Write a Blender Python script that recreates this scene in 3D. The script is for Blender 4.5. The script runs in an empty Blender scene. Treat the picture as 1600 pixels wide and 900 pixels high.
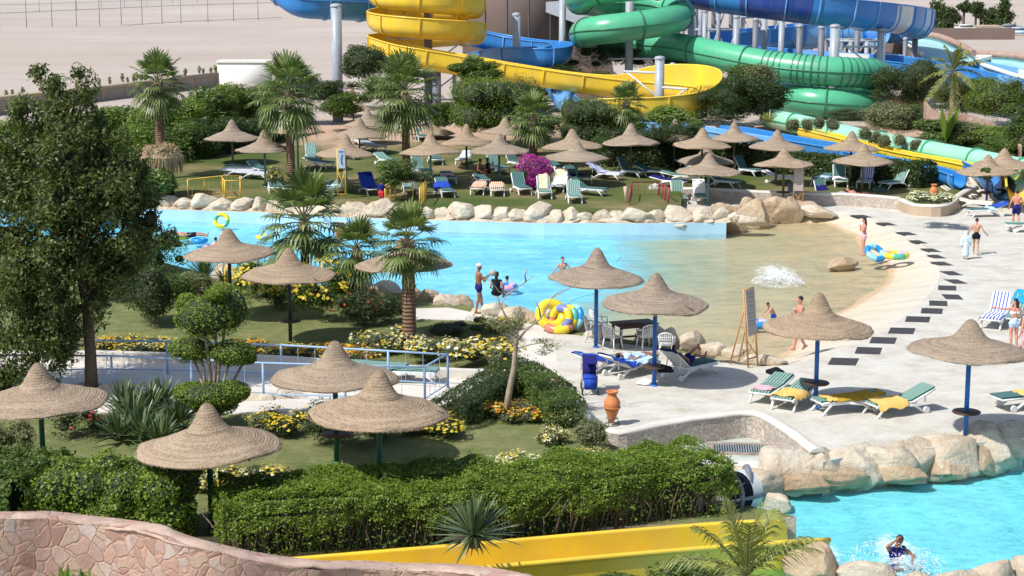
import bpy, bmesh, math, random
import numpy as np
from mathutils import Vector, Matrix, noise
from mathutils.geometry import tessellate_polygon
R = math.radians
rnd = random.Random(7)
NR = np.random.default_rng(11)
S = bpy.context.scene
COL = S.collection
# ---------------------------------------------------------------- camera, world, sun, exposure
F, PITCH, CH = 2700.0, R(10.35), 12.2
cd = bpy.data.cameras.new('camera'); cam = bpy.data.objects.new('camera', cd); COL.objects.link(cam)
cd.sensor_width = 36; cd.lens = 36 * F / 1600; cd.clip_end = 6000; cd.clip_start = 1
cam.location = (0, 0, CH); cam.rotation_euler = (math.pi / 2 - PITCH, 0, 0)
S.camera = cam
SUN_EL, SUN_AZ = R(51), math.atan2(-0.95, -1.42)          # the sun stands to the left of and slightly behind the camera
w = bpy.data.worlds.new('World'); S.world = w; w.use_nodes = True
nt = w.node_tree; bg = nt.nodes['Background']; sk = nt.nodes.new('ShaderNodeTexSky'); sk.sky_type = 'NISHITA'
sk.sun_disc = False; sk.sun_elevation = SUN_EL; sk.sun_rotation = math.pi / 2 - SUN_AZ; sk.dust_density = 1.5
bg.inputs[1].default_value = 0.135; nt.links.new(sk.outputs[0], bg.inputs[0])
ld = bpy.data.lights.new('sun', 'SUN'); ld.energy = 4.7; ld.angle = R(0.53); ld.color = (1, .97, .925)
sun = bpy.data.objects.new('sun', ld); COL.objects.link(sun)
sd = Vector((math.cos(SUN_AZ) * math.cos(SUN_EL), math.sin(SUN_AZ) * math.cos(SUN_EL), math.sin(SUN_EL)))
sun.rotation_euler = sd.to_track_quat('Z', 'Y').to_euler()
S.view_settings.view_transform = 'Standard'; S.view_settings.look = 'None'
S.view_settings.exposure = 0.15; S.view_settings.gamma = 1
S.cycles.max_bounces = 6; S.cycles.transparent_max_bounces = 12
S.cycles.use_denoising = True

# ---------------------------------------------------------------- photo point -> world point (used to survey positions)
CP, SP = math.cos(PITCH), math.sin(PITCH)
def ray(x, y):
    a, b = (x - 800) / F, (450 - y) / F
    return Vector((a, CP + b * SP, -SP + b * CP))
def P(x, y, z=0.0):
    d = ray(x, y); t = (z - CH) / d.z
    return Vector((d.x * t, d.y * t, z))
def PY(x, y, Y):
    d = ray(x, y); t = Y / d.y
    return Vector((d.x * t, Y, CH + d.z * t))
def T(Y):
    if Y < 88: return 0.45
    return 0.45 + min(Y - 88, 45) * 0.02
def PT(x, y):
    z = .5
    for _ in range(8):
        p = P(x, y, z); z = T(p.y)
    return p
def scl(p): return F / ((p.y) * CP + (CH - p.z) * SP)          # photo pixels per metre at p

# ---------------------------------------------------------------- object helpers
def empty(name, label, cat, loc, rz=0, group=None):
    o = bpy.data.objects.new(name, None); COL.objects.link(o); o.empty_display_size = .2
    o.location = loc; o.rotation_euler = (0, 0, rz); return tag(o, label, cat, group)
def tag(o, label, cat, group=None, kind=None):
    if label: o['label'] = label
    if cat: o['category'] = cat
    if group: o['group'] = group
    if kind: o['kind'] = kind
    return o
def struct(o, label=None):
    o['kind'] = 'structure'
    if label: o['label'] = label
    return o
def link(name, me, parent=None, loc=None, rz=0):
    o = bpy.data.objects.new(name, me); COL.objects.link(o)
    if parent: o.parent = parent
    if loc is not None: o.location = loc
    o.rotation_euler = (0, 0, rz)
    return o
def dup(root, loc, rz=0, sc=None, label=None, group=None):
    r = root.copy(); COL.objects.link(r); r.location = loc; r.rotation_euler = (0, 0, rz)
    if sc: r.scale = sc
    if label: r['label'] = label
    if group: r['group'] = group
    def kids(a, b):
        for ch in list(a.children):
            c = ch.copy(); COL.objects.link(c); c.parent = b; kids(ch, c)
    kids(root, r)
    return r

class MB:
    def __init__(s): s.v = []; s.f = []; s.m = []; s.s = []
    def add(s, vs, fs, m=0, sm=False, M=None):
        o = len(s.v)
        for p in vs: s.v.append(tuple(M @ Vector(p)) if M else tuple(p))
        for q in fs: s.f.append([i + o for i in q]); s.m.append(m); s.s.append(sm)
    def box(s, c, d, m=0, rz=0, M=None, bev=0.0):
        x, y, z = d[0] / 2, d[1] / 2, d[2] / 2
        MM = Matrix.Translation(c) @ Matrix.Rotation(rz, 4, 'Z')
        if M: MM = M @ MM
        if bev <= 0:
            vs = [(a * x, b * y, e * z) for e in (-1, 1) for b in (-1, 1) for a in (-1, 1)]
            s.add(vs, [(0, 2, 3, 1), (4, 5, 7, 6), (0, 1, 5, 4), (2, 6, 7, 3), (0, 4, 6, 2), (1, 3, 7, 5)], m, False, MM)
        else:
            bm = bmesh.new(); bmesh.ops.create_cube(bm, size=1)
            for v in bm.verts: v.co = Vector((v.co.x * 2 * x, v.co.y * 2 * y, v.co.z * 2 * z))
            bmesh.ops.bevel(bm, geom=bm.edges[:], offset=bev, segments=2, affect='EDGES')
            bm.verts.index_update()
            s.add([v.co[:] for v in bm.verts], [[v.index for v in f.verts] for f in bm.faces], m, True, MM); bm.free()
    def tube(s, pts, r, n=8, m=0, caps=True, M=None, sm=True):
        pts = [Vector(p) for p in pts]; k = len(pts)
        rr = r if isinstance(r, (list, tuple)) else [r] * k
        vs = []; up = None
        for i, p in enumerate(pts):
            d = (pts[min(i + 1, k - 1)] - pts[max(i - 1, 0)])
            d = d.normalized() if d.length > 1e-9 else Vector((0, 0, 1))
            if up is None:
                up = Vector((0, 0, 1)) if abs(d.z) < .9 else Vector((0, 1, 0))
            a = d.cross(up).normalized(); b = a.cross(d).normalized(); up = b
            for j in range(n):
                t = 2 * math.pi * j / n
                vs.append(p + (a * math.cos(t) + b * math.sin(t)) * rr[i])
        fs = []
        for i in range(k - 1):
            for j in range(n):
                fs.append((i * n + j, i * n + (j + 1) % n, (i + 1) * n + (j + 1) % n, (i + 1) * n + j))
        s.add(vs, fs, m, sm, M)
        if caps:
            o = len(s.v) - k * n
            s.f.append([o + j for j in range(n)][::-1]); s.m.append(m); s.s.append(False)
            s.f.append([o + (k - 1) * n + j for j in range(n)]); s.m.append(m); s.s.append(False)
    def lathe(s, prof, n=24, c=(0, 0, 0), m=0, sm=True, jit=0, M=None):
        vs = []; k = len(prof)
        for i, (r, z) in enumerate(prof):
            for j in range(n):
                t = 2 * math.pi * j / n
                q = r * (1 + (rnd.uniform(-jit, jit) if jit and r > prof[0][0] * .2 and i in (k // 2 - 1, k // 2, k // 2 + 1) else 0))
                vs.append((c[0] + q * math.cos(t), c[1] + q * math.sin(t), c[2] + z))
        fs = [(i * n + j, i * n + (j + 1) % n, (i + 1) * n + (j + 1) % n, (i + 1) * n + j) for i in range(k - 1) for j in range(n)]
        s.add(vs, fs, m, sm, M)
    def ell(s, c, r, m=0, n=12, M=None):
        vs = []; fs = []; h = n // 2 + 1
        for i in range(h + 1):
            a = math.pi * i / h
            for j in range(n):
                t = 2 * math.pi * j / n
                vs.append((c[0] + r[0] * math.sin(a) * math.cos(t), c[1] + r[1] * math.sin(a) * math.sin(t), c[2] + r[2] * math.cos(a)))
        for i in range(h):
            for j in range(n): fs.append((i * n + j, (i + 1) * n + j, (i + 1) * n + (j + 1) % n, i * n + (j + 1) % n))
        s.add(vs, fs, m, True, M)
    def torus(s, c, R0, r0, m=0, n=24, k=10, M=None, mf=None):
        MM = Matrix.Translation(c)
        if M: MM = M @ MM
        vs = [((R0 + r0 * math.cos(b)) * math.cos(a), (R0 + r0 * math.cos(b)) * math.sin(a), r0 * math.sin(b))
              for a in [2 * math.pi * i / n for i in range(n)] for b in [2 * math.pi * j / k for j in range(k)]]
        o = len(s.v)
        s.add(vs, [(i * k + j, ((i + 1) % n) * k + j, ((i + 1) % n) * k + (j + 1) % k, i * k + (j + 1) % k) for i in range(n) for j in range(k)], m, True, MM)
        if mf:
            q = len(s.m) - n * k
            for i in range(n):
                for j in range(k): s.m[q + i * k + j] = mf(i)
    def prism(s, poly, z0, z1, m=0, mside=None):
        poly = [(p[0], p[1]) for p in poly]; n = len(poly)
        area = sum(poly[i][0] * poly[(i + 1) % n][1] - poly[(i + 1) % n][0] * poly[i][1] for i in range(n))
        if area < 0: poly = poly[::-1]
        tr = tessellate_polygon([[Vector((a, b, 0)) for a, b in poly]])
        vs = [(a, b, z1) for a, b in poly]
        fs = []
        for t in tr:
            a, b, c = [poly[i] for i in t]
            fs.append(t if (b[0] - a[0]) * (c[1] - a[1]) - (c[0] - a[0]) * (b[1] - a[1]) > 0 else t[::-1])
        s.add(vs, fs, m)
        s.add([(a, b, z0) for a, b in poly] + vs, [(i, (i + 1) % n, n + (i + 1) % n, n + i) for i in range(n)], m if mside is None else mside)
    def strip(s, A, B, m=0, sm=False):
        n = len(A); s.add(list(A) + list(B), [(i, i + 1, n + i + 1, n + i) for i in range(n - 1)], m, sm)
    def mesh(s, name, mats):
        me = bpy.data.meshes.new(name); me.from_pydata(s.v, [], s.f)
        for q in (mats if isinstance(mats, (list, tuple)) else [mats]): me.materials.append(q)
        me.polygons.foreach_set('material_index', s.m); me.polygons.foreach_set('use_smooth', s.s); me.update(); return me
    def build(s, name, mats, parent=None, loc=None, rz=0):
        return link(name, s.mesh(name, mats), parent, loc, rz)

def npmesh(name, V, Fq, mats, mi=None, smooth=False):
    me = bpy.data.meshes.new(name); nv, nf = len(V), len(Fq)
    me.vertices.add(nv); me.vertices.foreach_set('co', np.asarray(V, dtype=np.float32).ravel())
    k = Fq.shape[1]
    me.loops.add(nf * k); me.loops.foreach_set('vertex_index', np.asarray(Fq, dtype=np.int32).ravel())
    me.polygons.add(nf); me.polygons.foreach_set('loop_start', np.arange(0, nf * k, k, dtype=np.int32))
    for q in mats: me.materials.append(q)
    if mi is not None: me.polygons.foreach_set('material_index', np.asarray(mi, dtype=np.int32))
    if smooth: me.polygons.foreach_set('use_smooth', np.ones(nf, dtype=bool))
    me.update(calc_edges=True); me.validate(); return me

# ---------------------------------------------------------------- materials
class NG:
    def __init__(s, name):
        s.mat = bpy.data.materials.new(name); s.mat.use_nodes = True; s.t = s.mat.node_tree
        s.b = s.t.nodes['Principled BSDF']; s.out = s.t.nodes['Material Output']
    def n(s, ty, **kw):
        q = s.t.nodes.new(ty)
        for k, v in kw.items():
            if k.startswith('_'): q.inputs[int(k[1:])].default_value = v
            elif k in q.inputs: q.inputs[k].default_value = v
            else: setattr(q, k, v)
        return q
    def l(s, a, b): s.t.links.new(a, b)
    def ramp(s, fac, stops):
        r = s.n('ShaderNodeValToRGB'); e = r.color_ramp.elements
        while len(e) < len(stops): e.new(.5)
        for i, (p, c) in enumerate(stops): e[i].position = p; e[i].color = (*c, 1)
        s.l(fac, r.inputs[0]); return r.outputs[0]
    def noise(s, scale, co=None, det=4, rough=.6):
        q = s.n('ShaderNodeTexNoise'); q.inputs['Scale'].default_value = scale; q.inputs['Detail'].default_value = det; q.inputs['Roughness'].default_value = rough
        if co: s.l(co, q.inputs[0])
        return q.outputs[0]
    def obj(s): return s.n('ShaderNodeTexCoord').outputs['Object']
    def pos(s): return s.n('ShaderNodeNewGeometry').outputs['Position']
    def mix(s, fac, a, b, mode='MIX'):
        q = s.n('ShaderNodeMix', data_type='RGBA', blend_type=mode)
        for k, v in ((0, fac), (6, a), (7, b)):
            if isinstance(v, (int, float)): q.inputs[k].default_value = v
            elif isinstance(v, tuple): q.inputs[k].default_value = (*v, 1)
            else: s.l(v, q.inputs[k])
        return q.outputs[2]
    def math(s, op, a, b=0.0, c=None):
        q = s.n('ShaderNodeMath', operation=op)
        for k, v in enumerate((a, b) if c is None else (a, b, c)):
            if isinstance(v, (int, float)): q.inputs[k].default_value = v
            else: s.l(v, q.inputs[k])
        return q.outputs[0]
    def bump(s, h, st=.5, dist=.02):
        q = s.n('ShaderNodeBump'); q.inputs['Strength'].default_value = st; q.inputs['Distance'].default_value = dist
        s.l(h, q.inputs['Height']); s.l(q.outputs[0], s.b.inputs['Normal']); return q
    def col(s, c):
        if isinstance(c, tuple): s.b.inputs['Base Color'].default_value = (*c, 1)
        else: s.l(c, s.b.inputs['Base Color'])
    def rough(s, r, spec=.5): s.b.inputs['Roughness'].default_value = r; s.b.inputs['Specular IOR Level'].default_value = spec

def mottled(name, c, var=.15, sc=3., rough=.6, bump=0, bsc=20., spec=.4, world=False):
    g = NG(name); co = g.pos() if world else g.obj()
    a = tuple(max(0, x * (1 - var)) for x in c); b = tuple(min(1, x * (1 + var)) for x in c)
    g.col(g.ramp(g.noise(sc, co), [(.3, a), (.7, b)])); g.rough(rough, spec)
    if bump: g.bump(g.noise(bsc, co), bump, .02)
    return g.mat
def leafmat(name, c1, c2, c3=None, tr=.35, rough=.45):
    g = NG(name); ri = g.n('ShaderNodeNewGeometry').outputs['Random Per Island']
    st = [(0, c1), (.6, c2)] + ([(1, c3)] if c3 else [(1, tuple(x * 1.25 for x in c2))])
    cl = g.ramp(ri, st)
    big = g.noise(.9, g.pos(), 2); cl = g.mix(g.math('MULTIPLY', big, .5), cl, c2, 'MIX')
    g.col(cl); g.rough(rough, .35)
    t = g.n('ShaderNodeBsdfTranslucent'); g.l(g.mix(1., cl, (1.0, 1.15, .45), 'MULTIPLY'), t.inputs[0])
    m = g.n('ShaderNodeMixShader'); m.inputs[0].default_value = tr
    g.l(g.b.outputs[0], m.inputs[1]); g.l(t.outputs[0], m.inputs[2]); g.l(m.outputs[0], g.out.inputs[0]); return g.mat
def straw():
    g = NG('straw_thatch'); o = g.obj()
    sp = g.n('ShaderNodeSeparateXYZ'); g.l(o, sp.inputs[0])
    r = g.math('SQRT', g.math('ADD', g.math('POWER', sp.outputs[0], 2), g.math('POWER', sp.outputs[1], 2)))
    z = sp.outputs[2]; prof = g.math('SUBTRACT', r, g.math('MULTIPLY', z, .8))
    ang = g.math('ARCTAN2', sp.outputs[1], sp.outputs[0])
    cb = g.n('ShaderNodeCombineXYZ'); g.l(g.math('MULTIPLY', prof, 26), cb.inputs[0]); g.l(g.math('MULTIPLY', ang, 13), cb.inputs[1])
    rv = g.n('ShaderNodeObjectInfo').outputs['Random']; g.l(g.math('MULTIPLY', rv, 40), cb.inputs[2])
    n1 = g.noise(1.0, cb.outputs[0], 3, .7)
    cb2 = g.n('ShaderNodeCombineXYZ'); g.l(g.math('MULTIPLY', prof, 4), cb2.inputs[0]); g.l(g.math('MULTIPLY', ang, .5), cb2.inputs[1]); g.l(g.math('MULTIPLY', rv, 20), cb2.inputs[2])
    n2 = g.noise(1.2, cb2.outputs[0], 2)
    n3 = g.noise(45, o, 2)
    bands = g.math('MULTIPLY', g.math('ADD', g.math('SINE', g.math('MULTIPLY', prof, 118)), 1), .5)
    base = g.ramp(n1, [(.3, (.13, .10, .072)), (.5, (.30, .24, .175)), (.72, (.46, .38, .285))])
    base = g.mix(g.math('MULTIPLY', n2, .4), base, (.33, .235, .165))
    base = g.mix(g.math('MULTIPLY', g.math('SUBTRACT', 1, bands), .07), base, (.16, .12, .09))
    base = g.mix(g.math('MULTIPLY', n3, .3), base, (.48, .40, .30))
    cb3 = g.n('ShaderNodeCombineXYZ'); g.l(g.math('MULTIPLY', prof, 11), cb3.inputs[0]); g.l(g.math('MULTIPLY', ang, .7), cb3.inputs[1]); g.l(g.math('MULTIPLY', rv, 33), cb3.inputs[2])
    base = g.mix(g.ramp(g.noise(1., cb3.outputs[0], 3), [(.46, (0, 0, 0)), (.6, (.55, .55, .55))]), base, (.47, .39, .29))
    tint = g.mix(rv, (.92, .92, .95), (1.08, 1.0, .92)); base = g.mix(1., base, tint, 'MULTIPLY')
    g.col(base); g.rough(.85, .1)
    g.bump(g.math('ADD', g.math('ADD', g.math('MULTIPLY', bands, .3), g.math('MULTIPLY', n2, 1.8)), g.math('ADD', g.math('MULTIPLY', n1, 1.5), g.math('MULTIPLY', n3, 1.5))), 1., .025); return g.mat
def stripes(name, a, b, freq=14., duty=.5):
    g = NG(name); sp = g.n('ShaderNodeSeparateXYZ'); g.l(g.obj(), sp.inputs[0])
    v = g.math('FRACT', g.math('MULTIPLY', g.math('ADD', sp.outputs[1], 5.02), freq))
    c = g.ramp(g.math('GREATER_THAN', v, duty), [(0, a), (1, b)])
    c = g.mix(g.math('MULTIPLY', g.noise(5, g.obj()), .25), c, tuple(x * .8 for x in a)); g.col(c); g.rough(.8, .2); return g.mat
def cloth(name, c): return mottled(name, c, .18, 6, .85, .5, 9, .1)
def fiber(name, c, rough=.28):
    g = NG(name); n = g.noise(.7, g.pos(), 4)
    c2 = tuple(x * .80 + .02 for x in c)
    k = g.ramp(n, [(.35, c2), (.65, c)])
    v = g.n('ShaderNodeMapping', _3=(1.2, 1.2, .15)); g.l(g.pos(), v.inputs[0])
    k = g.mix(g.math('MULTIPLY', g.math('POWER', g.noise(2.2, v.outputs[0], 5), 3), .7), k, tuple(min(1, x * .5 + .2) for x in c))
    g.col(k); g.rough(rough, .5); g.bump(g.noise(1.5, g.pos(), 2), .15, .05); return g.mat
M = {}
M['straw'] = straw()
for nm, c in dict(blue=(.02, .13, .42), green=(.01, .09, .05), teal=(.10, .26, .25), olive=(.12, .13, .05), brown=(.12, .09, .07), grey=(.16, .18, .22), yellow=(.65, .38, .04), purple=(.08, .09, .40), dark=(.03, .05, .04)).items():
    M['p_' + nm] = mottled('painted_pole_' + nm, c, .2, 6, .45)
M['white'] = mottled('white_plastic', (.74, .74, .72), .07, 5, .4)
M['greywhite'] = mottled('weathered_plastic', (.55, .57, .60), .1, 5, .5)
M['cream'] = mottled('cream_plastic', (.78, .73, .60), .07, 5, .5)
M['green_st'] = stripes('green_striped_cloth', (.045, .17, .14), (.33, .43, .38), 11)
M['dgreen_st'] = stripes('dark_green_striped_cloth', (.03, .10, .10), (.12, .22, .20), 11)
M['blue_st'] = stripes('blue_striped_towel', (.08, .12, .42), (.78, .80, .84), 9, .42)
M['orange_st'] = stripes('orange_striped_towel', (.62, .22, .06), (.75, .7, .6), 10)
M['t_blue'] = cloth('royal_blue_towel', (.025, .07, .42)); M['t_navy'] = cloth('navy_towel', (.02, .02, .14))
M['t_yellow'] = cloth('yellow_towel', (.72, .49, .15)); M['t_white'] = cloth('white_towel', (.78, .80, .80)); M['t_lblue'] = cloth('light_blue_towel', (.45, .62, .80))
M['t_peach'] = cloth('peach_towel', (.75, .55, .38)); M['t_ochre'] = cloth('ochre_towel', (.42, .27, .03)); M['t_pink'] = cloth('pink_cloth', (.75, .40, .45)); M['t_cyan'] = cloth('bright_blue_cloth', (.02, .28, .62))
M['black'] = cloth('black_cloth', (.012, .012, .02)); M['red'] = cloth('red_cloth', (.6, .04, .05)); M['robe'] = cloth('pale_robe', (.55, .68, .78))
M['skin'] = mottled('skin', (.50, .27, .18), .08, 8, .55); M['skin2'] = mottled('tanned_skin', (.32, .14, .08), .08, 8, .5); M['skin3'] = mottled('sunburnt_skin', (.58, .25, .18), .1, 8, .55)
M['hair'] = mottled('dark_hair', (.02, .014, .01), .2, 8, .5); M['hair2'] = mottled('grey_hair', (.5, .48, .45), .2, 8, .7)
M['steel'] = mottled('galvanised_steel', (.33, .36, .40), .16, 1.2, .42, .1, 8)
M['steel2'] = mottled('dark_steel', (.16, .17, .20), .15, 1.2, .5)
M['yellow'] = fiber('yellow_fibreglass', (.88, .60, .03)); M['yellow2'] = fiber('aged_yellow_fibreglass', (.52, .37, .03))
M['fgreen'] = fiber('green_fibreglass', (.07, .44, .23)); M['fgreen2'] = fiber('seam_green', (.02, .18, .09)); M['mint'] = fiber('mint_fibreglass', (.32, .66, .48), .4)
M['fblue'] = fiber('blue_fibreglass', (.015, .22, .60)); M['fblue2'] = fiber('dark_blue_fibreglass', (.008, .05, .30)); M['fsky'] = fiber('sky_fibreglass', (.16, .42, .78)); M['fwhite'] = fiber('white_fibreglass', (.72, .74, .70))
M['lav'] = fiber('pale_blue_fibreglass', (.45, .62, .80)); M['teal'] = fiber('pale_teal_paint', (.38, .66, .68), .5)
M['brownwall'] = mottled('brown_render', (.20, .145, .12), .1, .3, .9, .3, 2)
M['tanwall'] = mottled('tan_render', (.44, .34, .24), .1, .3, .9, .3, 2)
M['greywall'] = mottled('grey_block_wall', (.36, .31, .26), .12, .8, .9, .4, 3)
M['whitewall'] = mottled('white_render', (.72, .72, .66), .05, .4, .9)
M['concrete'] = mottled('pale_concrete', (.60, .56, .50), .12, .8, .9, .3, 9, .3, True)
M['wood'] = mottled('orange_wood', (.50, .27, .09), .2, 6, .7); M['dwood'] = mottled('dark_wood', (.07, .035, .025), .25, 6, .6)
M['terra'] = mottled('terracotta', (.55, .20, .07), .12, 9, .75, .3, 20); M['bark'] = mottled('brown_bark', (.12, .085, .06), .3, 8, .9, .8, 18); M['pbark'] = mottled('pale_bark', (.34, .27, .2), .2, 8, .9, .5, 18)
M['rail'] = mottled('pale_blue_rail_paint', (.30, .45, .66), .12, 3, .5); M['railt'] = mottled('teal_rail_paint', (.03, .17, .22), .12, 3, .5); M['raily'] = mottled('yellow_rail_paint', (.66, .43, .07), .12, 3, .5); M['railr'] = mottled('red_rail_paint', (.32, .05, .06), .12, 3, .5)
M['tile'] = mottled('dark_paving_tile', (.05, .048, .052), .3, 6, .8, .2, 30, .3)
M['board'] = mottled('faded_sign_board', (.48, .52, .58), .1, 3, .6); M['ink'] = mottled('faded_blue_ink', (.10, .16, .34), .1, 3, .6); M['cork'] = mottled('weathered_board', (.42, .36, .32), .1, 3, .7)
M['rubber'] = mottled('black_rubber', (.02, .02, .022), .2, 5, .6)
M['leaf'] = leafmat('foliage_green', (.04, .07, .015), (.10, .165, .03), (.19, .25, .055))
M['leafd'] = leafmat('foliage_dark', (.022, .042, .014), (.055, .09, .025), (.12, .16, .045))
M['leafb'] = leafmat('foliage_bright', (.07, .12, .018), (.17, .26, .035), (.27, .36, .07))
M['leafo'] = leafmat('foliage_olive', (.10, .115, .05), (.22, .235, .11), (.36, .37, .20))
M['leafh'] = leafmat('clipped_hedge_leaf', (.045, .08, .012), (.175, .265, .028), (.32, .42, .065))
M['leafs'] = leafmat('tree_leaf', (.03, .05, .016), (.10, .135, .035), (.26, .29, .10))
M['palm'] = leafmat('fan_palm_leaf', (.06, .095, .028), (.15, .20, .06), (.32, .36, .15), .25)
M['palmy'] = leafmat('feather_palm_leaf', (.13, .15, .03), (.26, .28, .07), (.42, .40, .14), .3)
M['yucca'] = leafmat('yucca_leaf', (.04, .075, .03), (.10, .15, .06), (.24, .28, .15), .15, .35)
M['dry'] = leafmat('dry_straw_leaf', (.22, .15, .08), (.38, .28, .16), (.5, .4, .26), .15)
M['dcore'] = mottled('twiggy_shade', (.032, .042, .018), .4, 3, .95)  # dark filler colour, painted as the shade inside foliage
M['twig'] = mottled('dry_twigs', (.17, .125, .09), .3, 8, .9)
M['fy'] = leafmat('yellow_petals', (.62, .42, .02), (.8, .6, .05), (.85, .7, .15), .3); M['fw'] = leafmat('cream_petals', (.7, .66, .3), (.78, .77, .55), (.8, .8, .72), .3)
M['fo'] = leafmat('orange_petals', (.65, .16, .02), (.75, .32, .03), (.8, .5, .05), .3); M['fm'] = leafmat('magenta_bracts', (.30, .015, .22), (.56, .04, .42), (.70, .12, .55), .35); M['fr'] = leafmat('red_petals', (.5, .02, .02), (.65, .05, .04), None, .3)

def rock_mat(name, c1, c2, c3, world=False):
    g = NG(name); o = g.pos()
    k = g.ramp(g.noise(.9, o, 6, .65), [(.28, c1), (.5, c2), (.72, c3)])
    v = g.n('ShaderNodeMapping', _3=(1, 1, 3)); g.l(o, v.inputs[0])
    k = g.mix(g.math('POWER', g.noise(3.5, v.outputs[0], 6, .7), 2.6), k, tuple(x * .45 for x in c1))
    g.col(k); g.rough(.9, .2); g.bump(g.noise(5, o, 8, .68), 1.0, .12); return g.mat
M['rock'] = rock_mat('pale_limestone', (.50, .39, .275), (.65, .555, .425), (.73, .67, .56))
M['rock2'] = rock_mat('wet_stained_limestone', (.36, .25, .15), (.54, .41, .27), (.66, .56, .43))
def voro(name, cols, mortar, scale, gap=.05, disp=1., stretch=(1, 1, 1)):
    g = NG(name); mp = g.n('ShaderNodeMapping', _3=stretch); g.l(g.pos(), mp.inputs[0])
    nn = g.n('ShaderNodeTexNoise'); nn.inputs['Scale'].default_value = 2.; g.l(mp.outputs[0], nn.inputs[0])
    add = g.n('ShaderNodeVectorMath', operation='MULTIPLY_ADD'); add.inputs[1].default_value = (.42, .42, .42); g.l(nn.outputs[1], add.inputs[0]); g.l(mp.outputs[0], add.inputs[2])
    v = g.n('ShaderNodeTexVoronoi'); v.inputs['Scale'].default_value = scale; g.l(add.outputs[0], v.inputs[0])
    e = g.n('ShaderNodeTexVoronoi', feature='DISTANCE_TO_EDGE'); e.inputs['Scale'].default_value = scale; g.l(add.outputs[0], e.inputs[0])
    sp = g.n('ShaderNodeSeparateColor'); g.l(v.outputs['Color'], sp.inputs[0])
    k = g.ramp(sp.outputs[0], [(i / (len(cols) - 1), c) for i, c in enumerate(cols)])
    k = g.mix(g.math('MULTIPLY', g.noise(9, g.pos(), 5), .5), k, tuple(x * .6 for x in cols[0]))
    ed = g.ramp(e.outputs[0], [(gap * .5, (0, 0, 0)), (gap * 1.6, (1, 1, 1))])
    g.col(g.mix(ed, mortar, k)); g.rough(.9, .2)
    g.bump(g.math('ADD', g.math('MINIMUM', e.outputs[0], .09), g.math('MULTIPLY', g.noise(7, g.pos(), 8, .7), .16)), 1., .2 * disp); return g.mat
M['pink'] = voro('rubble_stone_wall', [(.39, .235, .18), (.49, .32, .245), (.40, .30, .265), (.51, .40, .29), (.34, .205, .165), (.48, .32, .255), (.51, .44, .39)], (.42, .26, .20), 3.8, .04, .8)
M['pinkcap'] = mottled('pink_mortar_cap', (.46, .33, .26), .22, 3, .9, .9, 8)
M['pebble'] = voro('pebble_wall', [(.50, .42, .34), (.60, .53, .45), (.44, .36, .30), (.66, .60, .52)], (.34, .30, .26), 6.5, .05, .5, (1, 1, 1.3))

def grass_mat():
    g = NG('mown_grass'); o = g.pos()
    k = g.ramp(g.noise(.35, o, 5, .65), [(.32, (.10, .135, .045)), (.5, (.16, .19, .065)), (.70, (.29, .28, .14))])
    k = g.mix(g.math('MULTIPLY', g.math('POWER', g.noise(11, o, 6, .85), 1.3), 1.0), k, (.045, .07, .018)); k = g.mix(g.math('MULTIPLY', g.math('POWER', g.noise(1.4, o, 5, .8), 3), 2.6), k, (.33, .31, .16)); k = g.mix(g.math('MULTIPLY', g.math('POWER', g.noise(40, o, 2), 2), .8), k, (.22, .27, .08))
    g.col(k); g.rough(.95, .1); g.bump(g.noise(35, o, 3, .8), .9, .05); return g.mat
M['grass'] = grass_mat()
def lawn2_mat():
    g = NG('patchy_lawn'); o = g.pos()
    k = g.ramp(g.noise(.22, o, 6, .65), [(.36, (.075, .115, .028)), (.52, (.16, .165, .06)), (.66, (.36, .25, .15))])
    k = g.mix(g.math('MULTIPLY', g.noise(9, o, 5, .8), .55), k, (.06, .08, .025))
    sp = g.n('ShaderNodeSeparateXYZ'); g.l(o, sp.inputs[0])
    f = g.math('MULTIPLY', g.math('SUBTRACT', g.math('ADD', sp.outputs[1], g.math('MULTIPLY', g.noise(.3, o), 12)), 118), .15)
    fq = g.n('ShaderNodeClamp'); g.l(f, fq.inputs[0])
    k = g.mix(fq.outputs[0], k, (.48, .33, .24)); g.col(k); g.rough(.95, .1); g.bump(g.noise(25, o, 3, .8), .7, .05); return g.mat
M['lawn2'] = lawn2_mat()
def sand_mat():
    g = NG('desert_sand'); o = g.pos()
    k = g.ramp(g.noise(.02, o, 8, .6), [(.35, (.42, .365, .315)), (.55, (.47, .42, .37)), (.7, (.52, .475, .43))])
    k = g.mix(g.math('MULTIPLY', g.math('POWER', g.noise(.35, o, 8, .75), 3), 1.2), k, (.36, .25, .20))
    sp = g.n('ShaderNodeSeparateXYZ'); g.l(o, sp.inputs[0])
    mp = g.n('ShaderNodeMapping', _3=(.25, 1.6, 1)); g.l(o, mp.inputs[0])
    tr = g.math('POWER', g.noise(.09, mp.outputs[0], 4), 3); k = g.mix(g.math('MULTIPLY', tr, 1.3), k, (.38, .31, .27)); k = g.mix(g.math('MULTIPLY', g.math('GREATER_THAN', g.noise(1.6, o, 2), .74), .5), k, (.24, .18, .15))
    g.col(k); g.rough(.95, .1); g.bump(g.noise(.8, o, 8, .7), .6, .3); return g.mat
M['sand'] = sand_mat()
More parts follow.
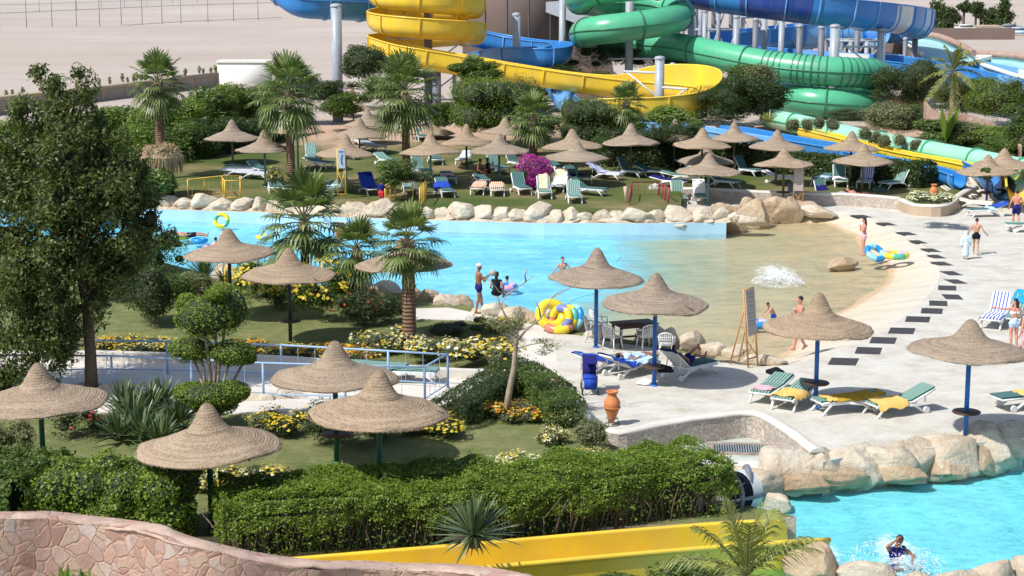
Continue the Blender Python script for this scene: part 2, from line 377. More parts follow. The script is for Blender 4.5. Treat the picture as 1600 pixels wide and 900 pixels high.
def deck_mat():
    g = NG('pale_stone_paving'); o = g.pos()
    mp = g.n('ShaderNodeMapping'); mp.inputs['Rotation'].default_value = (0, 0, R(-14)); g.l(o, mp.inputs[0])
    b = g.n('ShaderNodeTexBrick'); b.inputs['Scale'].default_value = 1.; b.inputs['Brick Width'].default_value = .42; b.inputs['Row Height'].default_value = .21; b.inputs['Mortar Size'].default_value = .010
    b.inputs['Color1'].default_value = (.56, .555, .505, 1); b.inputs['Color2'].default_value = (.62, .615, .56, 1); b.inputs['Mortar'].default_value = (.46, .45, .40, 1); g.l(mp.outputs[0], b.inputs[0])
    k = g.mix(g.math('MULTIPLY', g.noise(.5, o, 6, .7), .5), b.outputs[0], (.625, .605, .535))
    k = g.mix(g.math('MULTIPLY', g.math('POWER', g.noise(.9, o, 7, .7), 3.2), 3.2), k, (.40, .35, .28))
    g.col(k); g.rough(.85, .3); g.bump(b.outputs[1], -.3, .01); return g.mat
M['deck'] = deck_mat()
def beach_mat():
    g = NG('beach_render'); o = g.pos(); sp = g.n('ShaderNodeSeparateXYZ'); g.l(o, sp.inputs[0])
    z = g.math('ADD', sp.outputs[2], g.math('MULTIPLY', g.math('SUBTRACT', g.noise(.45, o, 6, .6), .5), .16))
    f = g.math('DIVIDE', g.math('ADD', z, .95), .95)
    k = g.ramp(f, [(.05, (.17, .50, .52)), (.105, (.24, .40, .31)), (.16, (.36, .40, .24)), (.26, (.52, .43, .25)), (.45, (.62, .44, .235)), (.55, (.60, .42, .24)), (.59, (.68, .58, .42)), (1, (.68, .62, .52))])  # deep end: water depth tint painted into the floor colour; above: wet and dry sand
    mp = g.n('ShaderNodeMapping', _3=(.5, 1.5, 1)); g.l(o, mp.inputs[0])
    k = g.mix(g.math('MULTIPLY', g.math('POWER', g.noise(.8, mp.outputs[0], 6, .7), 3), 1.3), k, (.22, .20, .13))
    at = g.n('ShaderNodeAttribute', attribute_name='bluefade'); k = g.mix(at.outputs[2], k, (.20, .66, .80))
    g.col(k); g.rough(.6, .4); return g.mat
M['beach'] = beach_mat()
def pool_mat():
    g = NG('pool_blue_paint_and_caustics'); o = g.pos(); mp = g.n('ShaderNodeMapping', _3=(1, 2.2, 1)); g.l(o, mp.inputs[0])
    k = g.ramp(g.noise(.35, mp.outputs[0], 6, .65), [(.3, (.13, .52, .72)), (.5, (.22, .64, .80)), (.72, (.36, .75, .85))])
    k = g.mix(g.ramp(g.noise(1.3, mp.outputs[0], 7, .75), [(.5, (0, 0, 0)), (.68, (.8, .8, .8))]), k, (.46, .86, .94)); k = g.mix(g.ramp(g.noise(.16, o, 3), [(.42, (0, 0, 0)), (.62, (.5, .5, .5))]), k, (.10, .48, .74))  # pale streaks: caustics and wave glints painted into the floor colour
    g.col(k); g.rough(.5); return g.mat
M['pool'] = pool_mat(); M['poolwall'] = mottled('pale_blue_pool_wall', (.40, .62, .78), .12, .6, .6)
M['pool2'] = mottled('turquoise_pool_paint', (.22, .74, .80), .12, .5, .5, 0, 1, .4, True)
def water_mat(name, tint, sc=1.4, bs=.5, rip=1.):
    g = NG(name); o = g.pos(); mp = g.n('ShaderNodeMapping', _3=(1, 1.8, 1)); g.l(o, mp.inputs[0])
    h = g.math('ADD', g.noise(sc, mp.outputs[0], 5, .6), g.math('MULTIPLY', g.noise(sc * 4, mp.outputs[0], 3), .35))
    bp = g.n('ShaderNodeBump'); bp.inputs['Strength'].default_value = bs; bp.inputs['Distance'].default_value = .12; g.l(h, bp.inputs['Height'])
    tr = g.n('ShaderNodeBsdfTransparent'); rp = g.ramp(h, [(.42, tuple(x * .74 for x in tint)), (.66, tint), (.9, (1, 1, 1))]); g.l(rp, tr.inputs[0])  # ripple light and dark put into the transparent tint
    gl = g.n('ShaderNodeBsdfGlossy'); gl.inputs['Roughness'].default_value = .09; g.l(bp.outputs[0], gl.inputs['Normal'])
    fr = g.n('ShaderNodeFresnel'); fr.inputs['IOR'].default_value = 1.33; g.l(bp.outputs[0], fr.inputs['Normal'])
    m = g.n('ShaderNodeMixShader'); g.l(g.math('MULTIPLY', fr.outputs[0], rip), m.inputs[0]); g.l(tr.outputs[0], m.inputs[1]); g.l(gl.outputs[0], m.inputs[2]); g.l(m.outputs[0], g.out.inputs[0]); return g.mat
M['water'] = water_mat('wave_pool_water', (.90, .98, 1.0), 1.1, .4, .42)
M['water2'] = water_mat('landing_pool_water', (.88, .98, 1.0), 2.2, .9, .42)
def foam_mat():
    g = NG('white_foam'); d = g.n('ShaderNodeBsdfDiffuse'); d.inputs[0].default_value = (.86, .9, .92, 1); t = g.n('ShaderNodeBsdfTransparent')
    o = g.obj(); ln = g.n('ShaderNodeVectorMath', operation='LENGTH'); g.l(o, ln.inputs[0])
    f = g.math('SUBTRACT', g.math('MULTIPLY', g.noise(3.2, g.pos(), 8, .75), 2.6), g.math('ADD', g.math('MULTIPLY', ln.outputs[1], .95), .55)); q = g.n('ShaderNodeClamp', _2=.85); g.l(f, q.inputs[0])
    m = g.n('ShaderNodeMixShader'); g.l(q.outputs[0], m.inputs[0]); g.l(t.outputs[0], m.inputs[1]); g.l(d.outputs[0], m.inputs[2]); g.l(m.outputs[0], g.out.inputs[0]); return g.mat
M['foam'] = foam_mat()
# ================================================================ SETTING
WL = -0.45                                                     # water level of the wave pool
def pz(L, z=0.0): return [P(x, y, z) for x, y in L]
# base ground deep below pools
mb = MB(); mb.box((0, 60, -2.6), (260, 130, 1.2)); struct(mb.build('pool_bed_ground', M['concrete']), 'buried concrete ground under the pools')
# desert: one sheet to the horizon with low dunes
ys = [96, 104, 112, 120, 128, 136, 150, 170, 190, 215, 240, 270, 300, 330, 370, 420, 480, 550, 640, 760, 900, 1100, 1400, 1900, 2600, 3600, 5000]
mb = MB(); nx = 60; V = []
for Y in ys:
    for i in range(nx + 1):
        X = (i / nx - .5) * 2 * (130 + Y * .6)
        z = T(Y) - (0.15 if Y < 135 else 0)
        if Y > 200: z += (noise.noise(Vector((X * .012, Y * .006, 2))) + .15) * min(4, (Y - 200) * .015) * max(0, min(1, (-X - 10) / 40))
        if Y > 600: z += max(0, noise.noise(Vector((X * .002, Y * .001, 5))) + .1) * (Y - 600) * .04
        V.append((X, Y, z))
mb.add(V, [(r * (nx + 1) + c, r * (nx + 1) + c + 1, (r + 1) * (nx + 1) + c + 1, (r + 1) * (nx + 1) + c) for r in range(len(ys) - 1) for c in range(nx)], 0, True)
struct(mb.build('desert_sand', M['sand']))
# lawn beyond the wave pool (raised behind rocks and behind the low pebble wall)
E = [(-260, 318), (60, 315), (235, 313), (400, 316), (540, 323), (700, 328), (850, 331), (1000, 331), (1062, 330)]
E2 = [(1068, 296), (1150, 298), (1240, 304), (1330, 306), (1405, 312), (1440, 321), (1478, 321), (1500, 304), (1530, 286), (1600, 276), (1750, 268)]
def edge_pts():
    a = [P(x, y, .45) for x, y in E]; b = [P(x, y, .45) for x, y in E2]; return a, b
ea, eb = edge_pts()
mb = MB(); front = ea + eb; rows = [front]
for k in range(1, 13):
    f = k / 12; rows.append([Vector((p.x * (1 + f * .35), p.y + (126 - p.y) * f, T(p.y + (126 - p.y) * f) + .04 * noise.noise(Vector((p.x * .2, f * 9, 1))))) for p in front])
n = len(front); V = [q for r in rows for q in r]
mb.add(V, [(r * n + c, r * n + c + 1, (r + 1) * n + c + 1, (r + 1) * n + c) for r in range(12) for c in range(n - 1)], 0, True)
mb.strip([p + Vector((0, 0, -2.4)) for p in front], front, 0)
struct(mb.build('far_lawn', M['lawn2']))
# far pool wall and its ledge
W = [(x, y + 6) for x, y in [(-260, 321), (60, 321), (235, 321), (400, 326), (540, 334), (700, 339), (850, 343), (1000, 343), (1135, 342)]]
wt = [P(x, y, .12) for x, y in W]
mb = MB(); mb.strip([p + Vector((0, 0, -2.0)) for p in wt], wt); struct(mb.build('pool_wall', M['poolwall']))
mb = MB(); back = [p + Vector((p.x * .02, 2.6, 0)) for p in wt]; mb.strip(wt, back); struct(mb.build('rock_ledge', M['rock']))
# wave pool: blue floor, sloping beach, water sheet
def dseg(p, a, b):
    ab = b - a; t = max(0, min(1, (p - a).dot(ab) / max(ab.dot(ab), 1e-9))); return (p - (a + ab * t)).length
def dpoly(p, L): return min(dseg(p, L[i], L[i + 1]) for i in range(len(L) - 1))
deckedge = [P(x, y, 0).xy for x, y in [(1200, 330), (1320, 332), (1380, 350), (1430, 375), (1458, 400), (1468, 425), (1460, 450), (1430, 480), (1390, 510), (1330, 540), (1250, 566), (1180, 572), (1100, 560)]]
shore = [P(x, y, WL).xy for x, y in [(1200, 345), (1290, 348), (1335, 368), (1352, 392), (1375, 408), (1392, 425), (1385, 445), (1352, 462), (1330, 480), (1290, 497), (1248, 520), (1236, 545), (1200, 572), (1120, 570)]]
bound = [P(x, y, -.70).xy for x, y in [(925, 356), (944, 372), (960, 392), (967, 414), (962, 436), (938, 452), (905, 466), (872, 482), (840, 500)]]
def side(p, L):
    q = [Vector(v) for v in L]; i = min(range(len(q) - 1), key=lambda k: dseg(p, q[k], q[k + 1])); a, b = q[i], q[i + 1]
    return (b - a).x * (p - a).y - (b - a).y * (p - a).x
mb = MB(); gx, gy = 90, 84; x0, x1, y0, y1 = 2, 32, 51.5, 96; V = []; FD = []
for j in range(gy + 1):
    for i in range(gx + 1):
        p = Vector((x0 + (x1 - x0) * i / gx, y0 + (y1 - y0) * j / gy)); ds, de = dpoly(p, shore), dpoly(p, deckedge)
        if side(p, shore) > 0: z = WL + (-.02 - WL) * min(1, ds / max(ds + de, .1)) if side(p, deckedge) < 0 else -.02
        else: z = WL - .5 * (1 - math.exp(-ds / 9))
        db_ = dpoly(p, bound); ins_ = side(p, bound) < 0
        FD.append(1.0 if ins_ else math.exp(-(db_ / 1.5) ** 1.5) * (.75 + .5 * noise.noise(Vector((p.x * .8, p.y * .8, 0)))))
        if side(p, shore) < 0 and db_ < 1.2: z = max(z, -.715 - .05 * db_)
        if side(p, shore) < 0 and ins_ and db_ > .5: z = min(z, -.8)
        V.append((p.x, p.y, z))
mb.add(V, [(r * (gx + 1) + c, r * (gx + 1) + c + 1, (r + 1) * (gx + 1) + c + 1, (r + 1) * (gx + 1) + c) for r in range(gy) for c in range(gx) if any(side(Vector(V[q][:2]), deckedge) < 0 or dpoly(Vector(V[q][:2]), deckedge) < .5 for q in (r * (gx + 1) + c, (r + 1) * (gx + 1) + c + 1))], 0, True)
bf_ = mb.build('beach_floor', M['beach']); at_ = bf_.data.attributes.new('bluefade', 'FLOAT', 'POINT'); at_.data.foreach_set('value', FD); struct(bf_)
def smooth_line(L, n=8):
    L = [Vector(p) for p in L]; out = []
    for i in range(len(L) - 1):
        a, b, c, d = L[max(i - 1, 0)], L[i], L[i + 1], L[min(i + 2, len(L) - 1)]
        for k in range(n):
            t = k / n; out.append(.5 * ((2 * b) + (c - a) * t + (2 * a - 5 * b + 4 * c - d) * t * t + (3 * b - a - 3 * c + d) * t ** 3))
    out.append(L[-1]); return out
bl = [p + Vector((.3 * noise.noise(Vector((p.y * .45, 2, 1))) + .06 * noise.noise(Vector((p.y * 2, 5, 1))), 0)) for p in smooth_line(bound, 14)]; pf = [tuple(p) for p in bl] + [(0, 46), (-60, 46), (-60, 98), (bl[0][0], 98)]
mb = MB(); mb.prism(pf, -1.8, -.70); struct(mb.build('pool_floor', M['pool']))
mb = MB(); mb.prism([(-70, 44), (26, 44), (32, 60), (31, 84), (27, 100), (-70, 100)], WL - .002, WL); 
mb.f = mb.f[:-6]; mb.m = mb.m[:-6]; mb.s = mb.s[:-6]
struct(mb.build('wave_pool_water', M['water']))
# near garden ground: lawn slab with pool shore as its far edge
shoreline = [(-300, 380), (100, 392), (240, 405), (330, 428), (420, 440), (520, 446), (600, 452), (660, 462), (720, 472), (760, 488), (800, 492), (860, 505), (920, 520), (1000, 532), (1090, 552), (1150, 572), (1180, 580)]
sl = [P(x, y, 0) for x, y in shoreline]
lawn = [p.xy for p in sl] + [P(x, y, 0).xy for x, y in [(1180, 600), (1000, 640), (956, 668), (950, 690), (985, 705), (1000, 740), (1110, 775)]] + [Vector((6.5, 37.9)), Vector((2, 37.1)), Vector((-4, 36.55)), Vector((-12, 36.3)), Vector((-30, 36.3)), Vector((-60, 50))]
mb = MB(); mb.prism(lawn, -2.2, -.03, 0, 1); struct(mb.build('garden_lawn', [M['grass'], M['rock']]))
# deck of pale paving
dk = [(870, 560), (862, 520), (905, 524), (960, 536), (1000, 540), (1090, 556), (1150, 574), (1185, 578), (1250, 567)]
deck = [P(x, y, 0).xy for x, y in dk] + [v for v in reversed(smooth_line(deckedge[:11], 5))][1:] +        [P(x, y, 0).xy for x, y in [(1190, 329), (1060, 334), (1040, 322), (1062, 308)]] + [p.xy + Vector((0, 1.0)) for p in eb] +        [P(x, y, 0).xy for x, y in [(1750, 660), (1600, 684), (1450, 700), (1330, 712), (1286, 722), (1272, 708), (1235, 682), (1195, 655), (1165, 649), (1100, 655), (1000, 669), (958, 678), (950, 664), (905, 650), (880, 620)]]
mb = MB(); mb.prism(deck, -1.9, 0.0, 0, 1); struct(mb.build('sun_deck', [M['deck'], M['concrete']]))
# paved walk along the pool shore at the left of the deck
wk = [(640, 482), (700, 480), (770, 494), (862, 512), (890, 560), (884, 620), (860, 600), (800, 585), (806, 545), (790, 515), (735, 500), (650, 498)]
mb = MB(); mb.prism(pz(wk), -.2, -.006); struct(mb.build('shore_path', M['concrete']))
# sunken path with the drain, kerb wall
mb = MB(); mb.prism([P(x, y, -.5).xy for x, y in [(890, 720), (950, 702), (1020, 694), (1100, 682), (1160, 676), (1196, 682), (1240, 712), (1262, 738), (1200, 762), (1130, 782), (1040, 790), (940, 770)]], -2, -.5)
struct(mb.build('sunken_path', M['concrete']))
def wall_line(name, line, th, z0, z1, mat, label, cat='wall', cap=None, smoothn=4):
    L = smooth_line([Vector((p[0], p[1])) for p in line], smoothn); mb = MB(); A = []; B = []
    for i, p in enumerate(L):
        d = (L[min(i + 1, len(L) - 1)] - L[max(i - 1, 0)]).normalized(); nn = Vector((-d.y, d.x)) * th / 2
        A.append(p + nn); B.append(p - nn)
    zt = z1 if callable(z1) else (lambda t: z1)
    n = len(L); z = [zt(i / (n - 1)) for i in range(n)]
    a1 = [(p.x, p.y, q) for p, q in zip(A, z)]; b1 = [(p.x, p.y, q) for p, q in zip(B, z)]; a0 = [(p.x, p.y, z0) for p in A]; b0 = [(p.x, p.y, z0) for p in B]
    mb.strip(b0, b1); mb.strip(b1, a1); mb.strip(a1, a0)
    mb.add([a0[0], a1[0], b1[0], b0[0]], [(0, 1, 2, 3)]); mb.add([a0[-1], a1[-1], b1[-1], b0[-1]], [(3, 2, 1, 0)])
    if not cap: return tag(mb.build(name, mat), label, cat)
    root = empty(name, label, cat, (A[0].x, A[0].y, z0)); o = mb.build('stonework', mat); o.parent = root; o.matrix_parent_inverse = root.matrix_basis.inverted()
    cm = MB(); cm.tube([((a.x + b.x) / 2, (a.y + b.y) / 2, q + .015) for a, b, q in zip(A, B, z)], th * .56, 8)
    for v in range(len(cm.v)):
        x, y, q = cm.v[v]; j = min(n - 1, v // 8); cm.v[v] = (x, y, z[j] + (q - z[j]) * .45 + .03 * noise.noise(Vector((x * 3, y * 3, q))))
    o = cm.build('coping', cap); o.parent = root; o.matrix_parent_inverse = root.matrix_basis.inverted(); return root
wall_line('retaining_wall', [P(x, y, -.1) for x, y in [(951, 688), (975, 690), (1040, 676), (1110, 666), (1165, 660), (1195, 666), (1232, 688), (1258, 708), (1276, 722)]], .34, -1.4, .16, M['pebble'], 'low pebble wall bending round the sunken path with the drain grate', cap=M['concrete'])
wall_line('retaining_wall', [P(x, y + 2.5, .4) for x, y in [(1061, 297), (1120, 299), (1240, 305), (1330, 307), (1408, 313)]], .4, -.2, .56, M['pebble'], 'long low pebble wall between the far lawn and the paved deck', cap=M['concrete'])
wall_line('planter_wall', [P(x, y, .45) for x, y in [(1406, 313), (1420, 319), (1436, 323), (1476, 323), (1500, 306), (1530, 288)]], .4, -.2, .5, M['tanwall'], 'rounded tan kerb wall holding the white flower bed', cap=M['concrete'])
# drain grate
c = P(1160, 702, -.5); root = empty('drain_grate', 'rusty framed drain grate set in the sunken pale path', 'drain', (c.x, c.y, -.5), R(-5))
f = MB(); Lx, Ly = 1.75, 1.0
for s_ in (-1, 1): f.box((0, s_ * Ly / 2, .02), (Lx + .2, .16, .04)); f.box((s_ * Lx / 2, 0, .021), (.16, Ly - .16, .042))
f.build('frame', M['pinkcap'], root); b_ = MB()
for i in range(24): b_.box((-Lx / 2 + .1 + i * (Lx - .2) / 23, 0, .018), (.03, Ly - .16, .02))
b_.build('bars', M['steel'], root); p_ = MB(); p_.box((0, 0, .004), (Lx - .1, Ly - .1, .004)); p_.build('pit_shade_sheet', M['rubber'], root)  # thin black sheet stands in for the shaded depth below the bars
# dark inlay tiles in the deck
tl = [(1318, 565, 42), (1357, 548, 38), (1380, 532, 38), (1409, 517, 38), (1434, 499, 36), (1456, 486, 32), (1466, 474, 27), (1488, 464, 26), (1480, 450, 27), (1493, 440, 24), (1486, 427, 24), (1471, 412, 25), (1463, 401, 20), (1454, 391, 22), (1434, 378, 20), (1416, 365, 24), (1384, 350, 24), (1345, 338, 26)]
pts = [P(x, y, 0) for x, y, _ in tl]
for i, (p, (x, y, w_)) in enumerate(zip(pts, tl)):
    a, b = pts[max(i - 1, 0)], pts[min(i + 1, len(pts) - 1)]; d = b - a; az = math.atan2(d.y, d.x)
    mb = MB(); q = .42; sk = [(-q, -q * .95), (q, -q * .95), (q, q * .95), (-q, q * .95)]
    if i in (0, 1, 2, 3, 4, 5): sh = .45
    else: sh = -.25
    wd = w_ / scl(p) * .62
    dx, dy = 17 / 42 * wd * .9, .82
    if i > 6 and i != 8 and i != 9: dx = -dx
    pl = [(-wd - dx * .3 + 0, -dy * .55), (wd * .62 - dx * .3, -dy * .7), (wd + dx * .3, dy * .55), (-wd * .62 + dx * .3, dy * .7)]
    if i > 8: pl = [(-wd, dy * .6), (-wd * .5, -dy * .6), (wd, -dy * .6), (wd * .5, dy * .6)]
    mb.prism(pl, .0, .006); o = mb.build('paving_tile', M['tile'], None, (p.x, p.y, 0)); struct(o)
# garden walkway with a kerb
mb = MB(); mb.prism(pz([(-250, 565), (100, 560), (260, 564), (420, 570), (700, 590), (795, 584), (760, 610), (700, 640), (640, 640), (480, 650), (250, 642), (0, 650), (-260, 660)]), -.3, .0); struct(mb.build('garden_walkway', M['concrete']))
def kerb(pts, label, h=.28, th=.3): wall_line('kerb_wall', [P(x, y, h) for x, y in pts], th, -.1, h, M['concrete'], label)
kerb([(-200, 556), (100, 549), (260, 552), (420, 556), (560, 566), (700, 576), (760, 578)], 'low pale kerb along the flower border behind the walkway')
kerb([(795, 578), (745, 606), (700, 628), (640, 640)], 'pale kerb where the walkway meets the clipped bushes on the deck side')

# ---------------------------------------------------------------- landing pool, bottom right
W2 = -.6
mb = MB(); mb.prism([P(x, y, -.9).xy for x, y in [(1080, 1000), (1120, 780), (1300, 735), (1450, 715), (1600, 692), (1850, 670), (1850, 1000)]], -2, -.9); struct(mb.build('landing_pool_floor', M['pool2']))
mb = MB(); mb.prism([P(x, y, W2).xy for x, y in [(1080, 960), (1130, 790), (1300, 750), (1600, 715), (1800, 700), (1800, 960)]], W2 - .01, W2); mb.f = mb.f[:-6]; mb.m = mb.m[:-6]; mb.s = mb.s[:-6]
struct(mb.build('landing_pool_water', M['water2']))

# ---------------------------------------------------------------- rocks
def rock_mesh(seed, sub=4, flat=.7, amp=.3, k=1.0):
    bm = bmesh.new(); bmesh.ops.create_icosphere(bm, subdivisions=sub, radius=1)
    off = Vector((seed * 3.7, seed * 1.3, seed * 7.1))
    cuts = [(Vector((math.sin(seed * 5 + i * 2.1), math.cos(seed * 3 + i * 1.7), .3 + .5 * math.sin(i * 3 + seed))).normalized(), .68 + .2 * math.sin(seed + i)) for i in range(6)]
    for v in bm.verts:
        d = v.co.normalized(); r = 1 + amp * noise.noise(d * 1.3 * k + off) + amp * .45 * noise.noise(d * 3.3 + off) + amp * .2 * noise.noise(d * 8 + off) + amp * .1 * noise.noise(d * 18 + off)
        p = d * r
        for n_, h in cuts:
            q = p.dot(n_)
            if q > h: p -= n_ * (q - h) * .8
        v.co = Vector((p.x, p.y, p.z))
    me = bpy.data.meshes.new('rock'); bm.to_mesh(me); bm.free()
    for p in me.polygons: p.use_smooth = True
    return me
RM = [rock_mesh(s + 1, 4) for s in range(9)]; RM2 = [m_.copy() for m_ in RM]
for m_ in RM: m_.materials.append(M['rock'])
for m_ in RM2: m_.materials.append(M['rock2'])
LAND = [(60, 'the big tree'), (250, 'the lookout hut'), (300, 'the yellow enclosure'), (376, 'the yellow enclosure end'), (418, 'the leftmost teal pole'), (455, 'the left far palm'), (534, 'the pictogram board'), (580, 'the navy lounger'), (630, 'the yellow gate'), (671, 'the centre palm teal pole'), (695, 'the royal blue towel'), (765, 'the orange striped towels'), (814, 'the bougainvillea'), (850, 'the peach towel lounger'), (897, 'the nearest green lounger'), (980, 'the red gate'), (1036, 'the red side panel'), (1060, 'the upright green lounger'), (1106, 'the white towel lounger')]
USED = {}
def where(x):
    lx, nm = min(LAND, key=lambda q: abs(q[0] - x)); sd_ = 'right' if x > lx else 'left'; k = USED[(nm, sd_)] = USED.get((nm, sd_), 0) + 1
    return nm, sd_, k
ORD = ['', 'first', 'second', 'third', 'fourth', 'fifth', 'sixth', 'seventh', 'eighth']
def rock(x, y, z, wpx, hr, label, group, lv2=False, dr=.8, sink=.25, i=None):
    p = P(x, y, z); s_ = scl(p); rx = wpx / s_ / 2; rz = rx * hr
    o = bpy.data.objects.new('rock', (RM2 if lv2 else RM)[rnd.randrange(9) if i is None else i]); COL.objects.link(o)
    o.location = (p.x, p.y + rx * dr * .6, z + rz * (1 - sink * 2)); o.scale = (rx * 1.08, rx * dr, rz * 1.1); o.rotation_euler = (rnd.uniform(-.15, .15), rnd.uniform(-.15, .15), rnd.choice((0, math.pi)) + rnd.uniform(-.5, .5))
    if rx * dr * .9 < rx: pass
    return tag(o, label, 'rock', group)
x = -40; line = W
def yat(x, L):
    for (a, b), (c, d) in zip(L, L[1:]):
        if a <= x <= c: return b + (d - b) * (x - a) / (c - a)
    return L[-1][1]
while x < 1140:
    wpx = rnd.choice((22, 26, 30, 36, 44, 30, 26)); yb = yat(x, W)
    nm, sd_, k = where(x + wpx / 2)
    rock(x + wpx / 2, yb - 1, .1, wpx * 1.18, rnd.uniform(.58, .85) * (26 / wpx) ** .4, '%s pool edge boulder, %s to the %s of %s' % ('broad pale' if wpx > 33 else 'small pale' if wpx < 25 else 'rounded pale', ORD[min(k, 8)], sd_, nm), 'boulders along the far pool edge', dr=.9, sink=.12)
    x += wpx * .86
x = -40; USED.clear()
while x < 1140:                                                # flat lip stones under them
    wpx = rnd.choice((40, 52, 60)); yb = yat(x, W)
    nm, sd_, k = where(x + wpx / 2)
    rock(x + wpx / 2, yb + 1.5, .03, wpx * 1.15, .2, 'flat lip stone of the pool wall, %s to the %s of %s' % (ORD[min(k, 8)], sd_, nm), 'lip stones of the far pool wall', dr=.5, sink=.2, lv2=False); x += wpx * .8
rock(1112, 352, -.45, 40, .75, 'small stained boulder leaning on the last stretch of pool wall', None, True, dr=.8); rock(1128, 357, -.5, 48, 1.0, 'stained boulder standing in the water right at the pool wall end', None, True, dr=.8); rock(1146, 363, -.55, 50, .5, 'low wet boulder in front of the pool wall end', None, True, dr=.8)
for (x, y, wpx, hr) in [(1150, 350, 60, .42), (1180, 352, 60, .5), (1200, 345, 56, .5), (1230, 346, 60, .5), (1215, 338, 46, .6), (1243, 335, 36, .8), (1170, 340, 50, .5), (1262, 340, 60, .35)]:
    rock(x, y, -.35, wpx, hr * 1.5, {1150: 'first stained outcrop boulder at the pool wall end', 1180: 'stained outcrop boulder second from the pool wall end', 1200: 'stained outcrop boulder rising in the middle', 1230: 'stained outcrop boulder low by the beach', 1215: 'round stained boulder on top of the outcrop', 1243: 'stained boulder under the tall pale sign', 1170: 'rear stained outcrop boulder near the teal pole', 1262: 'flat stained boulder at the beach end of the outcrop'}[x], 'stained boulders at the end of the pool wall', True, dr=.7)
rock(1278, 336, -.05, 66, .28, 'broad flat-topped boulder at the deck end of the outcrop', None, False, dr=.6)
rock(1318, 420, -.4, 48, .44, 'lone flat boulder lying on the wet beach beside the swim rings', None, True, dr=.8)
for (x, y, wpx, hr) in [(640, 468, 44, .55), (600, 462, 50, .6), (672, 472, 40, .6), (700, 480, 46, .5), (722, 478, 36, .6), (775, 496, 50, .6), (800, 500, 44, .55), (838, 505, 46, .5), (858, 500, 40, .75), (820, 497, 40, .55), (900, 515, 60, .5), (750, 492, 36, .4), (560, 455, 50, .6), (460, 450, 50, .5), (350, 440, 60, .5)]:
    rock(x, y, -.1, wpx, hr, {640: 'boulder just right of the ringed palm trunk', 600: 'boulder just left of the ringed palm trunk', 672: 'second boulder right of the ringed palm trunk', 700: 'broad boulder between the palm and the man', 722: 'boulder at the feet of the man with the cap', 775: 'boulder the long haired woman sits on', 800: 'boulder behind the bare tree', 838: 'boulder left of the swim ring pile', 858: 'tall boulder touching the swim ring pile', 820: 'small boulder between two larger ones by the swim rings', 900: 'flat boulder right of the swim ring pile', 750: 'low boulder between the man and the sitting woman', 560: 'boulder behind the slimmer palm', 460: 'boulder behind the lawn umbrella', 350: 'boulder by the yellow rail at the left'}[x], 'boulders on the near shore', rnd.random() < .3, dr=.8)
for (x, y, wpx, hr, lb) in [(940, 532, 50, .6, 'pale boulder half hidden behind the dark table'), (1045, 543, 42, .8, 'tan boulder in the gap right of the dark table'), (1082, 546, 52, .72, 'big pale square boulder on the shore right of the table'), (1018, 538, 50, .8, 'brown shaded boulder just right of the dark table'), (1118, 553, 44, .5, 'flat boulder between the big square one and the sign'), (1145, 556, 40, .38, 'low boulder just left of the easel sign'), (1176, 566, 36, .4, 'low boulder at the foot of the easel sign'), (1205, 572, 52, .45, 'pale low boulder right of the easel sign foot'), (1160, 548, 30, .35, 'small boulder behind the easel sign')]:
    rock(x, y, -.1, wpx, hr, lb, None, False, dr=.8)
# landing pool rim: big sculpted rocks in two courses
ri = 0
for (x, y, wpx, ht, zt) in [(1146, 776, 74, 60, -.05), (1186, 772, 90, 66, .05), (1236, 766, 100, 76, .28), (1282, 762, 92, 74, .3), (1334, 757, 92, 76, .32), (1386, 751, 92, 74, .3), (1436, 746, 96, 74, .33), (1490, 740, 100, 72, .28), (1545, 732, 104, 74, .36), (1602, 722, 110, 74, .33), (1660, 712, 110, 72, .3)]:
    p = P(x, y, W2); s_ = scl(p); rx = wpx / s_ / 2; o = bpy.data.objects.new('rock', RM[(ri * 4 + 1) % 9]); COL.objects.link(o); zt -= .10; rz = (zt - W2 + .34) / 2
    o.location = (p.x, p.y + .85, W2 - .34 + rz); o.scale = (rx * 1.42, .9, rz * 1.06); o.rotation_euler = (rnd.uniform(-.1, .1), rnd.uniform(-.1, .1), rnd.uniform(-.4, .4)); ri += 1
    tag(o, ['leftmost rim boulder beside the dark banded tube mouth', 'rim boulder right of the banded tube mouth, below the sunken path', 'big rim boulder where the pebble wall ends', 'rim boulder just right of the pebble wall end', 'rim boulder below the yellow towel loungers', 'rim boulder below the raised green lounger head', 'rim boulder left of the rightmost blue pole', 'rim boulder hiding the foot of the rightmost blue pole', 'rim boulder right of the rightmost blue pole', 'rim boulder at the right picture edge', 'rim boulder mostly outside the right picture edge'][ri - 1], 'rock', 'boulders of the landing pool rim')
ri = 0
for (x, y, wpx) in [(1165, 776, 100), (1235, 772, 110), (1310, 765, 110), (1385, 757, 110), (1460, 748, 110), (1535, 738, 120), (1612, 727, 120)]:
    ri += 1; rock(x, y - 5, W2 - .08, wpx * 1.3, .26, 'low stained ' + ['waterline rock beside the banded tube mouth', 'waterline rock below the pebble wall end', 'waterline rock below the yellow towel loungers', 'waterline rock below the raised green lounger head', 'waterline rock left of the rightmost blue pole', 'waterline rock below the rightmost umbrella', 'waterline rock at the right picture edge'][ri - 1], 'waterline rocks of the landing pool', True, dr=.55)
for (x, y, wpx, hr) in [(1275, 905, 96, .62), (1360, 915, 96, .52), (1440, 930, 96, .45), (1500, 925, 90, .5), (1556, 918, 90, .5), (1620, 912, 90, .55)]:
    rock(x, y, W2, wpx, hr, {1275: 'tan boulder under the yellow slide lip', 1360: 'boulder right of the yellow slide lip', 1440: 'low boulder below the splashing swimmer', 1500: 'near edge boulder right of the swimmer', 1556: 'near edge boulder left of the bottom right corner', 1620: 'near edge boulder in the bottom right corner'}[x], 'boulders at the near edge of the landing pool', x < 1300, dr=.7)
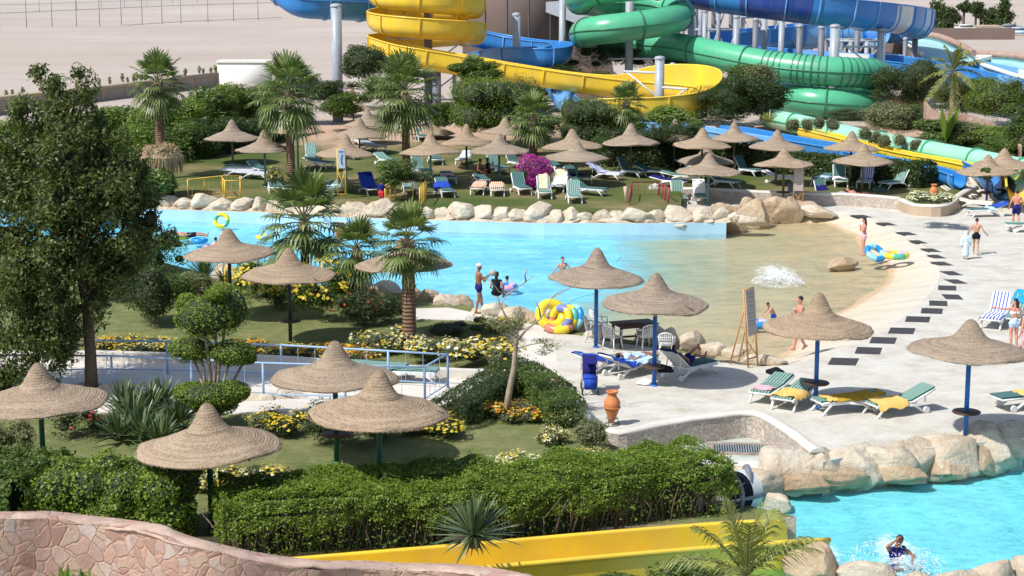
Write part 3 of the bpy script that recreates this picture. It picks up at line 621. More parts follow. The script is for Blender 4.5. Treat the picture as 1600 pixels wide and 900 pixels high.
rock(1178, 816, W2, 52, .7, 'small round boulder between the slide and the dark tube mouth', None); rock(1218, 800, W2 - .3, 60, .5, 'low boulder right of the dark banded tube mouth', None); rock(1128, 812, W2, 60, .6, 'boulder under the dark banded tube', None)
for (x, y, wpx) in [(180, 612, 70), (225, 610, 60), (130, 610, 60), (300, 622, 60), (400, 625, 60), (450, 622, 60), (350, 625, 56)]:
    rock(x, y + 6, -.1, wpx, .34, 'grey rough stone edging the near side of the walkway', 'edging stones of the walkway', False, dr=.7)

# ---------------------------------------------------------------- the pink stone wall in front, falling to the right
def px2(L, Y): return [PY(x, y, Y) for x, y in L]
pw = [(-150, 790), (0, 800), (60, 809), (130, 813), (190, 809), (245, 806), (300, 813), (360, 828), (420, 846), (500, 867), (560, 880), (620, 888), (700, 889), (760, 884), (810, 879), (860, 884), (920, 893), (1000, 904), (1100, 925)]
tops = px2([(x, y + 15) for x, y in pw], 28.5)
for i, t in enumerate(tops): t.z += .05 * noise.noise(Vector((i * 1.7, 0, 0))); t.y = 28.5 + .6 * math.sin(i * .7); 
L = smooth_line(tops, 5); n = len(L)
mb = MB(); A = []; B = []
rows = 14
for j in range(rows + 1):
    for p in L:
        z = p.z - (p.z + 2.2) * j / rows; q = noise.noise(Vector((p.x * 1.6, z * 1.6, 3))) * .05
        A.append((p.x, p.y - .2 + q, z))
mb.add(A, [(r * n + c, (r + 1) * n + c, (r + 1) * n + c + 1, r * n + c + 1) for r in range(rows) for c in range(n - 1)], 0, True)
mb.strip([(p.x, p.y - .2, p.z) for p in L], [(p.x, p.y + .25, p.z) for p in L]); mb.strip([(p.x, p.y + .25, p.z) for p in L], [(p.x, p.y + .25, -2.2) for p in L])
root = empty('stone_wall', 'pink rubble stone wall with a wavy top in the foreground', 'wall', (0, 28.5, -2))
o = mb.build('stonework', M['pink'], root); o.location = -root.location
cm = MB(); cm.tube([(p.x, p.y, p.z) for p in L], .20, 10)
for v in range(len(cm.v)):
    j = min(n - 1, v // 10); x, y, z = cm.v[v]; cm.v[v] = (x, y + .03 * noise.noise(Vector((x * 4, z, 2))), L[j].z - .03 + (z - L[j].z) * .24 + .07 * noise.noise(Vector((x * 2.2, y, 1))) + .03 * noise.noise(Vector((x * 7, y * 5, 1))))
o = cm.build('coping', M['pinkcap'], root); o.location = -root.location
mb = MB(); mb.box((-2, 30.6, -1.6), (34, 12, .1)); struct(mb.build('foreground_soil', M['grass']))
# ================================================================ STRUCTURES BEHIND: wall, fences, slides, tower
# park boundary wall, upper left
wa = [PY(-260, 190, 118), PY(0, 156, 135), PY(170, 138, 150), PY(338, 118, 168)]
def bwall():
    A = [Vector((p.x, p.y)) for p in wa]; z = [p.z for p in wa]
    root = empty('boundary_wall', 'plain beige park wall with wide panels between greenery and desert', 'wall', (A[0].x, A[0].y, 1))
    mb = MB(); th = .4
    mb.strip([(p.x, p.y, 0) for p in A], [(p.x, p.y, q) for p, q in zip(A, z)]); mb.strip([(p.x, p.y, q) for p, q in zip(A, z)], [(p.x + .2, p.y + th, q) for p, q in zip(A, z)]); mb.strip([(p.x + .2, p.y + th, q) for p, q in zip(A, z)], [(p.x + .2, p.y + th, 0) for p in A])
    o = mb.build('panel', M['greywall'], root); o.location = -root.location
    cp = MB(); cp.tube([(p.x + .1, p.y + .2, q + .12) for p, q in zip(A, z)], .22, 4); cp.v = [(a, b, c) for a, b, c in cp.v]; o = cp.build('coping', M['tanwall'], root); o.location = -root.location
    for t in [i / 14 for i in range(15)]:
        k = min(int(t * 3), 2); f = t * 3 - k; p = A[k].lerp(A[k + 1], f); q = z[k] + (z[k + 1] - z[k]) * f
        b = MB(); b.box((p.x, p.y - .1, q / 2 + .1), (.35, .3, q)); o = b.build('pilaster', M['tanwall'], root); o.location = -root.location
bwall()
c = PY(380, 140, 172); mb = MB(); h = PY(380, 98, 172).z
mb.box((c.x, c.y + 1.5, h / 2), (5.0, 3, h), 0, bev=.04); mb.box((c.x, c.y + 1.5, h + .08), (5.2, 3.2, .16), 0); tag(mb.build('plant_room', M['whitewall']), 'small white flat-roofed block at the end of the boundary wall', 'building')
for (x, y) in [(1425, 40), (1560, 60)]: pass
def fence(name, pts, h, label, step=12):
    L = [PY(x, y, Y) for x, y, Y in pts]; root = empty(name, label, 'fence', L[0])
    def put(mbx, nm, m_):
        o = mbx.build(nm, m_, root); o.location = -root.location
    tot = 0
    for a, b in zip(L, L[1:]):
        k = max(1, int((b - a).length / step))
        for i in range(k):
            p = a.lerp(b, i / k); q = MB(); q.tube([p - Vector((0, 0, .3)), p + Vector((0, 0, h))], .07, 6); put(q, 'post', M['steel2'])
    r_ = MB()
    for zz in (.15, h * .55, h - .1):
        r_.tube([p + Vector((0, 0, zz)) for p in L], .05, 4)
    put(r_, 'rail', M['steel2'])
    w_ = MB()
    for a, b in zip(L, L[1:]):
        d = (b - a); k = int(d.length / .9)
        for i in range(k):
            p = a + d * (i / k)
            w_.add([p + Vector((0, 0, .1)), p + Vector((.012, 0, .1)), p + Vector((.9, 0, h)), p + Vector((.888, 0, h))], [(0, 1, 2, 3)])
            w_.add([p + Vector((.9, 0, .1)), p + Vector((.888, 0, .1)), p + Vector((0, 0, h)), p + Vector((.012, 0, h))], [(0, 1, 2, 3)])
    put(w_, 'mesh', M['greywhite']); return root
fence('chain_fence', [(-200, 65, 300), (0, 53, 330), (156, 43, 365), (283, 35, 400), (440, 28, 440)], 7, 'nearer tall steel post fence running across the sand at top left', 9)
fence('chain_fence', [(-200, 36, 430), (0, 27, 480), (120, 22, 510), (230, 17, 550), (380, 12, 600)], 6, 'farther thinner fence behind the first on the sand', 12)
# ---------------- flumes
def catmull(ctrl, step=.45):
    out = []
    n = len(ctrl); C = [np.array(c, dtype=float) for c in ctrl]
    for i in range(n - 1):
        a, b, c, d = C[max(i - 1, 0)], C[i], C[i + 1], C[min(i + 2, n - 1)]
        k = max(2, int(np.linalg.norm((c - b)[:3]) / step))
        for j in range(k):
            t = j / k; out.append(.5 * (2 * b + (c - a) * t + (2 * a - 5 * b + 4 * c - d) * t * t + (3 * b - a - 3 * c + d) * t ** 3))
    out.append(C[-1]); return out
def flume(name, label, ctrl, r, mats, tube=False, seam=3.2, walls=None, seammat=1, wall=.35, bandfn=None, cat='water slide', ribs=None, a0=-95, a1=95, thick=.05, step=.45, group=None):
    """ctrl: (x,y,z) or (x,y,z,leftwall,rightwall)"""
    c5 = [tuple(c) + ((wall, wall) if len(c) == 3 else ()) for c in ctrl]
    pts = catmull(c5, step); n = len(pts); V = []; root = empty(name, label, cat, tuple(pts[0][:3]), 0, group); org = Vector(pts[0][:3])
    fr = []; acc = [0]
    for i in range(n):
        p = Vector(pts[i][:3]); d = Vector((pts[min(i + 1, n - 1)] - pts[max(i - 1, 0)])[:3]).normalized()
        a = d.cross(Vector((0, 0, 1))).normalized(); u = a.cross(d).normalized(); fr.append((p, a, u))
        if i: acc.append(acc[-1] + (p - fr[i - 1][0]).length)
    def sect(i, rr, closed, lip=True):
        p, a, u = fr[i]; o = []
        if closed:
            for j in range(24): t = 2 * math.pi * j / 24; o.append(p + a * math.sin(t) * rr - u * math.cos(t) * rr)
            return o
        hl, hr = pts[i][3], pts[i][4]
        if hl > 0: o.append(p - a * rr * 1.04 + u * hl)
        for j in range(15): t = R(-90 + 180 * j / 14); o.append(p + a * math.sin(t) * rr - u * math.cos(t) * rr)
        if hr > 0: o.append(p + a * rr * 1.04 + u * hr)
        return o
    outer = [sect(i, r, tube) for i in range(n)]; k = len(outer[0])
    mb = MB(); V = [v for s_ in outer for v in s_]
    def mi(i): return bandfn(acc[i]) if bandfn else 0
    kk = k if tube else k - 1
    fs = [(i * k + j, i * k + (j + 1) % k, (i + 1) * k + (j + 1) % k, (i + 1) * k + j) for i in range(n - 1) for j in range(kk)]
    for f_ in fs: pass
    mb.add(V, fs, 0, True); mb.m = [mi(q // kk) for q in range(len(fs))]
    if not tube:
        inn = []
        for i in range(n):
            p, a, u = fr[i]; s_ = sect(i, r - thick, False); s_[0] = s_[0] + a * thick * .3; s_[-1] = s_[-1] - a * thick * .3; inn.append(s_)
        o_ = len(mb.f); mb.add([v for s_ in inn for v in s_], [q[::-1] for q in fs], 0, True)
        for q in range(len(fs)): mb.m[o_ + q] = mi(q // kk)
        o2 = len(mb.f)
        for e in (0, k - 1):
            mb.add([s_[e] for s_ in outer] + [s_[e] for s_ in inn], [(i, i + 1, n + i + 1, n + i) for i in range(n - 1)], 0)
    o = mb.build('channel', mats, root); o.location = -org
    if not tube:                                               # rounded rim on both lips
        rm = MB()
        for e in (0, -1): rm.tube([s_[e] for s_ in outer], .065, 6)
        o = rm.build('rim', mats[0] if not bandfn else mats[0], root); o.location = -org
    else:                                                      # a horizontal flange along each side joins the two half shells
        rm = MB()
        for sg in (-1, 1):
            rm.tube([fr[i][0] + fr[i][1] * sg * (r + .03) for i in range(n)], .05, 5)
        o = rm.build('side_flange', mats[seammat] if len(mats) > 1 else mats[0], root); o.location = -org
    fl = MB(); nx_ = seam * .6; cnt = 0
    for i in range(1, n - 1):
        if acc[i] >= nx_:
            nx_ += seam; cnt += 1; p, a, u = fr[i]; d = a.cross(u); fg_ = MB()
            s0 = sect(i, r + .10, tube); s1 = sect(i, r - .005, tube)
            q0 = [v - d * .05 for v in s0]; q1 = [v + d * .05 for v in s0]; q2 = [v - d * .05 for v in s1]; q3 = [v + d * .05 for v in s1]
            m_ = len(s0); e_ = m_ if tube else m_ - 1
            for A_, B_ in ((q0, q1), (q2, q0), (q1, q3)):
                fg_.add(A_ + B_, [(j, (j + 1) % m_, m_ + (j + 1) % m_, m_ + j) for j in range(e_)], 0, False)
            o = fg_.build('seam_flange', mats[seammat] if len(mats) > 1 else mats[0], root); o.location = -org
    if ribs:                                                   # fine stiffening ribs on part of a tube
        nx_ = ribs[0]
        for i in range(1, n - 1):
            if acc[i] >= nx_ and acc[i] < ribs[1]:
                nx_ += ribs[2]; p, a, u = fr[i]; d = a.cross(u); s0 = sect(i, r + .05, tube)
                q0 = [v - d * .05 for v in s0]; q1 = [v + d * .05 for v in s0]; m_ = len(s0); fl.add(q0 + q1, [(j, (j + 1) % m_, m_ + (j + 1) % m_, m_ + j) for j in range(m_)], 0, False)
    if fl.v: o = fl.build('stiffening_ribs', mats[seammat] if len(mats) > 1 else mats[0], root); o.location = -org
    return root
def col(x, ytop, Y, rad, label, mat='steel', zb=0, cap=True, arms=()):
    """steel column; arms = [(z, dx, dy)] brackets"""
    p = PY(x, ytop, Y); root = empty('steel_column', label, 'column', (p.x, p.y, zb), 0, 'steel columns of the water slides')
    mb = MB(); mb.tube([(0, 0, 0), (0, 0, p.z - zb)], rad, 16); mb.build('shaft', M[mat], root)
    if cap: c_ = MB(); c_.lathe([(rad * 1.12, -.12), (rad * 1.12, 0), (rad * .9, .08), (0, .14)], 16, (0, 0, p.z - zb)); c_.build('cap', M['steel'], root)
    f_ = MB(); f_.lathe([(rad * 1.9, .9), (rad * 1.9, 1.0), (rad * 1.05, 1.0)], 12); f_.build('base_plate', M[mat], root)
    for (z, dx, dy) in arms:
        a_ = MB(); a_.tube([(0, 0, z - zb), (dx, dy, z - zb)], .09, 6); a_.tube([(0, 0, z - zb - abs(dx) * .5 - .6), (dx * .92, dy * .92, z - zb - .05)], .07, 6); a_.build('bracket', M['greywhite'], root)
    return root
def W3(x, y, Y): return tuple(PY(x, y, Y))
# yellow helix
def helix(cx, cy, Yc, r, ztop, zbot, turns, a_start, n=12):
    c = PY(cx, 50, Yc); out = []
    for i in range(int(turns * n) + 1):
        a = a_start + 2 * math.pi * i / n; out.append((c.x + r * math.cos(a), c.y + r * math.sin(a), ztop + (zbot - ztop) * i / (turns * n)))
    return out
zt = PY(668, 0, 135).z
hx = helix(667, 50, 135, 3.75, PY(668, -48, 131).z, PY(600, 74, 133).z, 3.0, math.pi, 14)
yl = [h + (.75, .75) for h in hx] + [PY(640, 88, 131.2)[:] + (.75, .75), W3(720, 102, 130.6) + (.75, .7), W3(800, 113, 130) + (.6, .6), W3(900, 128, 129.3) + (.6, .6), W3(970, 137, 129) + (.9, .6), W3(1020, 140, 128.8) + (1.7, .55), W3(1075, 143, 127.5) + (1.9, .5), W3(1106, 147, 125) + (1.7, .45),
     W3(1106, 155, 122.3) + (1.2, .45), W3(1080, 164, 120.4) + (.9, .45), W3(1030, 169, 119.6) + (.8, .45), W3(980, 171, 119.6) + (.8, .45), W3(938, 172, 120) + (.8, .45)]
flume('water_slide', 'yellow open spiral slide whose long chute swings round in a hairpin', yl, .78, [M['yellow'], M['yellow']], seam=3.0, wall=.6)
# green tube
def ln(*a): return [W3(*q) for q in a]
gr = ln((1075, -24, 140), (1000, -22, 136.4), (930, -14, 136.6), (905, -2, 140), (930, 4, 144), (1000, 6, 145), (1055, 14, 143.5), (1062, 24, 139), (1035, 34, 136), (980, 42, 134.8), (930, 48, 135.5), (911, 54, 139), (930, 60, 142.5), (985, 67, 142), (1060, 74, 139), (1120, 86, 136), (1190, 100, 133.4), (1260, 109, 131.5), (1320, 113, 131), (1365, 116, 133), (1378, 122, 137), (1350, 130, 141), (1280, 136, 141), (1232, 143, 138.5), (1226, 150, 134.5), (1262, 157, 131.6), (1320, 163, 131), (1362, 168, 133), (1360, 176, 137), (1310, 182, 139), (1250, 188, 137))
flume('water_slide', 'green closed tube slide coiling twice at the top and twice lower right', gr, 1.12, [M['fgreen'], M['fgreen2']], tube=True, seam=5.2, ribs=(62, 92, .55))
mt = ln((1200, 184, 123), (1250, 194, 119), (1330, 213, 113), (1420, 231, 107), (1500, 246, 101.5), (1570, 260, 96.5), (1640, 274, 92))
flume('water_slide', 'pale mint tube slide running straight down between bushes to the right', mt, .66, [M['mint'], M['fgreen']], tube=True, seam=5.4)
ys2 = ln((1255, 206, 116.5), (1300, 217, 113), (1400, 242, 105.5), (1480, 257, 99.5), (1532, 268, 96))
flume('water_slide', 'narrow yellow straight chute beside the mint tube', [q + (.25, .25) for q in ys2], .45, [M['yellow'], M['yellow']], seam=9)
# blue chutes
flume('water_slide', 'blue spiral chute passing behind the yellow coil', [q + (.6, .6) for q in ln((400, -34, 138), (440, -8, 137), (470, 10, 136), (520, 14, 137), (600, 20, 142), (680, 40, 147), (760, 62, 147), (830, 74, 145), (872, 78, 141), (876, 84, 137.8), (850, 88, 136.5), (810, 86, 138), (770, 90, 142), (740, 100, 146), (770, 112, 147), (815, 122, 144))], .85, [M['fblue'], M['fsky']], seam=4)
flume('water_slide', 'blue chute sloping from upper left behind the yellow coil top', [q + (.5, .5) for q in ln((480, -18, 146), (560, -6, 146), (640, -22, 147))], .9, [M['fblue'], M['fsky']], seam=4)
flume('water_slide', 'blue open chute plunging behind the clipped trees', [q + (.35, .35) for q in ln((800, 118, 143), (850, 122, 140), (868, 136, 135), (882, 156, 129), (905, 176, 124), (945, 188, 121), (1000, 197, 119), (1060, 202, 116.5), (1120, 213, 113.5), (1200, 226, 109))], .75, [M['fsky'], M['fblue']], seam=4.2)
flume('water_slide', 'bright blue shallow chute behind the umbrellas at centre right', [q + (.3, .3) for q in ln((1110, 205, 117), (1150, 208, 115), (1220, 221, 111), (1290, 233, 107), (1330, 240, 104.5))], .9, [M['fblue'], M['fsky']], seam=9)
flume('water_slide', 'low blue chute showing as a thin line above the hedge at right', [q + (.3, .3) for q in ln((1325, 244, 103), (1390, 256, 100), (1450, 268, 97), (1478, 276, 95), (1500, 283, 93.5))], .42, [M['fblue'], M['fsky']], seam=6)
def bb(a): k = int(a / 3.4); return (0, 1, 0, 2, 1, 3, 0, 2, 0)[k % 9]
flume('water_slide', 'blue and white banded wide chute crossing below the giant trough to far right', [q + (.8, .5) for q in ln((1030, 78, 158), (1120, 84, 154), (1220, 92, 150), (1300, 98, 147), (1380, 103, 144), (1450, 112, 140), (1520, 128, 135), (1580, 142, 131), (1625, 160, 126), (1640, 185, 120), (1600, 205, 117))], 1.05, [M['fblue'], M['fsky'], M['fblue'], M['fwhite']], seam=3.4, bandfn=bb)
flume('water_slide', 'pale blue wide run-out far right beyond the palm', [q + (.5, .3) for q in ln((1400, 85, 165), (1480, 100, 155), (1560, 116, 146), (1660, 136, 138))], 1.6, [M['fsky'], M['fwhite'], M['teal']], seam=4, bandfn=lambda a: 1 if int(a / 4) % 3 == 2 else 0)
def seg(x0, y0, x1, y1, Y0, Y1): return [q + (.5, .5) for q in ln((x0, y0, Y0), ((x0 + x1) / 2, (y0 + y1) / 2, (Y0 + Y1) / 2), (x1, y1, Y1))]
flume('water_slide', 'blue chute with pale inside curving under the giant trough', [q + (1.0, .4) for q in ln((1120, 60, 168), (1180, 62, 170), (1250, 58, 172), (1310, 50, 170), (1350, 46, 165), (1370, 52, 160))], 1.3, [M['fsky'], M['fblue']], seam=4)
# giant descending trough at top right
GB = [0, 1, 0, 0, 1, 0, 0, 2, 0, 0, 3, 0]
flume('water_slide', 'giant wide blue trough with dark and white bands curving over steel columns', [q + (.95, .95) for q in ln((960, -34, 152), (1040, -20, 147), (1120, -7, 143.5), (1210, 5, 141.5), (1300, 16, 141.5), (1375, 24, 144.5), (1425, 31, 150), (1432, 37, 157), (1395, 43, 164), (1320, 48, 168), (1250, 54, 168), (1190, 61, 165), (1130, 68, 160))], 1.35, [M['fblue'], M['fblue2'], M['fwhite'], M['fsky']], seam=2.6, bandfn=lambda q: {3: 1, 5: 1, 6: 1, 10: 2}.get(int((q - 1) / 2.6) , 0 if int((q - 1) / 2.6) < 12 else (3 if int((q - 1) / 2.6) % 3 == 0 else 0)), seammat=3)
# steel columns
for (x, yt, Y, rd, lb, mt_, arms) in [
    (525, 8, 130, .40, 'tall thick grey column standing left of the yellow coil', 'steel', ()), (668, -40, 135, .32, 'column in the axis of the yellow coil', 'steel2', ((5, 3.2, -.5), (7.2, 3.2, -.5), (7.2, -3.2, -.4))),
    (682, 104, 131, .33, 'short thick column under the yellow chute by the palm', 'steel2', ()), (710, 112, 134, .16, 'thin post under the yellow chute right of the thick one', 'steel', ()),
    (807, 22, 138, .32, 'grey column with pale cap in front of the brown tower', 'steel', ((6.2, 2.4, 0),)), (879, -10, 143, .28, 'slim tall grey column at the tower corner', 'steel', ()),
    (984, -12, 139.5, .33, 'grey column in the axis of the upper green coil', 'steel', ((5.4, -2.8, -1), (5.4, 2.8, 0))), (1031, 90, 123, .34, 'thick grey column with white cap inside the yellow hairpin', 'steel', ((5.2, -2.4, 2), (4.2, 1.8, -2.3))),
    (1119, 96, 136, .36, 'thick column under the sloping green tube', 'steel', ((2.6, 2.6, -.8),)), (1151, 26, 150, .28, 'thin capped grey column left below the giant trough', 'steel', ()), (1102, 17, 152, .24, 'thin grey column between green coil and giant trough', 'steel', ()), (1081, -10, 150, .30, 'tall column between the green coil and bowl', 'steel', ()),
    (1222, 22, 150, .26, 'thin grey column under the left half of the giant trough', 'steel', ()), (1305, 40, 134.5, .38, 'thick column in the axis of the lower green coil', 'steel', ((5.0, -2.6, -.5), (2.6, -2.6, -.5), (2.6, 2.6, .3))), (1378, 46, 143, .36, 'thick grey column beneath the right half of the giant trough', 'steel', ((6.2, -3, 0),)), (1430, 58, 152, .26, 'right hand column under the giant trough rim', 'steel2', ()), (1415, 60, 156, .22, 'thin column next to the giant trough rim column', 'steel2', ()), (1181, 30, 150, .26, 'dark column under the left part of the giant trough', 'steel2', ()), (1250, 40, 147, .28, 'dark column right of the thin grey one under the giant trough', 'steel2', ()), (1284, 42, 147, .28, 'dark column left of the lower green coil axis column', 'steel2', ()), (1340, 44, 150, .26, 'dark column between the two thick columns under the giant trough', 'steel2', ()), (1195, 24, 146, .24, 'light column under the giant trough left of the middle', 'steel', ()), (1051, 100, 133, .2, 'small post under the green tube near the yellow hairpin', 'greywhite', ())]:
    col(x, yt, Y, rd, lb, mt_, 0, True, arms)
# support lattice under bowl and behind the green tube
def lattice(x0, x1, Y, zb, zt, n, label):
    a, b = PY(x0, 60, Y), PY(x1, 60, Y); root = empty('steel_frame', label, 'steel frame', (a.x, a.y, 0)); L = b.x - a.x
    for i in range(n + 1):
        for dy in (0, 4): q = MB(); q.tube([(L * i / n, dy, 0), (L * i / n, dy, zt)], .2, 8); q.build('post', M['steel2' if dy else 'steel'], root)
    q = MB()
    for z in (zb, (zb + zt) / 2, zt):
        for dy in (0, 4): q = MB(); q.tube([(0, dy, z), (L, dy, z)], .11, 6); q.build('beam', M['steel'], root)
        for i in range(n + 1): q = MB(); q.tube([(L * i / n, 0, z), (L * i / n, 4, z)], .09, 5); q.build('beam', M['steel'], root)
    for i in range(n):
        for z0, z1 in ((zb, (zb + zt) / 2), ((zb + zt) / 2, zt)):
            q = MB(); q.tube([(L * i / n, 0, z0), (L * (i + 1) / n, 0, z1)], .07, 5); q.build('brace', M['steel'], root); q = MB(); q.tube([(L * (i + 1) / n, 0, z0), (L * i / n, 0, z1)], .07, 5); q.build('brace', M['steel'], root)
lattice(1066, 1150, 160, 2, 12, 3, 'tall grey steel lattice between the green coil and the giant trough')
lattice(1304, 1380, 152, 2.2, 6.3, 3, 'low steel lattice beneath the giant trough at right')
lattice(1160, 1250, 166, 1.5, 8, 3, 'shaded steel lattice behind the left half of the giant trough')
# tower
tw = PY(800, 40, 152); root = empty('slide_tower', 'brown windowless slide tower with a sloping tan buttress behind the coils', 'building', (tw.x, tw.y, 0))
mb = MB(); xl, xr = PY(722, 40, 150).x - tw.x, PY(893, 40, 150).x - tw.x; mb.box(((xl + xr) / 2, 4, 9), (xr - xl, 10, 18), 0, bev=.15); mb.build('wall', M['brownwall'], root)
q = MB(); pr = [(xr, 0), (PY(975, 100, 148).x - tw.x, 0), (PY(952, 40, 148).x - tw.x, PY(952, 60, 148).z), (PY(905, 10, 148).x - tw.x, PY(905, 8, 148).z), (xr, PY(893, -10, 148).z)]
q.add([(a, -1.5, b) for a, b in pr] + [(a, 6, b) for a, b in pr], [(0, 1, 2, 3, 4), (9, 8, 7, 6, 5)] + [(i, i + 5, (i + 1) % 5 + 5, (i + 1) % 5) for i in range(5)]); q.build('buttress', M['brownwall'], root)
q = MB(); q.add([(xr - 2.2, -1.9, PY(862, 20, 148).z), (pr[2][0] - .6, -1.9, PY(950, 52, 148).z), (pr[2][0] - .3, -1.9, PY(950, 38, 148).z), (xr + .3, -1.9, PY(880, 0, 148).z), (xr - 2.2, -1.9, PY(862, 4, 148).z)], [(0, 1, 2, 3, 4)]); q.add([(v[0], -1.5, v[2]) for v in q.v[:5]], [(4, 3, 2, 1, 0)]); q.add(q.v[:], [(i, (i + 1) % 5, 5 + (i + 1) % 5, 5 + i) for i in range(5)]); q.build('ledge', M['greywhite'], root)
q = MB()
for i in range(5): q.box((xl + (xr - xl) * (i + .5) / 5 + 1, -1.03, 9), (.06, .06, 18))
q.build('wall_joint', M['steel2'], root)
# lazy river channels and pink parapets at right
def ribbon(name, pts, w_, mat, z0, label=None, cat=None):
    L = smooth_line([Vector(PY(*q)) for q in pts], 5); A = []; B = []
    for i, p in enumerate(L):
        d = (L[min(i + 1, len(L) - 1)] - L[max(i - 1, 0)]); d.z = 0; d.normalize(); nn_ = Vector((-d.y, d.x, 0)) * w_ / 2; A.append(p + nn_); B.append(p - nn_)
    mb = MB(); mb.strip(B, A); mb.strip([(v.x, v.y, z0) for v in B], B); mb.strip(A, [(v.x, v.y, z0) for v in A]); o = mb.build(name, mat)
    return tag(o, label, cat) if cat else struct(o)
def ramp_ch(pts, w_, label):
    L = smooth_line([Vector(PY(*q)) for q in pts], 5); root = empty('water_channel', label, 'water channel', L[0]); org = L[0]
    A = []; B = []
    for i, p in enumerate(L):
        d = (L[min(i + 1, len(L) - 1)] - L[max(i - 1, 0)]); d.z = 0; d.normalize(); nn_ = Vector((-d.y, d.x, 0)) * w_ / 2; A.append(p + nn_ - org); B.append(p - nn_ - org)
    up = Vector((0, 0, .7)); m1 = MB(); m1.strip(B, A); m1.strip([v + up for v in A], A); m1.strip(B, [v + up for v in B]); m1.strip([v + Vector((0, 0, -9)) for v in B], [v + up for v in B], 1)
    m1.build('basin', [M['teal'], M['brownwall']], root); c1 = MB()
    c1.tube([v + up for v in A], .32, 6); c1.build('parapet', M['pink'], root); c2 = MB(); c2.tube([v + up for v in B], .2, 6); c2.build('near_rim', M['whitewall'], root)
ramp_ch([(1300, 74, 172), (1370, 66, 174), (1420, 66, 172), (1455, 80, 160), (1480, 96, 152)], 4.5, 'raised teal channel with brown flank under the giant trough at right')
ramp_ch([(1478, 104, 160), (1520, 98, 163), (1560, 104, 158), (1600, 118, 150), (1680, 144, 140)], 6, 'teal lazy river curve edged by pink stones at far right')
def parapet(pts, label, th=.8):
    L = smooth_line([Vector(PY(*q)) for q in pts], 5); mb = MB()
    A = [p + Vector((0, th, 0)) for p in L]; g = [Vector((p.x, p.y, .2)) for p in L]; g2 = [Vector((p.x, p.y, .2)) for p in A]
    mb.strip(g, L); mb.strip(L, A); mb.strip(A, g2); mb.add([g[-1], L[-1], A[-1], g2[-1]], [(3, 2, 1, 0)]); mb.add([g[0], L[0], A[0], g2[0]], [(0, 1, 2, 3)]); tag(mb.build('stone_parapet', M['pink']), label, 'wall')
parapet([(1448, 160, 114), (1462, 174, 113), (1480, 176, 112.5), (1520, 181, 112), (1560, 196, 109), (1588, 212, 105), (1597, 230, 101)], 'pink stone parapet winding down through shrubs at right edge')
parapet([(1385, 152, 130), (1420, 150, 131), (1450, 156, 130)], 'short pink stone parapet behind the lower green coil')
ribbon('teal_pool_slope', [(1556, 214, 108), (1574, 222, 106), (1582, 236, 103)], 1.6, M['teal'], 0, 'pale teal wet slope below the pink parapet', 'water channel')
# ================================================================ VEGETATION
def leafquads(Cn, Nn, L, asp=.5, tilt=.6, up=.25, mi=0):
    n = len(Cn); N = Nn + NR.normal(0, tilt, (n, 3)); N[:, 2] += up; N /= np.linalg.norm(N, axis=1, keepdims=True) + 1e-9
    t = NR.normal(0, 1, (n, 3)); t -= (t * N).sum(1, keepdims=True) * N; t /= np.linalg.norm(t, axis=1, keepdims=True) + 1e-9
    b = np.cross(N, t); l = L * (NR.uniform(.45, 1.45, (n, 1))); w_ = l * asp
    fold = N * l * .12
    V = np.stack([Cn - t * l * .5, Cn + b * w_ * .5 - fold, Cn + t * l * .5, Cn - b * w_ * .5 - fold], 1).reshape(-1, 3)
    return V, np.arange(n * 4).reshape(n, 4)
def vnoise(P3, sc, seed=0):
    q = P3 * sc + seed * 13.7
    return (np.sin(q[:, 0] * 1.9 + np.sin(q[:, 1] * 1.3 + 1)) + np.sin(q[:, 1] * 2.3 + np.sin(q[:, 2] * 1.7)) + np.sin(q[:, 2] * 2.1 + np.sin(q[:, 0] * 1.1 + 2)) + .6 * np.sin(q[:, 0] * 4.3 + q[:, 1] * 3.7) + .6 * np.sin(q[:, 2] * 4.9 - q[:, 0] * 3.1)) / 4.2
def cloud(clumps, n, L, asp=.5, lump=.18, depth=.28, seed=0, tilt=.7, up=.25, flat=None, gaps=0.):
    C = np.array(clumps, dtype=float); a = C[:, 3] * C[:, 4] + C[:, 4] * C[:, 5] + C[:, 3] * C[:, 5]; k = NR.choice(len(C), n, p=a / a.sum())
    d = NR.normal(0, 1, (n, 3)); d /= np.linalg.norm(d, axis=1, keepdims=True)
    r = 1 - np.abs(NR.normal(0, depth, n)).clip(0, .85); 
    R3 = C[k, 3:6]; Pp = C[k, :3] + d * R3 * r[:, None]
    r2 = 1 + lump * vnoise(Pp, 2.2, seed) * 1.5 + lump * .7 * vnoise(Pp, 6, seed + 1)
    Pp = C[k, :3] + d * R3 * (r * r2)[:, None]
    keep = Pp[:, 2] > .02
    if gaps: keep &= vnoise(Pp, 3.1, seed + 3) > -1 + gaps * (1 + (r < .8) * .2)
    Nn = d / R3; Nn /= np.linalg.norm(Nn, axis=1, keepdims=True)
    return Pp[keep], Nn[keep]
def leafmesh(name, parts, mats):
    Vs = []; Fs = []; mi = []; o = 0
    for (V, Fq), m in parts: Vs.append(V); Fs.append(Fq + o); mi.append(np.full(len(Fq), m)); o += len(V)
    return npmesh(name, np.concatenate(Vs), np.concatenate(Fs), mats, np.concatenate(mi))
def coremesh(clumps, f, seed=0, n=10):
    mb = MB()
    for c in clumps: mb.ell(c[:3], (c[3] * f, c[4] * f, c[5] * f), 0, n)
    vs = np.array(mb.v); return mb
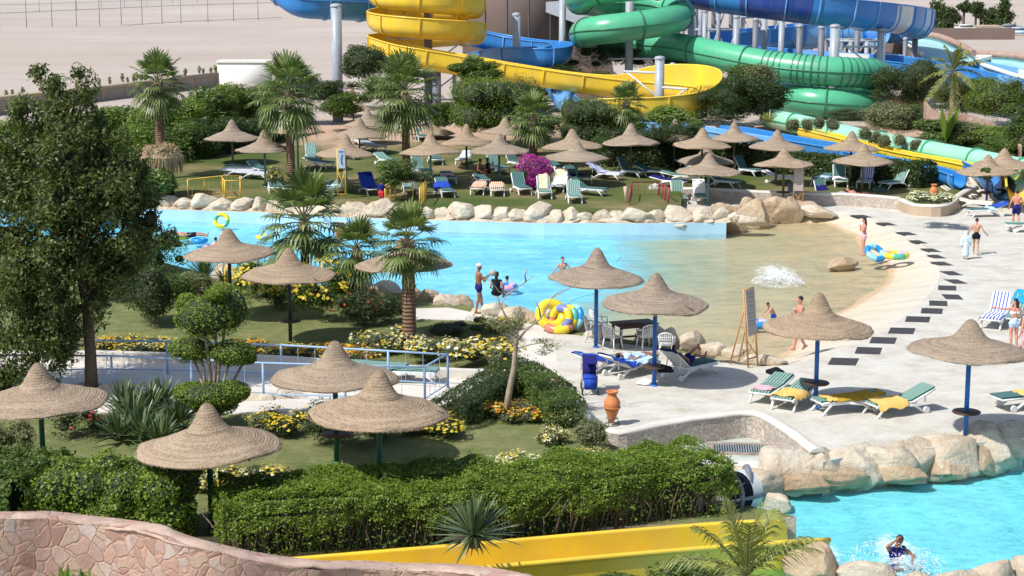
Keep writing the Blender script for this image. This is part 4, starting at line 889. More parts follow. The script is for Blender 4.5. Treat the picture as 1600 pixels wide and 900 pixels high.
def bush_mesh(clumps, n, L, mat, asp=.5, core=.74, gaps=.0, lump=.18, depth=.22, seed=0):
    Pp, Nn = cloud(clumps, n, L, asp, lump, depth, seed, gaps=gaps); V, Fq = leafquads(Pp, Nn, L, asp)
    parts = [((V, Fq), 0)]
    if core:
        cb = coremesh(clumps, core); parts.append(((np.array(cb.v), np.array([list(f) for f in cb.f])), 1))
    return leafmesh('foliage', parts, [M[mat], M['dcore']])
# shared bush shapes, unit size about 1 m radius, base at z=0
BV = {}
def bshape(kind, mat, L, n, seed):
    key = (kind, mat, L, n, seed)
    if key in BV: return BV[key]
    rr = random.Random(seed)
    if kind == 'round': cl = [(0, 0, .95, .85, .85, .85)] + [(rr.uniform(-.45, .45), rr.uniform(-.45, .45), rr.uniform(.6, 1.35), .45, .45, .45) for _ in range(7)]
    elif kind == 'box': cl = [(a * .5, b * .5, c, .55, .55, .55) for a in (-1, 0, 1) for b in (-1, 0, 1) for c in (.5, 1.2)]
    elif kind == 'low': cl = [(rr.uniform(-.7, .7), rr.uniform(-.7, .7), rr.uniform(.25, .6), .4, .4, .35) for _ in range(11)]
    elif kind == 'wild': cl = [(rr.uniform(-.6, .6), rr.uniform(-.6, .6), rr.uniform(.35, 1.5), .42, .42, .38) for _ in range(13)]
    BV[key] = bush_mesh(cl, n, L, mat, seed=seed, gaps=.25 if kind == 'wild' else 0, core=.66 if kind != 'wild' else .42); return BV[key]
def bush(p, rx, rz, kind='round', mat='leaf', n=2600, L=.12, seed=1, label='', group=None, ry=None, name='bush', fl=None, rot=None, cat='bush'):
    """rx: half width (m), rz: height/2 ; shape unit height ~1.8"""
    root = empty(name, label, cat, p, rnd.uniform(0, 6) if rot is None else rot, group)
    Ls = round(L / max(rx, .3), 2)
    o = link('foliage', bshape(kind, mat, Ls, n, seed), root); o.scale = (rx / .95, (ry or rx) / .95, rz * 2 / 1.75)
    if fl:
        key = ('f', fl, kind, seed)
        if key not in BV:
            rr = random.Random(seed); cl = [(0, 0, .9, .82, .82, .82)] if kind in ('round', 'box') else [(rr.uniform(-.7, .7), rr.uniform(-.7, .7), rr.uniform(.3, .6), .42, .42, .36) for _ in range(9)] if kind == 'low' else [(0, 0, .8, .85, .85, .85)]
            Pp, Nn = cloud(cl, 900, .1, lump=.2, depth=.05, seed=seed); k_ = (Nn[:, 2] > -.1) & (vnoise(Pp, 3.7, seed) > -.2); Pp, Nn = Pp[k_] + Nn[k_] * .06, Nn[k_]
            if fl == 'r': Pp, Nn = Pp[::14], Nn[::14]
            s1 = NR.random(len(Pp)) < .65 if len(fl) > 1 else np.ones(len(Pp), bool)
            pa = [(leafquads(Pp[s1], Nn[s1], .10, 1., .35, .5), 0)]
            if (~s1).any(): pa.append((leafquads(Pp[~s1], Nn[~s1], .10, 1., .35, .5), 1))
            BV[key] = leafmesh('flowers', pa, [M['f' + c] for c in fl])
        f_ = link('flowers', BV[key], root); f_.scale = (rx / .93, (ry or rx) / .93, rz * 2 / 1.68)
    return root
# ---- clipped hedge along a line
def hedge(path, wd, h, n, L, mat, label, z0=0, bare=.0, name='hedge', core=True, rough=.13, group=None, twigs=0):
    pts = smooth_line([Vector((p[0], p[1])) for p in path], 6); seg_ = np.array([[p.x, p.y] for p in pts]); dl = np.linalg.norm(np.diff(seg_, axis=0), axis=1); cum = np.concatenate([[0], np.cumsum(dl)]); tot = cum[-1]
    s_ = NR.uniform(0, tot, n); i = np.searchsorted(cum, s_, side='right') - 1; i = i.clip(0, len(dl) - 1); t = ((s_ - cum[i]) / dl[i])[:, None]
    c = seg_[i] * (1 - t) + seg_[i + 1] * t; d = (seg_[i + 1] - seg_[i]) / dl[i][:, None]; nn_ = np.stack([-d[:, 1], d[:, 0]], 1)
    per = 2 * h + wd; u = NR.uniform(0, per, n); side_ = np.where(u < h, -1, np.where(u < h + wd, 0, 1))
    off = np.where(side_ == -1, -wd / 2, np.where(side_ == 1, wd / 2, u - h - wd / 2)); z = np.where(side_ == -1, u, np.where(side_ == 1, per - u, h))
    # round the shoulders
    rr = .28 * min(wd, h); ox = np.abs(off) - (wd / 2 - rr); oz = z - (h - rr); m_ = (ox > 0) & (oz > 0); ln_ = np.sqrt(ox ** 2 + oz ** 2) + 1e-9
    f = np.where(m_, rr / ln_, 1); off = np.where(m_, np.sign(off) * (wd / 2 - rr + ox * np.minimum(f, 1)), off); z = np.where(m_, h - rr + oz * np.minimum(f, 1), z)
    Nn = np.zeros((n, 3)); Nn[:, :2] = nn_ * np.sign(off)[:, None] * (side_ != 0)[:, None]; Nn[:, 2] = (side_ == 0) + (m_ * .7)
    Pp = np.zeros((n, 3)); Pp[:, :2] = c + nn_ * off[:, None]; Pp[:, 2] = z
    ne = int(n * .5 * (wd * h) / ((per) * tot)) * 2 + 40; ee = NR.random(ne) < .5; ec = np.where(ee[:, None], seg_[-1], seg_[0]); ed = np.where(ee[:, None], (seg_[-1] - seg_[-2]) / dl[-1], -(seg_[1] - seg_[0]) / dl[0]); eo = NR.uniform(-wd / 2, wd / 2, ne)
    EP = np.zeros((ne, 3)); EP[:, :2] = ec + np.stack([-ed[:, 1], ed[:, 0]], 1) * eo[:, None] + ed * (.12 - .5 * (np.abs(eo) / wd) ** 2 * wd * .4)[:, None]; EP[:, 2] = NR.uniform(0, h - .05, ne); EN = np.zeros((ne, 3)); EN[:, :2] = ed; Pp = np.concatenate([Pp, EP]); Nn = np.concatenate([Nn, EN]); n = n + ne
    nz = vnoise(Pp, 1.1, 5) * rough + vnoise(Pp, 3.4, 8) * rough * .6 - np.abs(NR.normal(0, .06, n)) + (NR.random(n) < .04) * .12
    Nn /= np.linalg.norm(Nn, axis=1, keepdims=True) + 1e-9; Pp += Nn * nz[:, None]
    keep = Pp[:, 2] > .03
    if bare: keep &= (Pp[:, 2] > bare * h * (.8 + .7 * vnoise(Pp * np.array([1, 1, .2]), 1.4, 4))) | (NR.random(n) < .12)
    Pp[:, 2] += z0; p0 = np.array([seg_[0][0], seg_[0][1], z0]); Pp -= p0
    V, Fq = leafquads(Pp[keep], Nn[keep], L, .5, .6, .35)
    root = empty(name, label, 'hedge', tuple(p0), 0, group)
    parts = [((V, Fq), 0)]; me = leafmesh('foliage', parts, [M[mat]]); link('foliage', me, root)
    if core:
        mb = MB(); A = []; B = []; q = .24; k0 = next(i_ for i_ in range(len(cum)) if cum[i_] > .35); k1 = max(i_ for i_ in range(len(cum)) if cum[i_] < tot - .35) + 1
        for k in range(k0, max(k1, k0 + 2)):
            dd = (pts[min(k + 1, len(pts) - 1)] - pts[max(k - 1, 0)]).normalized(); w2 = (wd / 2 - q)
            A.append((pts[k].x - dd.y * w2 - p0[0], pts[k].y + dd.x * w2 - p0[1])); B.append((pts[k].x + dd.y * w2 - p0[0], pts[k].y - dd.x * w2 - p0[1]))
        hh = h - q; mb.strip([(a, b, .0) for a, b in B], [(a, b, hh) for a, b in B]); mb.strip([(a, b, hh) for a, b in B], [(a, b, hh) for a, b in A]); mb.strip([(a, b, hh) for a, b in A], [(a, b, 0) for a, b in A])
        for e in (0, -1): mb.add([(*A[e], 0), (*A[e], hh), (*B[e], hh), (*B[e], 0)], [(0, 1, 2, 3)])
        mb.build('shade_core', M['dcore'], root)  # added dark box closes leaf gaps, coloured as the hedge's inner shade
    if twigs:
        tb = MB()
        for _ in range(twigs):
            k = rnd.randrange(len(pts) - 1); dd = (pts[k + 1] - pts[k]); p = pts[k] + dd * rnd.random(); dd.normalize(); s1 = rnd.choice((1, 1, 1, -1)); o_ = wd / 2 - rnd.uniform(.05, .3)
            b0 = Vector((p.x + dd.y * o_ * s1 - p0[0], p.y - dd.x * o_ * s1 - p0[1], 0)); tb.tube([b0, b0 + Vector((rnd.uniform(-.15, .15), rnd.uniform(-.1, .1), h * .35)), b0 + Vector((rnd.uniform(-.45, .45), rnd.uniform(-.1, .15), h * rnd.uniform(.55, .8)))], [.018, .012, .006], 4)
        tb.build('twigs', M['twig'], root)
    return root
hedge([P(x, y, 0).xy for x, y in [(345, 842), (450, 836), (600, 828), (760, 817), (900, 804), (1020, 790), (1105, 777)]], 2.3, 1.3, 130000, .062, 'leafh', 'long bright clipped hedge running across the foreground to the dark tube', bare=.5, twigs=330, rough=.24, z0=-.1)
root = empty('hedge', 'bright bushy hedge block standing behind the pink wall at lower left', 'hedge', P(180, 832)); cl = []
for i in range(34):
    x = rnd.uniform(-1.45, 1.5); q = rnd.random(); z = rnd.uniform(.3, 1.5 if x > -.9 else 1.25); cl.append((x, rnd.uniform(-.75, .8), z, rnd.uniform(.42, .6), rnd.uniform(.42, .6), rnd.uniform(.38, .52)))
cl += [(a_, b_, c_, .62, .62, .5) for a_ in (-1.1, -.4, .4, 1.1) for b_ in (-.5, .4) for c_ in (.5, 1.15)]
link('foliage', bush_mesh(cl, 62000, .085, 'leafh', core=.8, lump=.16, depth=.12, seed=3), root)
hedge([P(x, y, 0).xy for x, y in [(-160, 828), (-60, 830), (20, 828), (70, 832)]], 2.4, 1.6, 16000, .10, 'leaf', 'darker leafy hedge at the lower left corner', bare=.1, rough=.26)
# far hedges right of centre behind the loungers
hedge([PT(x, y).xy for x, y in [(1225, 268), (1300, 276), (1380, 285), (1450, 292)]], 2.2, 1.25, 15000, .17, 'leafd', 'dark clipped hedge behind the loungers at right, under the thin blue chute', z0=.6)
hedge([PT(x, y).xy for x, y in [(1360, 252), (1420, 266), (1480, 280)]], 1.6, .9, 8000, .17, 'leafh', 'bright green hedge top beside the narrow yellow chute', z0=.3)
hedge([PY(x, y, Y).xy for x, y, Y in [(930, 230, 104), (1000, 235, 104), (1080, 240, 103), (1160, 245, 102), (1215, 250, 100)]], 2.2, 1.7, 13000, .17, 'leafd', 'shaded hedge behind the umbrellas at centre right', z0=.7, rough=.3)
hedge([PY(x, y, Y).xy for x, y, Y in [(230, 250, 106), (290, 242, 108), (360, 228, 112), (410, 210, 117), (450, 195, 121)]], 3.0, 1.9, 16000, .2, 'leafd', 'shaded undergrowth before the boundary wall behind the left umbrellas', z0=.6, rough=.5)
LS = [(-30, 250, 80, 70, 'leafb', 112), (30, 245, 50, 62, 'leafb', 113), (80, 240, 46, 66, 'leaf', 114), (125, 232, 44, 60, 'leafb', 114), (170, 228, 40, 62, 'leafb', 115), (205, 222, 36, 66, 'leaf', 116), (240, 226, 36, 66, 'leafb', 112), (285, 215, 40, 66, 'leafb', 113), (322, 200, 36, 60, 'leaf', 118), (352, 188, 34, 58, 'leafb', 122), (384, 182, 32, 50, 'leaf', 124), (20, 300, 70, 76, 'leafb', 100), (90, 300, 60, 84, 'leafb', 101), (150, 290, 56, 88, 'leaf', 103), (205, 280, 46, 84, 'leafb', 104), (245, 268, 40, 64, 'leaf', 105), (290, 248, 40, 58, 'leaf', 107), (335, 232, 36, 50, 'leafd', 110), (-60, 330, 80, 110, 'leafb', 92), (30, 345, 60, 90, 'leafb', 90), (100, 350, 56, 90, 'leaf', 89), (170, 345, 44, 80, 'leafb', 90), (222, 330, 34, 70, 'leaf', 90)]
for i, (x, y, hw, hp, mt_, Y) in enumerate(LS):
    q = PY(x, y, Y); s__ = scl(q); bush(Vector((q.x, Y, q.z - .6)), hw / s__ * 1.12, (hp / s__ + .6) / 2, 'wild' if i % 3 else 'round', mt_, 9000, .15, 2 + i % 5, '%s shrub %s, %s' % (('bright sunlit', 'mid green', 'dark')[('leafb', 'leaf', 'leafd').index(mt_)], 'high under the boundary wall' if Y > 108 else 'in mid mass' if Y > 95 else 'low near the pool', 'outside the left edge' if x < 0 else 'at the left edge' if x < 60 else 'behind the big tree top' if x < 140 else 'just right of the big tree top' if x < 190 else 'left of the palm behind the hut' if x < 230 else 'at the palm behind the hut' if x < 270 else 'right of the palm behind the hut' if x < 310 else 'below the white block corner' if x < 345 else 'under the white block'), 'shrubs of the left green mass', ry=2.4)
# clipped bush strip along the walkway end (two arms)
hedge([P(x, y, 0).xy for x, y in [(700, 668), (730, 652), (760, 632), (790, 612), (830, 602)]], 1.15, .75, 11000, .07, 'leafd', 'dark clipped bush strip beside the walkway end and the bare tree', rough=.12)
hedge([P(x, y, 0).xy for x, y in [(815, 605), (845, 622), (868, 645), (884, 668)]], 1.1, .75, 10000, .07, 'leaf', 'bush strip along the deck side of the lower lawn', rough=.12)
# ---- general bushes: (x, ybase, halfwidth px, height px, kind, mat, n, L, seed, label, flowers, level)
def bpx(x, y, hw, hp, kind, mat, n, L, seed, label, fl=None, lv='0', group=None, Y=None, cat='bush', ry=None):
    p = P(x, y, 0) if lv == '0' else PT(x, y)
    if Y: q = PY(x, y, Y); p = Vector((q.x, Y, q.z))
    if fl and lv == '0' and not Y: hp *= 1.3; hw *= 1.05
    s_ = scl(p); return bush(p, hw / s_, hp / s_ / 2, kind, mat, n, L, seed, label, group, fl=fl, cat=cat, ry=ry)
fg = 'flowering bushes along the walkway'
B = [
 (920, 700, 34, 46, 'round', 'leafo', 4200, .05, 3, 'round brownish clipped bush just left of the terracotta jar', None),
 (858, 690, 26, 30, 'low', 'leafo', 3000, .06, 4, 'cream daisy clump on the lawn edge left of the round brown bush', 'wy'), (878, 662, 24, 34, 'low', 'leafo', 3000, .06, 5, 'cream daisy clump between the bush strip and the paving', 'wy'),
 (795, 655, 42, 34, 'low', 'leafo', 3500, .06, 4, 'orange and yellow flower clump at the foot of the bare tree', 'oy'), (925, 712, 24, 20, 'low', 'leafo', 2200, .06, 5, 'small yellow flower tuft below the round brown bush', 'yw'),
 (805, 745, 52, 48, 'low', 'leafo', 4200, .06, 6, 'pale yellow daisy mound in the middle of the lower lawn', 'wy'), (395, 764, 55, 46, 'low', 'leafo', 4200, .06, 4, 'bright yellow flower mound behind the hedge beside the low umbrella', 'yw'),
 (325, 762, 30, 40, 'low', 'leafo', 3000, .06, 5, 'white and yellow daisy clump under the low umbrella', 'wy'),
 (758, 572, 58, 62, 'low', 'leafo', 5200, .06, 6, 'big yellow daisy bush at the corner of the walkway', 'yw'), (680, 562, 42, 50, 'low', 'leafo', 4600, .06, 4, 'pale daisy bush behind the striped lounger', 'wy'),
 (600, 545, 48, 46, 'low', 'leafo', 4600, .06, 5, 'white daisy bush left of the palm foot', 'wy'), (560, 562, 40, 30, 'low', 'leafo', 3600, .06, 6, 'orange and yellow flowers in front of the white daisy bush', 'oy'),
 (505, 558, 40, 30, 'low', 'leafo', 3600, .06, 4, 'orange marigold patch behind the walkway rail', 'oy'), (440, 556, 40, 28, 'low', 'leafo', 3600, .06, 5, 'yellow marigold patch right of the topiary', 'yo'),
 (395, 552, 26, 34, 'low', 'leafo', 3000, .06, 6, 'orange flower patch touching the topiary', 'oy'), (255, 548, 34, 30, 'low', 'leafo', 3600, .06, 4, 'yellow flower patch left of the topiary', 'yw'), (205, 546, 34, 28, 'low', 'leafo', 3600, .06, 5, 'golden flower patch right of the big tree trunk', 'yo'), (160, 544, 26, 26, 'low', 'leafo', 3000, .06, 6, 'golden flower patch at the big tree trunk', 'yo'),
 (560, 508, 42, 46, 'wild', 'leafd', 3600, .08, 2, 'dark hibiscus bush with a few red blooms', 'r'), (612, 502, 36, 42, 'wild', 'leafd', 3200, .08, 3, 'dark shaded bush left of the palm trunk', None),
 (500, 498, 48, 70, 'wild', 'leaf', 4200, .08, 4, 'tall loose shrub with yellow flowers behind the lawn umbrella', 'y'), (430, 480, 34, 46, 'wild', 'leaf', 3200, .08, 5, 'shrub with yellow flowers left of the lawn umbrella pole', 'y'),
 (715, 520, 44, 34, 'low', 'leafd', 3400, .07, 3, 'dark low bush behind the standing man with the cap', None), (770, 515, 38, 26, 'low', 'leafo', 2800, .07, 3, 'dry olive ground shrub on the shore path corner', 'y'),
 (236, 505, 56, 96, 'round', 'leafd', 6800, .09, 1, 'large round dark shrub on the lawn right of the big tree', None), (205, 440, 60, 84, 'wild', 'leaf', 5200, .1, 2, 'sunny loose shrub behind the round dark one', None),
 (520, 690, 60, 66, 'wild', 'leafd', 4600, .07, 3, 'dark bush under the two overlapping umbrellas', None), (600, 690, 46, 50, 'wild', 'leafd', 3600, .07, 4, 'dark shaded bush beneath the front umbrella', None), (440, 675, 46, 50, 'low', 'leafd', 3600, .07, 6, 'shaded bush with small yellow flowers below the walkway', 'y'), (405, 680, 30, 34, 'wild', 'leafo', 3000, .07, 3, 'greyish shrub right of the low umbrella tip', None),
 (680, 672, 60, 40, 'low', 'leafd', 4600, .07, 4, 'dark low bush with yellow flowers right of the front umbrella', 'y'),
 (125, 680, 46, 46, 'wild', 'leafd', 3600, .07, 5, 'dark rose bush below the left umbrella', 'r'), (20, 716, 40, 60, 'wild', 'leafo', 3600, .07, 6, 'greyish bush under the left umbrella', None), (55, 632, 40, 46, 'wild', 'leafd', 3000, .07, 2, 'shrub behind the left umbrella top', None),
 (285, 478, 34, 54, 'wild', 'leaf', 3600, .08, 4, 'loose green shrub behind the topiary top', None), (165, 470, 44, 70, 'wild', 'leafd', 3600, .09, 5, 'dark shrub behind the big tree trunk', None), (255, 425, 44, 60, 'wild', 'leaf', 4200, .09, 3, 'green shrub beside the cycad at the left shore', None), (300, 470, 30, 50, 'wild', 'leafo', 3000, .08, 2, 'dry looking shrub left of the dark yucca', None), (400, 462, 40, 44, 'wild', 'leaf', 3600, .08, 3, 'green shrub behind the lawn umbrella at left', 'y'), (545, 470, 40, 50, 'wild', 'leafd', 3600, .08, 4, 'dark shrub between the two garden palms', None),
 (10, 612, 30, 40, 'wild', 'leaf', 2600, .08, 2, 'green shrub at the left edge by the walkway', None),
]
for b in B: bpx(*b[:10], fl=b[10])
B2 = [
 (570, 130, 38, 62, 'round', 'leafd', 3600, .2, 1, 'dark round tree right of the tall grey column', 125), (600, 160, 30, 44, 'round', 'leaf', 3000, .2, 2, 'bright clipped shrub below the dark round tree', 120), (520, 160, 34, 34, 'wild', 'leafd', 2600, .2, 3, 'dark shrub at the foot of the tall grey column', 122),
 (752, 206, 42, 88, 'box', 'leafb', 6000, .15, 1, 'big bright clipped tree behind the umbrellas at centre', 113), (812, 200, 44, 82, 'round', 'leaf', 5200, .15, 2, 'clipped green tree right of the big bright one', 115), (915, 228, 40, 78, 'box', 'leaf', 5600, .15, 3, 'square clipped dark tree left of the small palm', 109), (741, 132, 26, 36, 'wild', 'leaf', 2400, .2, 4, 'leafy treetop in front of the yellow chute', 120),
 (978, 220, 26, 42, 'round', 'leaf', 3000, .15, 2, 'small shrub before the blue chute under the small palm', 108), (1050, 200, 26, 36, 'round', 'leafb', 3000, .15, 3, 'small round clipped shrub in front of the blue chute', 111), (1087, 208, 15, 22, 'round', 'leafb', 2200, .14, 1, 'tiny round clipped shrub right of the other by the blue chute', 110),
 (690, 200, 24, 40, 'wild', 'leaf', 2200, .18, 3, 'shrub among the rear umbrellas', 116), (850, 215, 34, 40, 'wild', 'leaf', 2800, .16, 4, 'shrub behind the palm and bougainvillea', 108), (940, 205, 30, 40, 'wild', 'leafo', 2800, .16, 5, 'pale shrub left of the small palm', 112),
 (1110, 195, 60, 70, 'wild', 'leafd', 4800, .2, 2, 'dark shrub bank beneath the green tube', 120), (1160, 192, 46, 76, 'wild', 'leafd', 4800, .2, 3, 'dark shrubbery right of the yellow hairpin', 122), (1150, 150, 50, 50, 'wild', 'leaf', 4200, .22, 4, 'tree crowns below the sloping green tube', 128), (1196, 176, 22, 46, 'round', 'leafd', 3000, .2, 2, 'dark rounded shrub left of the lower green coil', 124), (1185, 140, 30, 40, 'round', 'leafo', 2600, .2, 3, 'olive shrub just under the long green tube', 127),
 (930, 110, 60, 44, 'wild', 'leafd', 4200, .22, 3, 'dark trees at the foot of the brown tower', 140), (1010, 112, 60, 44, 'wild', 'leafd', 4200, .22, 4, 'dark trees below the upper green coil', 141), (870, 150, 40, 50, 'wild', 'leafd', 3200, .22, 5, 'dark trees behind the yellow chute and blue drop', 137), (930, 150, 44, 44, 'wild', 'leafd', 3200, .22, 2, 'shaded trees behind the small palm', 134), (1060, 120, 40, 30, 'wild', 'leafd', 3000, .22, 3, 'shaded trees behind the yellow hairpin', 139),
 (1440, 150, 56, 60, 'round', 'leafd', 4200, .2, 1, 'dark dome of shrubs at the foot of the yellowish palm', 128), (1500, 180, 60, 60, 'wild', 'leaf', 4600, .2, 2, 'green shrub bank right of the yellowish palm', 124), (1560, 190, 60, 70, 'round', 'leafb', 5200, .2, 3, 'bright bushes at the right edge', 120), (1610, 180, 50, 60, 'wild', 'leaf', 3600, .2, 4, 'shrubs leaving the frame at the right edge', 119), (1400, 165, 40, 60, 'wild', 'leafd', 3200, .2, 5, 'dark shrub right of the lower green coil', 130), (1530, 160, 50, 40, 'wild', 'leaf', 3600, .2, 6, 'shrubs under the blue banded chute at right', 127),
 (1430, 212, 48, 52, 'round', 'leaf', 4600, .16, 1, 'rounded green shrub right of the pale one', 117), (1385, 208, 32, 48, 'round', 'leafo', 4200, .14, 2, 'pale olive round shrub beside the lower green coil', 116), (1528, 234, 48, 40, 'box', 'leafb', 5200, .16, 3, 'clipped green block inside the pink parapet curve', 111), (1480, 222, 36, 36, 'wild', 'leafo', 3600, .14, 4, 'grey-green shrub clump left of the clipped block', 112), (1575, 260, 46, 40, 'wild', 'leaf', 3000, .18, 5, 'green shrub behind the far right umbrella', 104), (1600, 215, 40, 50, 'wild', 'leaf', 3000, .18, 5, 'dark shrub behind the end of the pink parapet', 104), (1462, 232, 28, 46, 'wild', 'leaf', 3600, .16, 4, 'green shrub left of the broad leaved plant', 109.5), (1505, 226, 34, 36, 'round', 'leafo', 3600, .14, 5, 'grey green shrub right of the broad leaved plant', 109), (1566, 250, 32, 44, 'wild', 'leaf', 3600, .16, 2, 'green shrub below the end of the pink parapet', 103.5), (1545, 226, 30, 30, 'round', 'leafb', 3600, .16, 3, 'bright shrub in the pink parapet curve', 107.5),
 (1330, 190, 70, 22, 'wild', 'leafd', 4200, .18, 2, 'shaded undergrowth below the lower green coil', 122),
 (410, 175, 50, 50, 'wild', 'leaf', 4200, .2, 2, 'green shrubs below the white block', 130), (465, 165, 60, 50, 'round', 'leaf', 4200, .2, 1, 'green shrub behind the left tall palm', 128), (350, 190, 50, 52, 'wild', 'leafd', 4200, .2, 3, 'dark shrub before the white block', 128), (540, 185, 30, 40, 'wild', 'leaf', 3000, .2, 3, 'green shrub behind the small rear umbrellas', 121),
 (614, 292, 36, 50, 'wild', 'leaf', 4600, .12, 2, 'leafy shrub between the loungers left of the palm trunk', 90), (640, 285, 32, 34, 'low', 'leafo', 3000, .1, 3, 'pale low shrub at the foot of the far palm', 91), (430, 290, 14, 30, 'wild', 'leafo', 1600, .1, 3, 'small yellow flowering plant left of the blue striped towel', 90),
 (1540, 282, 10, 20, 'wild', 'leafd', 1500, .1, 3, 'small dark shrub behind the stacked swim rings', 90), (1060, 236, 50, 46, 'wild', 'leafd', 3600, .17, 3, 'dark shrubs behind the umbrellas right of the grey brown pole', 101), (990, 245, 50, 46, 'wild', 'leafd', 3600, .17, 4, 'dark shrubs behind the umbrella with the brownish pole', 101),
 (258, 300, 22, 30, 'wild', 'leafo', 2000, .1, 3, 'pale shrub left of the thatched lookout hut', 91), (60, 345, 90, 110, 'wild', 'leaf', 6000, .16, 4, 'sunlit bushes at far left beyond the pool', 88), (170, 330, 60, 70, 'wild', 'leafb', 5000, .14, 5, 'bright bushes left of the thatched hut', 90),
 (1462, 318, 40, 34, 'low', 'leafo', 4200, .08, 4, 'bed of white flowers on the round kerb wall', 83),
]
for b in B2:
    b = list(b)
    if b[10] > 95: b[6] = int(b[6] * 2.3); b[7] = b[7] * .68
    if b[0] > 1370 and b[10] < 126 and b[5] == 'leafd': b[5] = 'leaf'
    bpx(*b[:10], Y=b[10], fl='w' if 'white flowers on' in b[9] else ('y' if 'yellow flowering' in b[9] else None), cat='tree' if 'tree' in b[9].split(' ')[:4] or 'trees' in b[9] else 'bush', ry=2.2 if b[10] > 100 else None)
# row of small pale shrubs along the mint tube
for i, (x, y) in enumerate([(1262, 208), (1278, 205), (1300, 208), (1368, 228), (1380, 233), (1405, 232), (1432, 240), (1462, 247), (1487, 250), (1240, 208), (1350, 222)]):
    bpx(x, y, 13, 24, 'round', 'leafo', 2600, .07, 2 + i % 3, 'pale feathery ball shrub along the mint tube, ' + ('at its upper end, front', 'at its upper end, behind', 'right of the blue chute end', 'behind the hedge umbrella', 'right of the hedge umbrella', 'above the thin blue chute', 'left of the second tube seam', 'at the broad leaved plant', 'right of the broad leaved plant', 'leftmost of the row', 'behind the straw hat tip')[i], Y=110 - i * .8, group='ball shrubs along the mint tube')
# bougainvillea
root = bpx(834, 294, 38, 50, 'round', 'leafd', 3600, .09, 1, 'magenta bougainvillea mound in full flower among the loungers', lv='l', ry=1.0)
Pp, Nn = cloud([(0, 0, .95, .95, .95, .88), (.5, .1, .6, .5, .5, .5), (-.5, -.1, .6, .5, .5, .5), (0, 0, .6, .95, .95, .55)], 11000, .06, lump=.16, depth=.06, seed=4); k_ = vnoise(Pp, 6, 2) > -.75
o = link('bracts', leafmesh('bracts', [(leafquads(Pp[k_] + Nn[k_] * .05, Nn[k_], .07, .8, .6, .3), 0)], [M['fm']]), root); o.scale = root.children[0].scale
# dry saplings standing behind the boundary wall
for x in [10, 20, 36, 120, 155, 172, 192, 200, 210, 214, 222, 228, 262, 272, 290, 312, 318, 330, 337, 338, 64]:
    Y = 142 + x * .09; yb = 155 - x * .115; p = PY(x, yb + 3, Y); hh = rnd.uniform(14, 22) / scl(p)
    Pp, Nn = cloud([(0, 0, hh * .7, hh * .16, hh * .16, hh * .34)], 60, .2, seed=x); mb = MB(); mb.tube([(0, 0, -2), (.05, 0, hh)], .03, 4)
    V, Fq = leafquads(Pp, Nn, .22, .5); me = leafmesh('sapling', [((V, Fq), 0), ((np.array(mb.v), np.array([f for f in mb.f if len(f) == 4])), 1)], [M['leafo'], M['twig']])
    tag(link('sapling', me, None, tuple(p)), 'thin dry sapling in the row behind the boundary wall', 'sapling', 'saplings behind the boundary wall')
# ---- yucca rosettes
def rosette(p, r, nb, mat, label, up=(5, 85), wd=.05, dry=False, name='yucca', trunk=0.0):
    root = empty(name, label, 'plant', p, rnd.uniform(0, 6)); mb = MB()
    for i in range(nb):
        az = rnd.uniform(0, 2 * math.pi); el = R(rnd.uniform(*up)); l = r * rnd.uniform(.8, 1.1); dr = rnd.uniform(.02, .22) * l; d = Vector((math.cos(az), math.sin(az), 0)); s_ = Vector((-d.y, d.x, 0)); P0 = Vector((0, 0, trunk)) + d * .05
        prev = None; vs = []
        for k, (t, w_) in enumerate(((0, .6), (.35, 1), (.75, .75), (1, .04))):
            c_ = P0 + d * (l * t * math.cos(el)) + Vector((0, 0, l * t * math.sin(el) - dr * t * t)); vs += [c_ - s_ * wd * w_ * .5, c_ + s_ * wd * w_ * .5]
        mb.add(vs, [(0, 1, 3, 2), (2, 3, 5, 4), (4, 5, 7, 6)])
    mb.build('blades', M[mat], root)
    if trunk: t_ = MB(); t_.tube([(0, 0, 0), (0, 0, trunk)], .12, 8); t_.build('trunk', M['pbark'], root)
    if dry:
        db = MB()
        for i in range(nb // 3):
            az = rnd.uniform(0, 2 * math.pi); el = R(rnd.uniform(-55, 5)); l = r * rnd.uniform(.4, .7); d = Vector((math.cos(az), math.sin(az), 0)); s_ = Vector((-d.y, d.x, 0)); c0 = Vector((0, 0, trunk)); c1 = c0 + d * l * math.cos(el) + Vector((0, 0, l * math.sin(el)))
            db.add([c0 - s_ * wd * .5, c0 + s_ * wd * .5, c1 + s_ * .005, c1 - s_ * .005], [(0, 1, 2, 3)])
        db.build('dry_blades', M['dry'], root)
    return root
rosette(PY(741, 855, 33), .98, 130, 'yucca', 'spiky yucca in front of the yellow slide and hedge', (-8, 85), .065, True, trunk=.25)
rosette(P(320, 452, .0) + Vector((0, 0, .5)), 1.15, 150, 'yucca', 'dark yucca in front of the umbrella at the pool, left', (-10, 85), .06, True)
rosette(P(352, 452, .0) + Vector((0, 0, .3)), .8, 90, 'palmy', 'pale yucca tuft right of the dark one at the pool', (-5, 85), .05)
rosette(P(262, 400, 0) + Vector((0, -3, .8)), 1.3, 110, 'yucca', 'half hidden cycad at the left pool shore', (-10, 60), .06)
